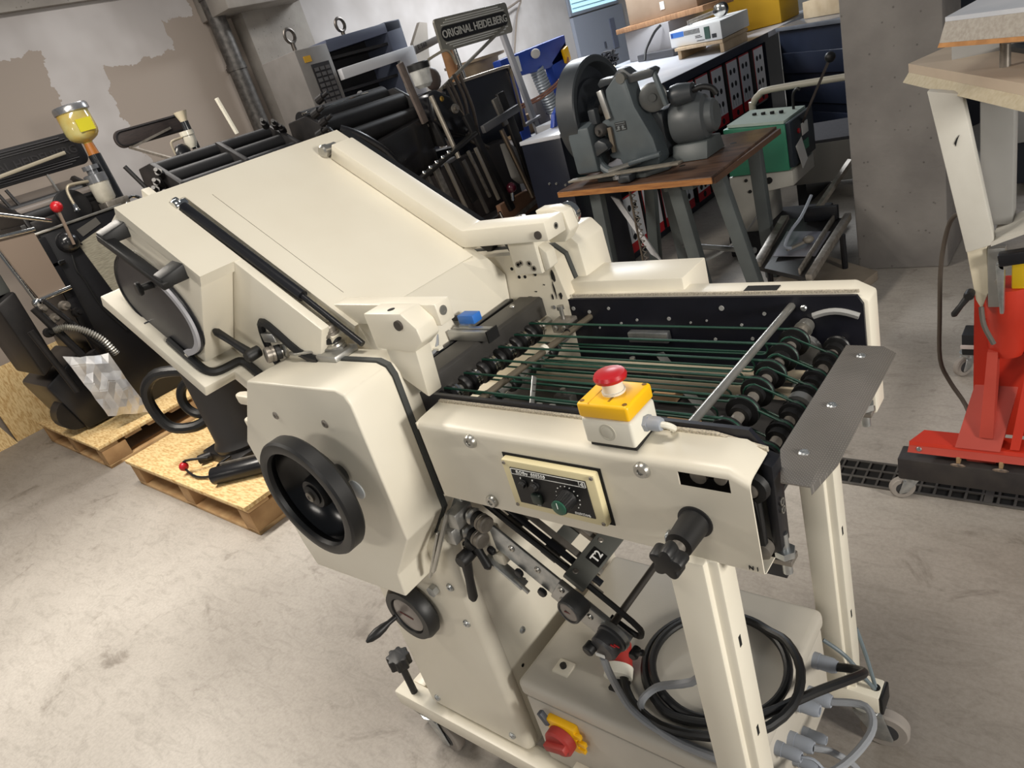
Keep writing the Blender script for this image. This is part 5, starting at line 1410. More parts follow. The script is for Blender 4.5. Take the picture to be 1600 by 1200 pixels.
def cassette(y, z0, z1, label):
    b = thing('cassette_box', label, 'box', (-2.6, y, z0), 'red and white boxes in the black counter')
    w = 0.212
    MB().box(-2.80, -2.462, y, y + w, z0, z1).build('box_body', CBLK, b, bevel=0.003)
    MB().box(-2.4620, -2.4590, y + 0.002, y + w - 0.002, z0 + 0.002, z1 - 0.002).build('red_front', CRED, b)
    MB().box(-2.4589, -2.4575, y + 0.006, y + w - 0.006, z0 + 0.075 * (z1 - z0) / 0.42, z1 - 0.012).build('front_card', CARD, b)
    for r in range(3):
        for c in range(2):
            cy, cz = y + 0.062 + c * 0.072, z1 - 0.085 - r * 0.095
            MB().lathe((-2.4576, cy, cz), (1, 0, 0), [(0, 0.021), (0.002, 0.021), (0.002, 0.006), (0.0012, 0.006), (0.0012, 0)], 12).build('knob_picture', CBLK, b)
    pt = MB()
    for r in range(2):
        for c in range(3):
            pt.box(-2.4576, -2.4570, y + 0.035 + c * 0.05, y + 0.039 + c * 0.05, z0 + 0.09 + r * 0.02, z0 + 0.14 + r * 0.02)
    pt.build('small_print', CBLK, b, kind='stuff')
    MB().cyl((-2.462, y + w * 0.5, z0 + 0.034), (-2.456, y + w * 0.5, z0 + 0.034), 0.022, n=14).build('pull_hole', CBLK, b)
    return b


ord_ = ['first', 'second', 'third', 'fourth', 'fifth', 'sixth', 'seventh', 'eighth', 'ninth', 'tenth']
for i, yy in enumerate((3.84, 4.09, 4.34, 4.59, 4.875, 5.12, 5.39, 5.68, 5.93, 6.24)):
    cassette(yy, 0.472, 0.905, 'red and white box on the upper counter shelf, %s from the left' % ord_[i])
for i, yy in enumerate((3.84, 4.09, 4.34, 4.59, 4.875, 5.12)):
    cassette(yy, 0.062, 0.435, 'red and white box on the lower counter shelf, %s from the left' % ord_[i])

# things on the counter
wd = thing('wooden_board', 'pale wooden board bridge under the white device on the black counter', 'board', (-2.8, 6.2, 0.977))
WDP = [(-3.05, 6.06), (-2.475, 5.72), (-2.50, 6.30), (-3.05, 6.62)]
MB().prZ(WDP, 1.048, 1.072).build('board_top', mat('pale_wood', (206, 182, 150), (190, 164, 130), rough=0.6, scale=8, stretch=(8, 1, 1)), wd, bevel=0.002)
MB().bar((-2.50, 5.75, 1.012), (-2.52, 6.28, 1.012), 0.03, 0.07).build('board_foot', MATS['pale_wood'], wd, bevel=0.002)
MB().bar((-3.02, 6.08, 1.012), (-3.02, 6.58, 1.012), 0.03, 0.07).build('board_foot', MATS['pale_wood'], wd, bevel=0.002)
dv = thing('white_device', 'white electrical device with blue label standing on the wooden board', 'device', (-2.8, 6.2, 1.074))
A_d, B_d, C_d, D_d = Vector((-3.13, 6.17, 0)), Vector((-2.465, 5.70, 0)), Vector((-2.53, 6.42, 0)), Vector((-3.10, 6.84, 0))
MB().prZ([(q.x, q.y) for q in (A_d, B_d, C_d, D_d)], 1.076, 1.205).build('casing', mat('device_white', (222, 222, 220), rough=0.45), dv, bevel=0.005)


def dface(u0, u1, z0, z1, th=0.002):
    a_, b_ = A_d.lerp(B_d, u0), A_d.lerp(B_d, u1)
    n_ = (B_d - A_d).cross(Vector((0, 0, 1))).normalized() * th
    return MB().loft([(a_.x, a_.y, z0), (b_.x, b_.y, z0), (b_.x, b_.y, z1), (a_.x, a_.y, z1)],
                     [(a_.x + n_.x, a_.y + n_.y, z0), (b_.x + n_.x, b_.y + n_.y, z0), (b_.x + n_.x, b_.y + n_.y, z1), (a_.x + n_.x, a_.y + n_.y, z1)])


dface(0.03, 0.30, 1.150, 1.190).build('blue_label', BLUE, dv)
dface(0.04, 0.075, 1.156, 1.184, 0.003).build('round_logo', mat('logo_blue', (24, 66, 140), rough=0.5), dv)
for i in range(12):
    dface(0.315 + i * 0.026, 0.327 + i * 0.026, 1.152, 1.188).build('vent_slot', CBLK, dv)
dface(0.71, 0.80, 1.095, 1.185, 0.006).build('green_switch', mat('switch_green', (26, 70, 58), rough=0.4), dv)
dface(0.83, 0.91, 1.095, 1.125).build('power_inlet', CBLK, dv)
for a in ((0.52, 0.62, 1.130), (0.52, 0.65, 1.118), (0.54, 0.69, 1.092)):
    dface(a[0], a[1], a[2], a[2] + 0.005).build('casing_print', CBLK, dv)
mo_ = thing('metal_gripper', 'small dark metal lever tool with chrome dial lying on the white device', 'tool', (-2.8, 6.2, 1.206))
MB().bar((-2.98, 6.28, 1.235), (-2.68, 6.22, 1.262), 0.05, 0.03).build('arm', DSTEEL, mo_, bevel=0.006)
MB().lathe((-2.66, 6.18, 1.263), (0.2, -1, 0), [(0, 0.052), (0.02, 0.052), (0.024, 0.038), (0.024, 0)], 24).build('dial', CHROME, mo_)
MB().lathe((-2.66, 6.20, 1.263), (0.2, 1, 0), [(0, 0.054), (0.03, 0.054), (0.03, 0)], 24).build('dial_back', BLACKP, mo_)
MB().cyl((-2.98, 6.28, 1.209), (-2.98, 6.28, 1.25), 0.022, n=14).build('foot', CHROME, mo_)
gb = thing('grey_case', 'large grey metal case standing on the black counter', 'case', (-3.8, 7.4, 0.977))
MB().prZ([(-4.22, 7.33), (-3.45, 6.82), (-3.25, 7.5), (-4.0, 8.0)], 0.978, 1.275).build('case_body', mat('case_grey', (150, 148, 150), rough=0.5), gb, bevel=0.006)
MB().prZ([(-3.95, 7.02), (-3.35, 6.62), (-3.30, 6.70), (-3.90, 7.10)], 0.978, 1.04).build('case_base', mat('case_dark', (60, 60, 64), rough=0.5), gb, bevel=0.004)
MB().tube([(-3.55, 6.86, 1.26), (-3.62, 6.86, 1.22), (-3.70, 6.88, 1.15), (-3.74, 6.84, 1.08), (-3.74, 6.78, 0.995)], 0.012, n=8, sub=4).build('case_lead', BLACKP, gb)
tag(MB().prZ([(-4.30, 7.30), (-3.0, 6.62), (-2.85, 6.95), (-4.1, 7.75)], 1.2765, 1.325).build('wooden_plank', mat('brown_plank', (168, 128, 92), (140, 102, 72), rough=0.7, scale=9, stretch=(1, 8, 1)), bevel=0.003), 'brown wooden plank lying on the grey case', 'plank')
cdb = thing('cardboard_box', 'brown cardboard box on the wooden plank above the grey case', 'box', (-3.7, 7.2, 1.326))
MB().prZ([(-4.10, 7.26), (-3.12, 6.78), (-3.0, 7.0), (-3.95, 7.6)], 1.3265, 1.68).build('carton', mat('carton_brown', (158, 138, 118), (148, 128, 108), rough=0.85, scale=5), cdb, bevel=0.004)
MB().bar((-3.60, 7.012, 1.42), (-3.54, 6.983, 1.42), 0.006, 0.07).build('carton_label', WHITE, cdb)
yb = thing('yellow_crate', 'bright yellow plastic crate on the counter behind the white device', 'crate', (-2.9, 7.5, 0.977))
MB().box(-3.15, -2.56, 7.25, 7.75, 0.978, 1.40).build('crate_body', mat('crate_yellow', (228, 176, 30), rough=0.5), yb, bevel=0.01)
MB().box(-3.17, -2.54, 7.23, 7.77, 1.402, 1.44).build('crate_rim', MATS['crate_yellow'], yb, bevel=0.006)
MB().box(-2.94, -2.78, 7.235, 7.249, 1.30, 1.35).build('crate_grip', hole, yb)
jk = thing('wire_heap', 'tangled heap of dark wires lying left of the grey case', 'wires', (-4.28, 7.0, 0.977))
random.seed(5)
hp = []
for i in range(70):
    hp.append((-4.28 + random.uniform(-0.07, 0.07), 7.02 + random.uniform(-0.12, 0.10), 1.01 + random.uniform(0, 0.15)))
MB().tube(hp, 0.009, n=5, sub=4).build('wire_tangle', CBLK, jk, kind='stuff')
MB().ball((-4.18, 6.82, 1.008), 0.06, 12, (1.2, 1, 0.45)).build('pale_cloth', mat('pale_rag', (190, 182, 164), rough=0.9), jk)

# navy steel cabinet beyond the counter
nv = thing('navy_cabinet', 'large navy steel cabinet with shiny top beside the concrete pillar', 'cabinet', (-1.9, 6.3, 0))
NVY = mat('navy_steel', (34, 40, 56), (30, 36, 50), rough=0.35, scale=5)
MB().prZ([(-2.38, 6.64), (-1.35, 5.64), (-0.9, 6.4), (-2.0, 7.4)], 0.0, 0.955).build('cabinet_body', NVY, nv, bevel=0.01)
MB().prZ([(-2.40, 6.63), (-1.33, 5.60), (-0.85, 6.42), (-2.0, 7.45)], 0.957, 0.99).build('cabinet_top', mat('shiny_zinc_top', (140, 144, 152), (120, 124, 132), rough=0.2, metal=0.4, scale=4), nv, bevel=0.004)
for z in (0.25, 0.48, 0.71):
    MB().bar((-2.31, 6.50, z), (-1.46, 5.706, z), 0.02, 0.16).build('drawer_front', NVY, nv, bevel=0.004)
wc = tag(MB().prZ([(-2.2, 6.75), (-1.65, 6.25), (-1.45, 6.5), (-2.0, 7.1)], 0.992, 1.12).build('plywood_stack', mat('plywood_side', (196, 176, 144), (178, 156, 124), rough=0.7, scale=6), bevel=0.004), 'pale plywood box on top of the navy cabinet', 'box')

# green stitching head machine
GRN = mat('green_enamel', (58, 132, 104), (52, 124, 97), rough=0.4, scale=6)
LGR = mat('light_grey_enamel', (186, 184, 176), (176, 173, 165), rough=0.45, scale=6)
sg = thing('stitching_machine', 'green and pale grey stitching machine behind the right end of the wooden table', 'machine', (-1.55, 4.1, 0))
MB().prY([(-1.76, 0.735), (-1.42, 0.705), (-1.42, 0.462), (-1.76, 0.468)], 3.90, 4.28).build('green_head', GRN, sg, bevel=0.006)
cpn = MB().box(-1.4195, -1.395, 3.905, 4.275, 0.475, 0.712).build('control_face', mat('navy_panel', (26, 36, 46), rough=0.4), sg, bevel=0.003)
MB().cyl((-1.396, 4.02, 0.64), (-1.388, 4.02, 0.64), 0.014, n=14).build('red_lamp', RED, cpn)
MB().box(-1.3955, -1.391, 4.07, 4.17, 0.60, 0.665).build('white_switch', WHITE, cpn, bevel=0.002)
MB().box(-1.3955, -1.392, 4.05, 4.16, 0.52, 0.57).build('green_display', GRN, cpn)
MB().loft([(-1.393, 3.95, 0.575), (-1.393, 4.05, 0.60), (-1.391, 4.05, 0.60), (-1.391, 3.95, 0.575)], [(-1.385, 4.0, 0.44), (-1.385, 4.09, 0.47), (-1.383, 4.09, 0.47), (-1.383, 4.0, 0.44)]).build('paper_note', WHITE, cpn)
MB().loft([(-1.74, 3.92, 0.736), (-1.43, 3.92, 0.708), (-1.43, 4.27, 0.708), (-1.74, 4.27, 0.736)], [(-1.74, 3.92, 0.752), (-1.43, 3.92, 0.722), (-1.43, 4.27, 0.722), (-1.74, 4.27, 0.752)]).build('top_plate', mat('pale_mint', (176, 190, 182), rough=0.35), sg)
for i in range(4):
    MB().cyl((-1.66 + i * 0.05, 4.12, 0.735 - i * 0.004), (-1.66 + i * 0.05, 4.12, 0.756 - i * 0.004), 0.012, n=12).build('top_hole', hole, sg)
MB().tube([(-1.47, 4.2, 0.725), (-1.465, 4.2, 0.80), (-1.44, 4.2, 0.83), (-1.425, 4.2, 0.82)], 0.008, n=8, sub=3).build('wire_hook', BLACKP, sg)
MB().prY([(-1.77, 0.463), (-1.41, 0.457), (-1.41, 0.375), (-1.62, 0.352), (-1.62, 0.13), (-1.77, 0.13)], 3.91, 4.27).build('grey_body', LGR, sg, bevel=0.006)
for x, z in ((-1.67, 0.435), (-1.655, 0.37)):
    MB().cyl((x, 3.909, z), (x, 3.900, z), 0.009, n=12).build('body_screw', BLACKP, sg)
MB().cyl((-1.54, 3.909, 0.42), (-1.54, 3.898, 0.42), 0.018, n=16).build('body_plug', hole, sg)
MB().box(-1.80, -1.35, 3.85, 4.35, 0.0, 0.13).build('machine_foot', mat('dark_foot', (30, 30, 34), rough=0.6), sg, bevel=0.01)
MB().bar((-1.42, 4.10, 0.62), (-1.226, 4.10, 0.962), 0.012, 0.012).build('hand_lever', mat('lever_dark', (70, 64, 62), rough=0.4, metal=0.5), sg)
MB().ball((-1.226, 4.10, 0.965), 0.027, 16).build('lever_ball', BLACKP, sg)
# cream tube railing
tr_ = tag(MB().tube([(-1.80, 4.45, 0.0), (-1.80, 4.45, 0.70), (-1.79, 4.45, 0.76), (-1.75, 4.45, 0.80), (-1.67, 4.45, 0.818), (-1.2, 4.45, 0.80), (-0.9, 4.45, 0.79), (-0.88, 4.45, 0.72), (-0.88, 4.45, 0.0)], 0.02, n=12, sub=3).build('tube_rail', mat('cream_tube', (192, 186, 170), rough=0.4)), 'bent cream tube rail behind the green machine', 'rail')
# grey bench behind
gbn = thing('grey_bench', 'low grey bench with dark mat between green machine and pillar', 'bench', (-1.4, 5.0, 0))
MB().box(-1.75, -0.95, 4.72, 5.3, 0.15, 0.40).build('bench_body', mat('bench_grey', (118, 114, 108), rough=0.6), gbn, bevel=0.006)
MB().box(-1.74, -0.96, 4.73, 5.29, 0.401, 0.418).build('bench_mat', mat('dark_mat', (62, 60, 64), (50, 48, 52), rough=0.6, scale=50), gbn)
for x in (-1.70, -1.02):
    MB().box(x, x + 0.06, 4.76, 5.26, 0.0, 0.15).build('bench_leg', BLACK, gbn)
# dark tray machine on a board in front of the pillar
tm = thing('feeder_tray', 'low dark feeder tray with steel side rails on a board by the pillar', 'feeder', (-1.2, 3.3, 0))
MB().prZ([(-1.37, 3.12), (-1.02, 2.95), (-0.90, 3.45), (-1.34, 3.80)], 0.0, 0.045).build('base_board', mat('grey_plywood', (150, 138, 122), (132, 120, 106), rough=0.8, scale=7), tm, bevel=0.003)
MB().loft([(-1.33, 3.12, 0.20), (-1.05, 2.96, 0.20), (-1.05, 3.54, 0.27), (-1.35, 3.60, 0.27)], [(-1.33, 3.12, 0.22), (-1.05, 2.96, 0.22), (-1.05, 3.54, 0.29), (-1.35, 3.60, 0.29)]).build('tray_bed', mat('tray_black', (34, 33, 34), rough=0.4), tm)
MB().loft([(-1.28, 3.18, 0.246), (-1.08, 3.16, 0.244), (-1.08, 3.40, 0.272), (-1.30, 3.44, 0.274)], [(-1.28, 3.18, 0.250), (-1.08, 3.16, 0.248), (-1.08, 3.40, 0.276), (-1.30, 3.44, 0.278)]).build('steel_plate', mat('bright_plate', (150, 150, 160), rough=0.3, metal=0.5), tm)
for (a, b, w) in (((-1.045, 2.95, 0.225), (-1.04, 3.55, 0.295), 0.03), ((-1.34, 3.12, 0.225), (-1.36, 3.60, 0.295), 0.04), ((-1.10, 3.00, 0.235), (-1.10, 3.55, 0.30), 0.012)):
    MB().bar(a, b, w, 0.035).build('tray_rail', DSTEEL, tm, bevel=0.003)
for (x, y) in ((-1.30, 3.16), (-1.06, 3.0), (-1.32, 3.5), (-1.06, 3.5)):
    MB().cyl((x, y, 0.045), (x, y, 0.22), 0.014, n=10).build('tray_leg', BLACK, tm)
MB().box(-1.24, -1.08, 3.52, 3.55, 0.29, 0.36).build('tray_stop', BLACK, tm, bevel=0.003)
MB().ball((-1.145, 3.28, 0.285), 0.026, 14, (1, 1, 0.7)).build('grey_knob', mat('knob_pale', (120, 114, 104), rough=0.5), tm)
MB().bar((-1.15, 3.28, 0.28), (-1.22, 3.20, 0.268), 0.014, 0.010).build('knob_arm', MATS['knob_pale'], tm)
MB().tube([(-1.20, 3.20, 0.275), (-1.235, 3.22, 0.28), (-1.245, 3.34, 0.31), (-1.23, 3.46, 0.34), (-1.22, 3.6, 0.40)], 0.008, n=8, sub=4).build('tray_hose', GREYPL, tm)
MB().cyl((-1.08, 2.93, 0.17), (-1.08, 2.93, 0.21), 0.02, n=14).build('tray_foot_knob', BLACK, tm)
MB().bar((-1.22, 3.62, 0.30), (-1.08, 3.80, 0.50), 0.03, 0.02).build('tray_arm', DSTEEL, tm)
wl = tag(MB().tube([(-1.86, 3.42, 0.12), (-1.70, 3.50, 0.16), (-1.58, 3.62, 0.24), (-1.52, 3.70, 0.33)], 0.007, n=6, sub=4).build('white_lead', mat('white_lead', (150, 150, 148), rough=0.6)), 'pale cable hanging between the table legs and green machine', 'cable')

# ------------------------------------------------------------------ OSB, pallets
def osb_mat():
    m = mat('osb_board', (232, 204, 150), (196, 156, 98), rough=0.75, scale=38, stretch=(0.8, 3.4, 0.8), detail=4, lo=0.42, hi=0.66, bump=0.15, bscale=40)
    return m


OSB = osb_mat()
PINE = mat('pallet_pine', (206, 172, 126), (180, 142, 98), rough=0.8, scale=8, stretch=(1.5, 1.5, 8))
PINED = mat('pallet_pine_dark', (186, 150, 106), (160, 124, 84), rough=0.85, scale=8)


def pallet(x0, x1, y0, y1, rz, label):
    cx, cy = (x0 + x1) / 2, (y0 + y1) / 2
    t = thing('pallet', label, 'pallet', (cx, cy, 0), 'wooden pallets under the black presses')
    M_ = Matrix.Translation((cx, cy, 0)) @ Matrix.Rotation(rz, 4, 'Z')
    w, d = (x1 - x0) / 2, (y1 - y0) / 2
    MB(M_).box(-w, w, -d, d, 0.134, 0.152).build('osb_deck', OSB, t, bevel=0.001)
    n = 9
    for i in range(n):
        yy = -d + 0.01 + i * (2 * d - 0.12) / (n - 1)
        MB(M_).box(-w + 0.01, w - 0.01, yy, yy + 0.10, 0.114, 0.133).build('deck_slat', PINE, t, bevel=0.001)
    for x in (-w + 0.01, -0.05, w - 0.11):
        MB(M_).box(x, x + 0.10, -d + 0.01, d - 0.01, 0.0, 0.020).build('skid_board', PINE, t, bevel=0.001)
        for yy in (-d + 0.01, -0.07, d - 0.15):
            MB(M_).box(x, x + 0.10, yy, yy + 0.14, 0.021, 0.113).build('pallet_block', PINED, t, bevel=0.002)
    MB(M_).box(-w + 0.01, w - 0.01, -d + 0.01, -d + 0.08, 0.0, 0.019).build('bottom_board', PINE, t, bevel=0.001)
    return t


pallet(-3.87, -2.60, 0.925, 2.25, -0.02, 'OSB topped wooden pallet nearest the hand wheel, with a black cylinder on it')
pallet(-5.47, -4.30, 0.975, 2.25, -0.03, 'OSB topped wooden pallet under the left press with the silver bag')
tag(MB().box(-5.93, -5.905, 0.90, 2.3, 0.0, 0.52).build('osb_sheet', OSB, bevel=0.001), 'upright OSB sheet standing along the left wall behind the left pallet', 'board')
tag(MB().loft([(-5.900, 0.20, 0.0), (-5.880, 0.20, 0.0), (-5.880, 0.895, 0.0), (-5.900, 0.895, 0.0)], [(-5.93, 0.20, 0.40), (-5.91, 0.20, 0.40), (-5.91, 0.80, 0.40), (-5.93, 0.80, 0.40)]).build('osb_sheet', OSB), 'shorter OSB sheet leaning at the far left edge of the photo', 'board')

# ------------------------------------------------------------------ platen presses
PB = mat('press_black_enamel', (21, 21, 24), (25, 25, 28), rough=0.3, scale=7)
PBD = mat('press_iron_dark', (36, 34, 34), (28, 27, 28), rough=0.45, metal=0.3, scale=16)
ROLL = mat('ink_roller_black', (22, 22, 24), rough=0.5)
GLASS = mat('oil_glass', (226, 230, 226), rough=0.08, trans=0.85)
BRASSP = mat('tin_data_plate', (164, 160, 144), (134, 130, 116), rough=0.5, metal=0.15, scale=25, stretch=(1, 1, 8))
PLATEG = mat('nameplate_nickel', (140, 137, 128), (124, 121, 112), rough=0.4, metal=0.35, scale=12)
PLATEB = mat('nameplate_black', (24, 23, 25), rough=0.45)
TAUPE = mat('taupe_panel', (120, 106, 94), rough=0.6)


def stadium(y0, y1, z0, z1, cut, n=8):
    """rounded rectangle outline in the YZ plane"""
    pts = []
    for cy, cz, a0 in ((y1 - cut, z1 - cut, 0), (y0 + cut, z1 - cut, 90), (y0 + cut, z0 + cut, 180), (y1 - cut, z0 + cut, 270)):
        for k in range(n + 1):
            a = math.radians(a0 + 90 * k / n)
            pts.append((cy + cut * math.cos(a), cz + cut * math.sin(a)))
    return pts


def nameplate(parent, x, y0, y1, z0, z1, cut, face, relief, tilt=0.0, letters=True, ridges=3):
    base = MB().prX(stadium(y0, y1, z0, z1, cut), x - 0.018, x).build('name_plate', face, parent, bevel=0.003)
    h = z1 - z0
    if letters:
        c = (z0 + z1) / 2
        MB().prX(stadium(y0 + 0.16 * h, y1 - 0.16 * h, c - 0.23 * h, c + 0.23 * h, 0.228 * h), x, x + 0.002).build('plate_field', PLATEB, base)
        text('plate_lettering', 'ORIGINAL HEIDELBERG', 0.34 * h, (x + 0.0022, (y0 + y1) / 2, c - 0.01 * h), (0, 1, 0), (0, 0, 1), relief, base, depth=0.002, align='CENTER', spacing=0.98, bold=0.001)
        for s in (-1, 1):
            for k in range(ridges):
                zz = c + s * (0.27 * h + 0.068 * h * k)
                ins = 0.16 * h + 0.12 * h * k * 1.2
                MB().cyl((x + 0.001, y0 + ins + 0.1 * h, zz), (x + 0.001, y1 - ins - 0.1 * h, zz), 0.020 * h, n=8).build('plate_ridge', relief, base)
    return base


# ---- left press on the far pallet
p1 = thing('platen_press', 'black platen press at the far left with red ball lever and yellow oil jar', 'printing press', (-4.95, 1.6, 0.152), 'black platen presses')
MB().prX([(1.30, 0.153), (1.78, 0.153), (1.83, 1.29), (1.34, 1.29)], -5.35, -4.60).build('press_body', PB, p1, bevel=0.01)
MB().bar((-4.598, 1.315, 1.295), (-4.598, 1.83, 1.295), 0.02, 0.014).build('body_edge_trim', STEEL, p1, bevel=0.003)
MB().bar((-4.585, 1.33, 1.27), (-4.585, 1.29, 0.30), 0.06, 0.03, up=(1, 0, 0)).build('body_corner_post', PB, p1, bevel=0.008)
MB().box(-4.60, -4.58, 1.27, 1.33, 0.27, 0.30).build('post_foot', CHROME, p1, bevel=0.004)
MB().box(-4.605, -4.57, 1.315, 1.385, 1.10, 1.125).build('post_clip', CHROME, p1, bevel=0.004)
dp = MB().prX([(1.50, 1.17), (1.66, 1.21), (1.70, 0.85), (1.55, 0.80)], -4.599, -4.594).build('data_plate', BRASSP, p1)
for y, z in ((1.515, 1.165), (1.64, 1.195), (1.675, 0.86), (1.56, 0.815)):
    bolt((-4.594, y, z), (1, 0, 0), 0.006, dp, m=BLACKP)
MB().prX([(1.53, 1.245), (1.66, 1.275), (1.67, 1.235), (1.545, 1.20)], -4.599, -4.595).build('small_plate', mat('grey_plate', (112, 110, 106), rough=0.4, metal=0.5), p1)
lv = MB().lathe((-4.60, 1.455, 1.20), (1, 0, 0), [(0, 0.062), (0.02, 0.060), (0.045, 0.045), (0.06, 0.02), (0.06, 0)], 28).build('lever_boss', mat('boss_black', (30, 30, 32), rough=0.2), p1)
MB().bar((-4.54, 1.46, 1.18), (-4.54, 1.475, 1.37), 0.016, 0.014).build('lever_rod', mat('lever_tan', (150, 132, 118), rough=0.4, metal=0.4), lv)
MB().ball((-4.54, 1.478, 1.395), 0.032, 16).build('lever_ball', RED, lv)
MB().tube([(-4.59, 1.44, 1.13), (-4.585, 1.42, 1.04), (-4.585, 1.43, 0.98), (-4.585, 1.44, 0.80), (-4.585, 1.50, 0.62)], 0.005, n=6, sub=4).build('thin_wire', BLACKP, p1)
# framed panel left of the body
MB().prX([(1.10, 1.335), (1.31, 1.31), (1.31, 0.985), (1.16, 0.985)], -4.56, -4.545).build('taupe_guard', TAUPE, p1)
for a, b, r in (((-4.54, 1.09, 1.345), (-4.54, 1.32, 1.325), 0.012), ((-4.54, 1.10, 1.35), (-4.54, 1.14, 0.97), 0.011), ((-4.54, 1.13, 0.972), (-4.54, 1.33, 0.975), 0.014),
                ((-4.52, 0.98, 1.56), (-4.55, 1.42, 1.335), 0.012)):
    MB().cyl(a, b, r, n=12).build('chrome_rod', CHROME, p1)
MB().ball((-4.54, 1.14, 0.965), 0.028, 14).build('rod_joint', CHROME, p1)
MB().cyl((-4.54, 1.09, 1.30), (-4.54, 1.09, 1.38), 0.02, n=12).build('rod_joint', PBD, p1)
# ink rollers on top
MB().box(-5.25, -4.75, 1.32, 1.84, 1.29, 1.36).build('ink_bed', PBD, p1, bevel=0.01)
for x, z, r, m in ((-5.15, 1.47, 0.045, mat('grey_roller', (112, 104, 98), rough=0.45)), (-5.02, 1.43, 0.04, ROLL), (-4.90, 1.41, 0.038, MATS['grey_roller']), (-4.80, 1.38, 0.034, ROLL)):
    MB().cyl((x, 1.38, z), (x, 1.83, z), r, n=20).build('ink_roller', m, p1)
for y in (1.36, 1.84):
    MB().prY([(-5.25, 1.33), (-4.72, 1.30), (-4.74, 1.40), (-4.95, 1.47), (-5.10, 1.53), (-5.22, 1.50)], y - 0.012, y + 0.012).build('roller_bracket', PBD, p1, bevel=0.005)
for y in (1.40, 1.45):
    MB().cyl((-5.0, y, 1.45), (-5.02, y - 0.02, 1.56), 0.010, n=8).build('bracket_pin', PBD, p1)
MB().lathe((-4.74, 1.615, 1.36), (1, 0.1, 0), [(0, 0.105), (0.02, 0.105), (0.022, 0.10), (0.022, 0)], 32).build('round_disc', mat('disc_black', (36, 36, 38), rough=0.35), p1)
# name plate, behind the rollers
np1 = nameplate(p1, -5.05, 1.18, 1.965, 1.575, 1.775, 0.045, PLATEB, mat('dark_relief', (44, 43, 45), rough=0.4))
MB().bar((-5.0, 1.36, 1.63), (-5.0, 1.83, 1.665), 0.022, 0.022).build('plate_bar', mat('bone_rod', (158, 150, 132), rough=0.45), np1, bevel=0.006)
MB().bar((-5.06, 1.69, 1.58), (-5.06, 1.72, 1.30), 0.02, 0.01).build('plate_stay', ALU, np1)
# oil jar
jar = MB().lathe((-4.75, 1.885, 1.665), (-0.02, -0.02, 1), [(0.0, 0.0), (0.0, 0.025), (0.010, 0.028), (0.018, 0.048), (0.030, 0.070), (0.048, 0.085), (0.070, 0.091), (0.10, 0.092), (0.19, 0.090), (0.20, 0.085), (0.20, 0)], 32).build('oil_jar', mat('amber_oil', (204, 194, 128), (196, 158, 58), rough=0.12, scale=7, coat=0.6), p1)
MB().lathe((-4.75, 1.885, 1.845), (-0.02, -0.02, 1), [(0, 0.093), (0.004, 0.1), (0.032, 0.1), (0.042, 0.094), (0.042, 0)], 32).build('jar_lid', mat('jar_lid_tin', (176, 176, 178), rough=0.25, metal=0.8), jar)
MB().box(-4.662, -4.655, 1.84, 1.93, 1.73, 1.80).build('jar_label', mat('jar_label_yellow', (216, 206, 40), rough=0.6), jar)
MB().cyl((-4.75, 1.885, 1.60), (-4.75, 1.885, 1.67), 0.032, 0.026, n=18).build('jar_neck', mat('amber_neck', (176, 110, 50), rough=0.3), jar)
MB().cyl((-4.75, 1.885, 1.60), (-4.73, 1.885, 1.28), 0.036, n=20).build('oil_pipe', mat('pipe_black', (34, 36, 40), rough=0.2), p1)
MB().lathe((-4.68, 1.80, 1.33), (0, 0, 1), [(0, 0), (0.0, 0.04), (0.02, 0.055), (0.12, 0.058), (0.12, 0)], 24).build('oil_cup', mat('milky_cup', (176, 172, 158), (206, 202, 190), rough=0.2, scale=9), p1)
MB().lathe((-4.68, 1.80, 1.45), (0, 0, 1), [(0, 0.062), (0.045, 0.062), (0.05, 0.05), (0.05, 0.03), (0.075, 0.03), (0.075, 0.045), (0.10, 0.045), (0.10, 0)], 24).build('cup_cap', mat('cap_grey', (120, 122, 126), rough=0.3, metal=0.5), p1)
MB().tube([(-4.66, 1.75, 1.47), (-4.66, 1.66, 1.48), (-4.66, 1.625, 1.475), (-4.66, 1.61, 1.44), (-4.66, 1.61, 1.37)], 0.009, n=8, sub=4).build('oil_line', mat('line_cream', (176, 166, 146), rough=0.35, metal=0.5), p1)
MB().lathe((-4.66, 1.61, 1.33), (0, 0, 1), [(0, 0.012), (0.01, 0.02), (0.02, 0.014), (0.05, 0.012)], 10).build('line_nut', CHROME, p1)
MB().box(-4.74, -4.62, 1.76, 1.90, 1.29, 1.335).build('cup_bracket', DSTEEL, p1, bevel=0.006)
MB().torus((-4.62, 1.92, 1.27), (1, 0, 0.3), 0.05, 0.010, 24, 8).build('chrome_ring', CHROME, p1)
# lower mechanism in front of the body
for a, b, r in (((-4.50, 1.10, 0.95), (-4.48, 1.20, 0.55), 0.022), ((-4.50, 1.16, 0.97), (-4.47, 1.30, 0.60), 0.014), ((-4.47, 1.02, 0.85), (-4.46, 1.06, 0.45), 0.018), ((-4.45, 1.22, 0.62), (-4.45, 1.26, 0.35), 0.03)):
    MB().cyl(a, b, r, n=12).build('linkage_rod', PBD, p1)
for y, z in ((1.13, 0.93), (1.16, 0.86), (1.21, 0.79), (1.10, 0.80), (1.24, 0.90), (1.28, 0.84)):
    MB().lathe((-4.52, y, z), (1, 0.2, 0), [(0, 0.028), (0.03, 0.026), (0.03, 0.012), (0.05, 0.012), (0.05, 0)], 12).build('linkage_nut', DSTEEL if z > 0.85 else PBD, p1)
fc_ = MB()
fp = smooth_path([Vector(q) for q in ((-4.47, 1.12, 0.80), (-4.45, 1.17, 0.80), (-4.43, 1.24, 0.75), (-4.42, 1.30, 0.66), (-4.42, 1.33, 0.55))], 8)
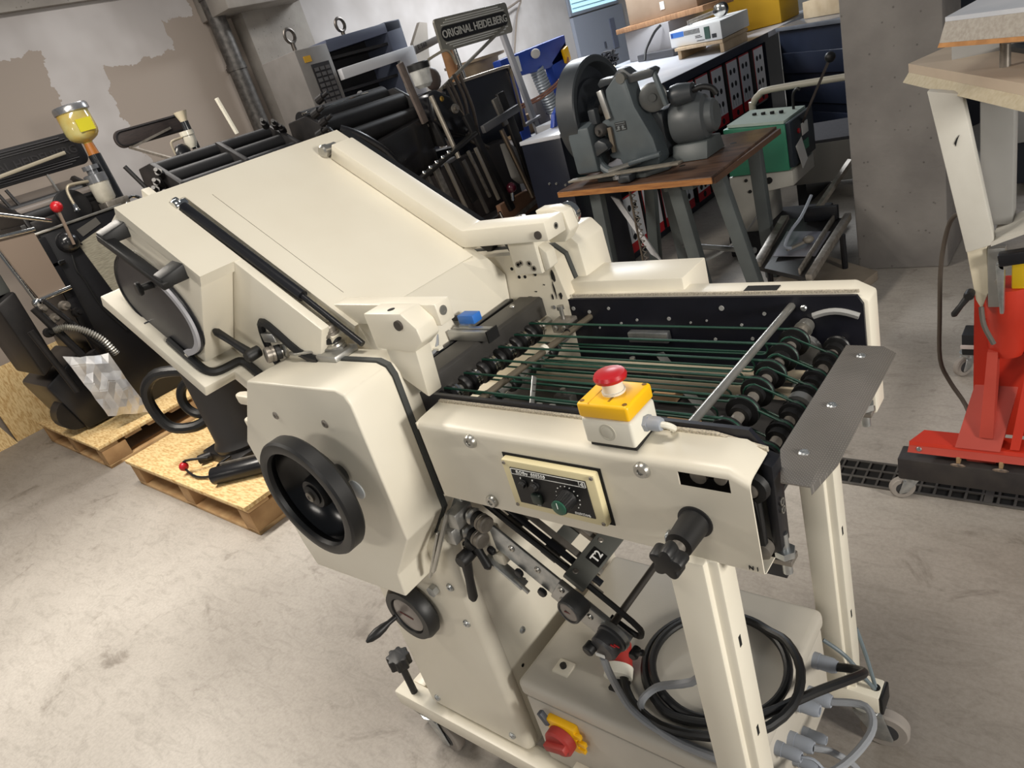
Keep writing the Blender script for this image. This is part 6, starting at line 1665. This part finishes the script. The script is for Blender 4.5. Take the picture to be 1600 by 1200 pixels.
for i in range(len(fp) - 1):
    d_ = fp[i + 1] - fp[i]
    fc_.lathe(fp[i], d_, [(0, 0.015), (d_.length * 0.5, 0.022), (d_.length, 0.015)], 10)
fc_.build('flexible_conduit', mat('conduit_steel', (170, 168, 162), rough=0.35, metal=0.8), p1, kind='stuff')
MB().prX([(0.98, 1.02), (1.10, 1.06), (1.10, 0.62), (1.0, 0.56)], -5.2, -4.65).build('side_casing', PBD, p1, bevel=0.02)
MB().prX([(0.985, 0.50), (1.27, 0.62), (1.24, 0.16), (1.06, 0.16)], -5.2, -4.70).build('lower_casing', PB, p1, bevel=0.02)
MB().box(-5.0, -4.72, 1.0, 1.10, 1.05, 1.24).build('grey_tank', mat('tank_grey', (78, 80, 78), rough=0.5), p1, bevel=0.01)
MB().lathe((-4.85, 1.05, 0.28), (1, 0, 0), [(0, 0.10), (0.12, 0.10), (0.12, 0)], 24).build('drive_drum', PBD, p1)
random.seed(21)
bag = bmesh.new()
bmesh.ops.create_grid(bag, x_segments=6, y_segments=7, size=1)
for v in bag.verts:
    u, w = v.co.x, v.co.y
    v.co = Vector((-4.40 + 0.05 * (1 - u * u) * (1 - w * w) + random.uniform(-0.012, 0.012), 1.20 + 0.105 * u - 0.02 * w, 0.420 + 0.20 * w - 0.045 * u + random.uniform(-0.008, 0.008)))
bmesh.ops.solidify(bag, geom=bag.faces[:], thickness=0.012)
mb_ = MB()
mb_.bm.free()
mb_.bm = bag
tag(mb_.build('foil_bag', mat('crumpled_foil', (226, 226, 226), (188, 188, 190), rough=0.3, metal=0.45, scale=10), smooth=False), 'crumpled silver foil bag on the left pallet in front of the press', 'bag')

# ---- middle press, mostly hidden behind the hood
p2 = thing('platen_press', 'black platen press half hidden behind the cream feed hood, with dark oval name plate', 'printing press', (-3.4, 1.75, 0.152), 'black platen presses')
MB().prX([(1.42, 0.153), (2.2, 0.153), (2.34, 1.22), (1.60, 1.22)], -3.82, -3.30).build('press_body', PB, p2, bevel=0.01)
MB().box(-4.1, -3.82, 1.55, 2.2, 0.153, 0.95).build('press_side', PB, p2, bevel=0.01)
for x, z, r in ((-3.72, 1.425, 0.028), (-3.60, 1.425, 0.032), (-3.52, 1.365, 0.038), (-3.42, 1.315, 0.034)):
    MB().cyl((x, 1.66, z), (x, 2.34, z), r, n=20).build('ink_roller', ROLL, p2)
for y in (1.65, 2.02, 2.35):
    MB().prY([(-3.76, 1.25), (-3.36, 1.23), (-3.38, 1.34), (-3.48, 1.40), (-3.58, 1.46), (-3.72, 1.45)], y - 0.015, y + 0.015).build('roller_bracket', PBD, p2, bevel=0.006)
MB().bar((-3.40, 1.64, 1.28), (-3.40, 2.36, 1.30), 0.04, 0.05).build('roller_rail', PBD, p2, bevel=0.006)
for i in range(11):
    MB().lathe((-3.375, 1.68 + i * 0.064, 1.30), (1, 0, 0), [(0, 0.013), (0.012, 0.011), (0.012, 0)], 8).build('ink_key', DSTEEL if i % 3 else CHROME, p2)
for y, z in ((1.60, 1.36), (1.62, 1.30), (1.58, 1.33), (1.63, 1.40), (2.33, 1.45), (2.36, 1.42), (2.27, 1.47)):
    MB().lathe((-3.50, y, z), (0.6, -0.5, 0.4), [(-0.02, 0.02), (0.03, 0.018), (0.03, 0.010), (0.06, 0.010), (0.06, 0)], 9).build('bracket_screw', PBD, p2)
MB().cyl((-3.58, 1.57, 1.36), (-3.60, 1.53, 1.48), 0.011, n=8).build('bracket_pin', PBD, p2)
MB().ball((-3.55, 1.62, 1.34), 0.05, 12, (1, 0.5, 1)).build('bracket_boss', PBD, p2)
MB().prX(stadium(1.80, 2.23, 1.57, 1.665, 0.045), -4.21, -4.19).build('name_plate', mat('plate_brown', (52, 44, 42), (40, 34, 34), rough=0.5, scale=30, stretch=(1, 1, 9)), p2, bevel=0.004)
MB().tube(stadium_tube := [(-4.188, y, z) for y, z in stadium(1.81, 2.22, 1.58, 1.655, 0.037)], 0.004, n=6, closed=True).build('plate_rim', PLATEB, p2)
MB().bar((-4.185, 1.87, 1.565), (-4.185, 2.12, 1.605), 0.012, 0.012).build('plate_bar', DSTEEL, p2)
MB().bar((-4.2, 1.86, 1.57), (-3.85, 1.90, 1.44), 0.014, 0.014).build('plate_stay', DSTEEL, p2)
MB().cyl((-3.75, 1.985, 1.46), (-3.75, 1.985, 1.60), 0.020, n=14).build('oil_pipe', MATS['pipe_black'], p2)
MB().lathe((-3.75, 1.985, 1.60), (0, 0, 1), [(0, 0.018), (0.012, 0.022), (0.05, 0.034), (0.05, 0)], 18).build('oil_funnel', mat('funnel_cream', (190, 180, 158), rough=0.4), p2)
MB().lathe((-3.72, 1.955, 1.47), (0, 0, 1), [(0, 0), (0, 0.02), (0.03, 0.032), (0.06, 0.032), (0.062, 0.036), (0.085, 0.036), (0.085, 0)], 18).build('oil_cup', MATS['milky_cup'], p2)
MB().tube([(-3.72, 1.92, 1.53), (-3.72, 1.86, 1.525), (-3.72, 1.85, 1.50), (-3.72, 1.85, 1.46)], 0.006, n=6, sub=3).build('oil_line', MATS['line_cream'], p2)
MB().ball((-3.72, 1.89, 1.46), 0.045, 14, (0.5, 1, 1)).build('round_cover', PB, p2)
MB().bar((-3.66, 2.16, 1.66), (-3.66, 2.19, 1.47), 0.022, 0.012).build('white_gauge_stick', WHITEPL, p2)
MB().bar((-3.654, 2.165, 1.63), (-3.654, 2.185, 1.50), 0.006, 0.004).build('gauge_slot', BLACKP, p2)
# black cylinder (pump) with hose on the near pallet
pu = thing('vacuum_pump', 'upright black pump cylinder with hose on the near pallet behind the head cover', 'pump', (-3.1, 1.22, 0.152))
MB().lathe((-3.10, 1.235, 0.20), (0, 0, 1), [(0, 0.13), (0.02, 0.135), (0.05, 0.118), (0.42, 0.112), (0.46, 0.118), (0.475, 0.11), (0.48, 0.06), (0.48, 0)], 36).build('pump_cylinder', mat('pump_black', (40, 38, 38), rough=0.5), pu)
MB().box(-3.28, -2.95, 1.10, 1.36, 0.153, 0.202).build('pump_foot', PBD, pu, bevel=0.012)
MB().tube([(-3.2, 1.18, 0.60), (-3.30, 1.10, 0.62), (-3.38, 1.05, 0.56), (-3.40, 1.04, 0.45), (-3.36, 1.06, 0.35), (-3.28, 1.13, 0.32), (-3.22, 1.20, 0.34)], 0.026, n=10, sub=4).build('pump_hose', RUBBER, pu)
MB().torus((-3.27, 1.20, 0.44), (0.6, -1, 0.2), 0.085, 0.022, 28, 10).build('pump_hose_ring', RUBBER, pu)
MB().cyl((-3.21, 1.12, 0.18), (-3.25, 1.06, 0.18), 0.022, n=12).build('pump_valve', PBD, pu)
MB().tube([(-3.16, 1.07, 0.20), (-3.23, 1.00, 0.22), (-3.245, 0.985, 0.19), (-3.13, 0.975, 0.165), (-3.02, 1.01, 0.17), (-2.97, 1.03, 0.22), (-2.93, 1.08, 0.24)], 0.006, n=6, sub=4).build('pump_wire', BLACKP, pu)
MB().ball((-3.245, 0.985, 0.195), 0.022, 14).build('red_ball', RED, pu)
tb_ = thing('black_tube', 'short black metal tube lying on the near pallet', 'tube', (-2.85, 1.05, 0.152))
MB().cyl((-2.96, 0.985, 0.193), (-2.73, 1.155, 0.193), 0.039, n=22).build('tube_body', PB, tb_, bevel=0.003)
MB().bar((-2.93, 1.025, 0.236), (-2.75, 1.155, 0.236), 0.012, 0.008).build('tube_bracket', DSTEEL, tb_)

# ---- back press with the bright name plate
p3_ = thing('platen_press', 'black platen press in the back row with bright metal lettered name plate on top', 'printing press', (-3.5, 3.3, 0), 'black platen presses')
P3 = p3_
MB().prX([(2.60, 0.0), (4.0, 0.0), (4.0, 0.95), (2.60, 1.10)], -4.0, -3.42).build('press_body', PB, P3, bevel=0.01)
# ink unit
for x, z, r, m in ((-3.50, 1.42, 0.06, ROLL), (-3.36, 1.36, 0.055, ROLL), (-3.28, 1.27, 0.05, PBD), (-3.55, 1.30, 0.10, PB)):
    MB().cyl((x, 2.50, z), (x, 3.13, z), r, n=22).build('ink_roller', m, P3)
MB().bar((-3.40, 2.46, 1.462), (-3.40, 2.92, 1.470), 0.05, 0.012).build('ink_knife', CHROME, P3, bevel=0.003)
MB().prY([(-3.62, 1.12), (-3.12, 1.06), (-3.16, 1.24), (-3.26, 1.36), (-3.40, 1.45), (-3.58, 1.44)], 2.46, 2.49).build('roller_bracket', PBD, P3, bevel=0.008)
MB().prY([(-3.62, 1.12), (-3.12, 1.06), (-3.16, 1.24), (-3.26, 1.36), (-3.40, 1.45), (-3.58, 1.44)], 3.13, 3.16).build('roller_bracket', PBD, P3, bevel=0.008)
for y, z in ((2.44, 1.44), (2.47, 1.39), (2.42, 1.34), (2.50, 1.50)):
    MB().lathe((-3.30, y, z), (1, 0.2, 0.3), [(0, 0.022), (0.05, 0.020), (0.05, 0.010), (0.09, 0.010), (0.09, 0)], 10).build('ink_screw', PBD, P3)
MB().tube([(-3.20, 2.50, 1.34), (-3.14, 2.56, 1.28), (-3.10, 2.66, 1.16), (-3.10, 2.74, 1.02)], 0.02, n=10, sub=4).build('curved_rim', PB, P3)
MB().prX([(2.55, 1.20), (3.12, 1.26), (3.12, 0.92), (2.72, 0.92)], -3.30, -3.18).build('platen_cover', mat('platen_black', (30, 29, 30), rough=0.22), P3, bevel=0.03)
MB().bar((-3.20, 2.62, 1.14), (-3.20, 3.12, 1.20), 0.02, 0.015).build('platen_edge', DSTEEL, P3)
MB().bar((-3.17, 3.03, 1.56), (-3.17, 3.08, 1.22), 0.045, 0.020, up=(1, 0, 0)).build('brown_stick', mat('stick_brown', (104, 92, 86), (90, 80, 74), rough=0.7, scale=30), P3, bevel=0.003)
MB().cyl((-3.10, 3.12, 1.35), (-3.05, 3.14, 0.98), 0.014, n=12).build('bright_rod', mat('rod_bone', (156, 148, 136), rough=0.35, metal=0.5), P3)
# gear casting and oil cup
MB().prX([(3.14, 1.36), (3.20, 1.38), (3.30, 1.32), (3.38, 1.20), (3.40, 1.10), (3.34, 1.06), (3.20, 1.12), (3.12, 1.22)], -3.30, -3.12).build('gear_casting', mat('casting_black', (24, 24, 27), rough=0.18), P3, bevel=0.025, seg=3)
bolt((-3.12, 3.22, 1.315), (1, 0, 0), 0.016, P3, m=mat('brass', (170, 138, 70), rough=0.35, metal=0.8))
MB().lathe((-3.16, 3.30, 1.235), (1, 0, 0.1), [(0, 0.03), (0.05, 0.028), (0.05, 0.015), (0.07, 0.015), (0.07, 0)], 16).build('casting_knob', DSTEEL, P3)
MB().lathe((-3.22, 3.215, 1.40), (0, 0, 1), [(0, 0.0), (0, 0.035), (0.02, 0.055), (0.10, 0.062), (0.10, 0)], 24).build('oil_cup', mat('oil_cup_white', (206, 206, 202), (180, 180, 176), rough=0.2, scale=20), P3)
MB().lathe((-3.22, 3.215, 1.50), (0, 0, 1), [(0, 0.066), (0.035, 0.066), (0.04, 0.06), (0.04, 0)], 24).build('cup_lid', BLACKP, P3)
MB().tube([(-3.22, 3.28, 1.53), (-3.22, 3.38, 1.55), (-3.22, 3.48, 1.56), (-3.22, 3.52, 1.53), (-3.22, 3.54, 1.47)], 0.008, n=8, sub=4).build('oil_line', MATS['line_cream'], P3)
for i, (y, z0, z1) in enumerate(((3.42, 1.38, 1.12), (3.46, 1.40, 1.05), (3.51, 1.42, 1.10), (3.56, 1.40, 1.0))):
    MB().tube([(-3.24, y, z0), (-3.22, y + 0.01, (z0 + z1) / 2), (-3.22, y - 0.01, z1), (-3.2, y + 0.03, z1 - 0.06)], 0.011, n=8, sub=4).build('bent_rod', mat('rod_brown', (92, 84, 78), rough=0.4, metal=0.6), P3)
MB().ball((-3.34, 3.42, 1.43), 0.07, 16, (0.4, 1, 1)).build('round_cap', mat('cap_brown', (84, 72, 66), rough=0.5), P3)
# dark feed board with bright edge
MB().prX([(3.47, 1.36), (4.13, 1.355), (4.13, 0.93), (3.40, 0.95)], -3.34, -3.31).build('feed_board', mat('feed_board_navy', (24, 26, 36), rough=0.4), P3, bevel=0.004)
MB().tube([(-3.305, 3.46, 1.365), (-3.305, 4.08, 1.362), (-3.305, 4.13, 1.345), (-3.305, 4.145, 1.30), (-3.305, 4.14, 0.95)], 0.011, n=8, sub=3).build('board_edge_rod', mat('edge_bronze', (150, 138, 122), rough=0.3, metal=0.7), P3)
nameplate(P3, -3.30, 3.54, 4.28, 1.555, 1.745, 0.025, PLATEG, mat('nickel_relief', (206, 203, 195), rough=0.35, metal=0.3))
MB().bar((-3.315, 3.44, 1.36), (-3.29, 4.18, 1.60), 0.022, 0.018).build('plate_stay', PLATEG, P3, bevel=0.004)
MB().cyl((-3.33, 3.70, 1.34), (-3.33, 3.68, 1.56), 0.014, n=12).build('plate_post', CHROME, P3)
# gripper and delivery arms
MB().bar((-3.05, 3.30, 1.19), (-3.0, 3.42, 0.56), 0.05, 0.03, up=(1, 0, 0)).build('gripper_arm', PBD, P3, bevel=0.008)
MB().bar((-3.05, 3.66, 1.24), (-3.0, 3.70, 0.60), 0.075, 0.03, up=(1, 0, 0)).build('gripper_arm', PBD, P3, bevel=0.008)
MB().bar((-3.02, 3.56, 1.22), (-3.0, 3.58, 1.05), 0.05, 0.02, up=(1, 0, 0)).build('gripper_finger', mat('finger_grey', (104, 100, 94), rough=0.4, metal=0.5), P3, bevel=0.006)
MB().bar((-3.0, 3.36, 1.08), (-3.0, 3.74, 1.12), 0.03, 0.045).build('gripper_bridge', mat('bridge_grey', (92, 92, 94), rough=0.5, metal=0.4), P3, bevel=0.004)
MB().cyl((-2.98, 3.50, 1.04), (-2.96, 3.60, 0.58), 0.016, n=12).build('delivery_rod', mat('rod_umber', (118, 106, 94), rough=0.35, metal=0.7), P3)
MB().prX([(3.58, 0.95), (3.72, 0.85), (3.74, 0.70), (3.66, 0.66), (3.60, 0.72)], -3.1, -3.02).build('delivery_paddle', mat('paddle_grey', (128, 126, 122), rough=0.5), P3, bevel=0.01)
# sloping bar with a row of bright screws and upright rods below it
MB().bar((-3.0, 2.56, 0.93), (-3.0, 3.28, 1.08), 0.05, 0.022).build('screw_bar', mat('bar_dark', (54, 52, 50), rough=0.3, metal=0.6), P3, bevel=0.004)
for i in range(8):
    MB().ball((-2.985, 2.60 + i * 0.058, 0.958 + i * 0.0118), 0.015, 10, (1, 1, 0.8)).build('bright_screw', CHROME, P3)
for i, (y, z0, z1, w) in enumerate(((2.62, 0.93, 0.60, 0.02), (2.68, 0.95, 0.55, 0.014), (2.75, 0.95, 0.55, 0.03), (2.82, 0.97, 0.62, 0.02), (2.90, 0.98, 0.58, 0.045), (2.99, 0.99, 0.60, 0.02), (3.06, 0.98, 0.72, 0.055), (3.14, 0.96, 0.62, 0.022), (3.20, 1.0, 0.70, 0.018), (3.27, 1.0, 0.66, 0.02))):
    m_ = (DSTEEL, mat('pale_rod', (166, 158, 146), rough=0.4, metal=0.5), PBD, mat('mid_grey_bar', (96, 92, 88), rough=0.5, metal=0.4))[i % 4]
    MB().bar((-3.02, y, z0), (-3.0, y + 0.05, z1), w, 0.016, up=(1, 0, 0)).build('upright_bar', m_, P3, bevel=0.002)
MB().box(-3.2, -3.05, 2.60, 3.75, 0.42, 0.56).build('lower_housing', mat('housing_dark', (34, 31, 31), rough=0.5), P3, bevel=0.01)
MB().box(-3.4, -3.2, 2.65, 3.8, 0.0, 0.95).build('inner_housing', mat('housing_brown', (50, 44, 42), rough=0.6), P3, bevel=0.01)
MB().box(-3.06, -3.02, 3.34, 3.76, 0.48, 0.62).build('brown_panel', mat('panel_brown', (112, 82, 62), rough=0.7), P3, bevel=0.004)
MB().bar((-3.0, 3.20, 0.47), (-3.0, 3.78, 0.55), 0.03, 0.02).build('lower_rail', DSTEEL, P3)
MB().ball((-2.96, 3.42, 0.70), 0.034, 16).build('maroon_ball', mat('maroon_ball', (70, 22, 34), rough=0.2), P3)
MB().cyl((-2.96, 3.40, 0.62), (-2.96, 3.42, 0.68), 0.012, n=10).build('ball_lever', CHROME, P3)
MB().cyl((-2.96, 3.25, 0.60), (-2.96, 3.27, 0.52), 0.010, n=10).build('ball_lever', CHROME, P3)
MB().box(-4.0, -3.05, 2.7, 3.9, 0.0, 0.42).build('press_base', PBD, P3, bevel=0.02)

# ---- tall grey control cabinet with lifting eyes behind the back press
gc_ = thing('control_tower', 'grey open control cabinet with two lifting eyes behind the back press', 'cabinet', (-4.7, 3.85, 0))
CG = mat('tower_grey', (126, 122, 118), (116, 112, 108), rough=0.5, scale=7)
CGB = mat('tower_blue_grey', (88, 94, 112), rough=0.45)
MB().box(-4.85, -4.42, 3.31, 3.60, 0.0, 1.86).build('left_column', CG, gc_, bevel=0.006)
MB().prX([(3.60, 1.88), (4.36, 1.905), (4.36, 1.84), (3.60, 1.80)], -4.85, -4.42).build('top_beam', CGB, gc_, bevel=0.004)
MB().box(-4.85, -4.42, 4.20, 4.37, 0.0, 1.905).build('right_column', CGB, gc_, bevel=0.006)
MB().box(-4.85, -4.70, 3.60, 4.20, 0.0, 1.84).build('back_panel', mat('tower_dark', (36, 35, 38), rough=0.6), gc_)
for z in (1.75, 1.52, 1.30):
    MB().box(-4.70, -4.45, 3.60, 4.20, z, z + 0.02).build('shelf_plate', mat('shelf_dark', (52, 50, 50), rough=0.5, metal=0.4), gc_)
MB().prX([(3.60, 1.60), (3.60, 1.675), (4.37, 1.70), (4.37, 1.22), (4.19, 1.22), (4.19, 1.62)], -4.41, -4.36).build('white_guard', mat('guard_white', (206, 206, 208), rough=0.5), gc_, bevel=0.004)
MB().prX([(4.40, 1.69), (4.85, 1.74), (4.85, 1.69), (4.40, 1.63)], -4.42, -4.38).build('side_beam', CG, gc_, bevel=0.004)
text('beam_lettering', 'E 560', 0.05, (-4.379, 4.43, 1.672), (0, 1, 0.09), (0, -0.09, 1), BLACKP, gc_)
MB().prX([(3.66, 1.46), (3.72, 1.50), (3.78, 1.26), (3.70, 1.24)], -4.41, -4.37).build('inner_strut', MATS['guard_white'], gc_)
kp = MB().box(-4.418, -4.412, 3.40, 3.56, 0.9, 1.75).build('key_panel', mat('key_panel_dark', (44, 42, 44), rough=0.5), gc_)
for r in range(14):
    for c in range(3):
        MB().box(-4.412, -4.405, 3.412 + c * 0.05, 3.448 + c * 0.05, 1.70 - r * 0.036, 1.724 - r * 0.036).build('panel_key', mat('key_grey', (88, 86, 86), rough=0.5), kp)
MB().box(-4.419, -4.412, 3.36, 3.42, 1.77, 1.81).build('yellow_sticker', mat('sticker_yellow', (206, 158, 40), rough=0.6), gc_)
for y in (3.47, 3.95):
    e = MB().torus((-4.62, y, 1.975), (1, 0.1, 0), 0.045, 0.012, 24, 8).build('lifting_eye', mat('eye_steel', (96, 90, 84), rough=0.4, metal=0.7), gc_)
    MB().cyl((-4.62, y, 1.87), (-4.62, y, 1.93), 0.016, n=12).build('eye_shank', MATS['eye_steel'], e)
wh = thing('wooden_stool', 'small wooden turned stand with brown disc behind the name plate', 'stand', (-4.1, 4.5, 0))
MB().cyl((-4.2, 4.55, 1.33), (-4.2, 4.55, 1.64), 0.047, n=18).build('post', mat('turned_wood', (168, 122, 78), (140, 98, 60), rough=0.6, scale=10), wh)
MB().lathe((-4.2, 4.84, 1.341), (0, 0, 1), [(0, 0.18), (0.10, 0.20), (0.11, 0.26), (0.13, 0.26), (0.13, 0)], 24).build('disc', mat('pale_turned_wood', (150, 132, 108), rough=0.6), wh)
MB().box(-4.42, -4.06, 4.45, 4.98, 0.0, 1.34).build('support', mat('support_brown', (96, 84, 74), rough=0.7), wh, bevel=0.01)

# ---- blue hydraulic frame
bf = thing('hydraulic_press', 'bright blue steel frame press with copper pipes left of the flywheel', 'frame press', (-3.6, 4.8, 0))
BL = mat('bright_blue_paint', (38, 72, 168), (34, 66, 156), rough=0.4, scale=6)
MB().prX([(4.40, 1.41), (5.29, 1.44), (5.26, 1.22), (5.18, 1.26), (4.98, 1.24), (4.42, 1.27)], -3.66, -3.58).build('top_beam', BL, bf, bevel=0.01)
MB().prX([(5.02, 1.28), (5.28, 1.40), (5.24, 0.0), (5.06, 0.0)], -3.66, -3.58).build('right_post', BL, bf, bevel=0.01)
MB().prX([(4.42, 1.36), (4.54, 1.36), (4.54, 0.0), (4.42, 0.0)], -3.66, -3.58).build('left_post', BL, bf, bevel=0.01)
MB().box(-3.58, -3.575, 4.52, 4.62, 1.29, 1.40).build('white_label', WHITE, bf)
MB().box(-3.575, -3.5735, 4.56, 4.58, 1.325, 1.365).build('label_mark', BLACKP, bf)
MB().ball((-3.57, 4.83, 1.375), 0.045, 12, (0.2, 1.4, 0.8)).build('white_patch', mat('patch_white', (220, 214, 206), rough=0.8), bf)
MB().prX([(5.17, 1.34), (5.24, 1.36), (5.25, 1.25), (5.18, 1.23)], -3.575, -3.54).build('yellow_valve', YELLOW, bf, bevel=0.01)
for dz in (0.0, 0.02):
    MB().tube([(-3.54, 4.45, 1.05 + dz), (-3.53, 4.70, 1.06 + dz), (-3.52, 4.95, 1.11 + dz), (-3.52, 5.12, 1.18 + dz), (-3.54, 5.20, 1.25 + dz)], 0.009, n=8, sub=5).build('copper_pipe', mat('copper_pink', (206, 150, 126), rough=0.35, metal=0.6), bf)
MB().tube([(-3.54, 5.08, 1.16), (-3.54, 5.04, 1.05), (-3.54, 5.06, 0.92), (-3.54, 5.16, 0.84)], 0.009, n=8, sub=5).build('copper_pipe', MATS['copper_pink'], bf)
cs = MB()
for i in range(16):
    cs.torus((-3.62, 4.86 + i * 0.006, 1.26 - i * 0.022), (0, -0.25, 1), 0.05, 0.011, 16, 6)
cs.build('coil_spring', mat('pale_spring', (176, 184, 190), rough=0.4, metal=0.4), bf, kind='stuff')
MB().box(-3.98, -3.5, 4.40, 5.3, 0.0, 0.82).build('base_block', mat('base_grey', (150, 150, 152), rough=0.5), bf, bevel=0.01)
MB().lathe((-3.75, 4.62, 1.08), (0, 0, 1), [(0, 0), (0, 0.06), (0.08, 0.07), (0.10, 0.04), (0.14, 0.04), (0.14, 0)], 18).build('white_funnel', WHITE, bf)
tag(MB().box(-3.93, -3.70, 4.58, 4.80, 0.825, 0.97).build('carton', mat('carton_small', (150, 126, 98), rough=0.9), bevel=0.004), 'small brown carton standing inside the blue frame', 'box')
tag(MB().box(-3.92, -3.69, 4.83, 4.98, 0.825, 1.05).build('grey_bin', mat('bin_grey', (138, 134, 134), rough=0.6), bevel=0.006), 'grey metal bin beside the small carton in the blue frame', 'bin')
gs_ = thing('grey_stand', 'pale grey slanted steel stand in front of the blue frame', 'stand', (-3.4, 4.35, 0))
MB().bar((-3.42, 4.30, 1.62), (-3.30, 4.42, 0.0), 0.05, 0.03, up=(1, 0, 0)).build('upright', GREYTRIM, gs_, bevel=0.004)
MB().bar((-3.36, 4.20, 0.95), (-3.36, 4.40, 0.97), 0.04, 0.02).build('rung', GREYTRIM, gs_, bevel=0.003)
gcs = thing('grey_hood_cover', 'grey folded sheet hood on posts behind the bright name plate', 'cover', (-5.0, 5.05, 0))
MB().prX([(4.86, 1.25), (5.00, 1.75), (5.16, 1.90), (5.25, 1.88), (5.16, 1.64), (5.10, 1.44), (5.0, 1.25)], -5.02, -4.98).build('cover_sheet', mat('sheet_grey', (168, 160, 150), (156, 148, 138), rough=0.7, scale=4), gcs)
for y in (4.90, 4.97):
    MB().box(-5.02, -4.98, y, y + 0.03, 0.0, 1.26).build('cover_post', MATS['sheet_grey'], gcs)
tag(MB().tube([(-5.9, 7.4, 1.85), (-5.9, 7.75, 1.92), (-5.9, 7.95, 1.95), (-5.9, 7.80, 1.80), (-5.9, 7.5, 1.30), (-5.9, 7.45, 1.25)], 0.012, n=6, sub=5).build('wall_wire', mat('wire_brown', (120, 110, 100), rough=0.6)), 'looped brown wire hanging on the white wall above the blue frame', 'wire')
# blue lug in front of the navy chest
tag(MB().prX([(3.56, 0.98), (3.60, 1.05), (3.66, 1.085), (3.70, 1.075), (3.75, 0.98), (3.70, 0.98), (3.67, 1.03), (3.64, 1.03), (3.61, 0.98)], -2.66, -2.63).build('blue_lug', BL, bevel=0.004), 'blue steel lug on the near corner of the navy chest', 'bracket')

# ------------------------------------------------------------------ door recess and window on the far left wall
wi = MB().box(-5.995, -5.96, 9.05, 10.35, 1.62, 2.6).build('window_1', mat('window_frame_grey', (150, 156, 168), rough=0.5))
struct(wi)
MB().box(-5.958, -5.952, 9.10, 10.30, 1.66, 2.55).build('window_glass', mat('daylight_blind', (190, 232, 246), rough=0.4, emit=0.9), wi)
for i in range(14):
    z = 1.70 + i * 0.06
    MB().box(-5.95, -5.935, 9.10, 10.30, z, z + 0.012).build('blind_slat', mat('slat_blue_grey', (150, 190, 206), rough=0.5), wi)
dr_ = MB().box(-5.995, -5.94, 9.05, 10.40, 0.0, 1.60).build('door_1', mat('door_grey', (158, 164, 178), rough=0.5))
struct(dr_)
MB().box(-5.939, -5.925, 9.95, 10.08, 1.05, 1.45).build('door_grille', mat('grille_grey', (112, 118, 138), rough=0.5), dr_)
MB().box(-5.939, -5.92, 9.70, 9.73, 1.1, 1.18).build('door_handle', mat('handle_dark', (84, 88, 100), rough=0.4), dr_)
MB().box(-5.939, -5.93, 9.05, 10.40, 0.70, 0.74).build('door_rail', MATS['window_frame_grey'], dr_)
w2 = MB().box(-5.995, -5.90, 10.75, 11.15, 0.6, 3.0).build('window_2', mat('frame_white', (226, 226, 226), rough=0.5))
struct(w2)
MB().box(-5.899, -5.895, 10.82, 11.08, 0.8, 2.9).build('window_glass', MATS['daylight_blind'], w2)
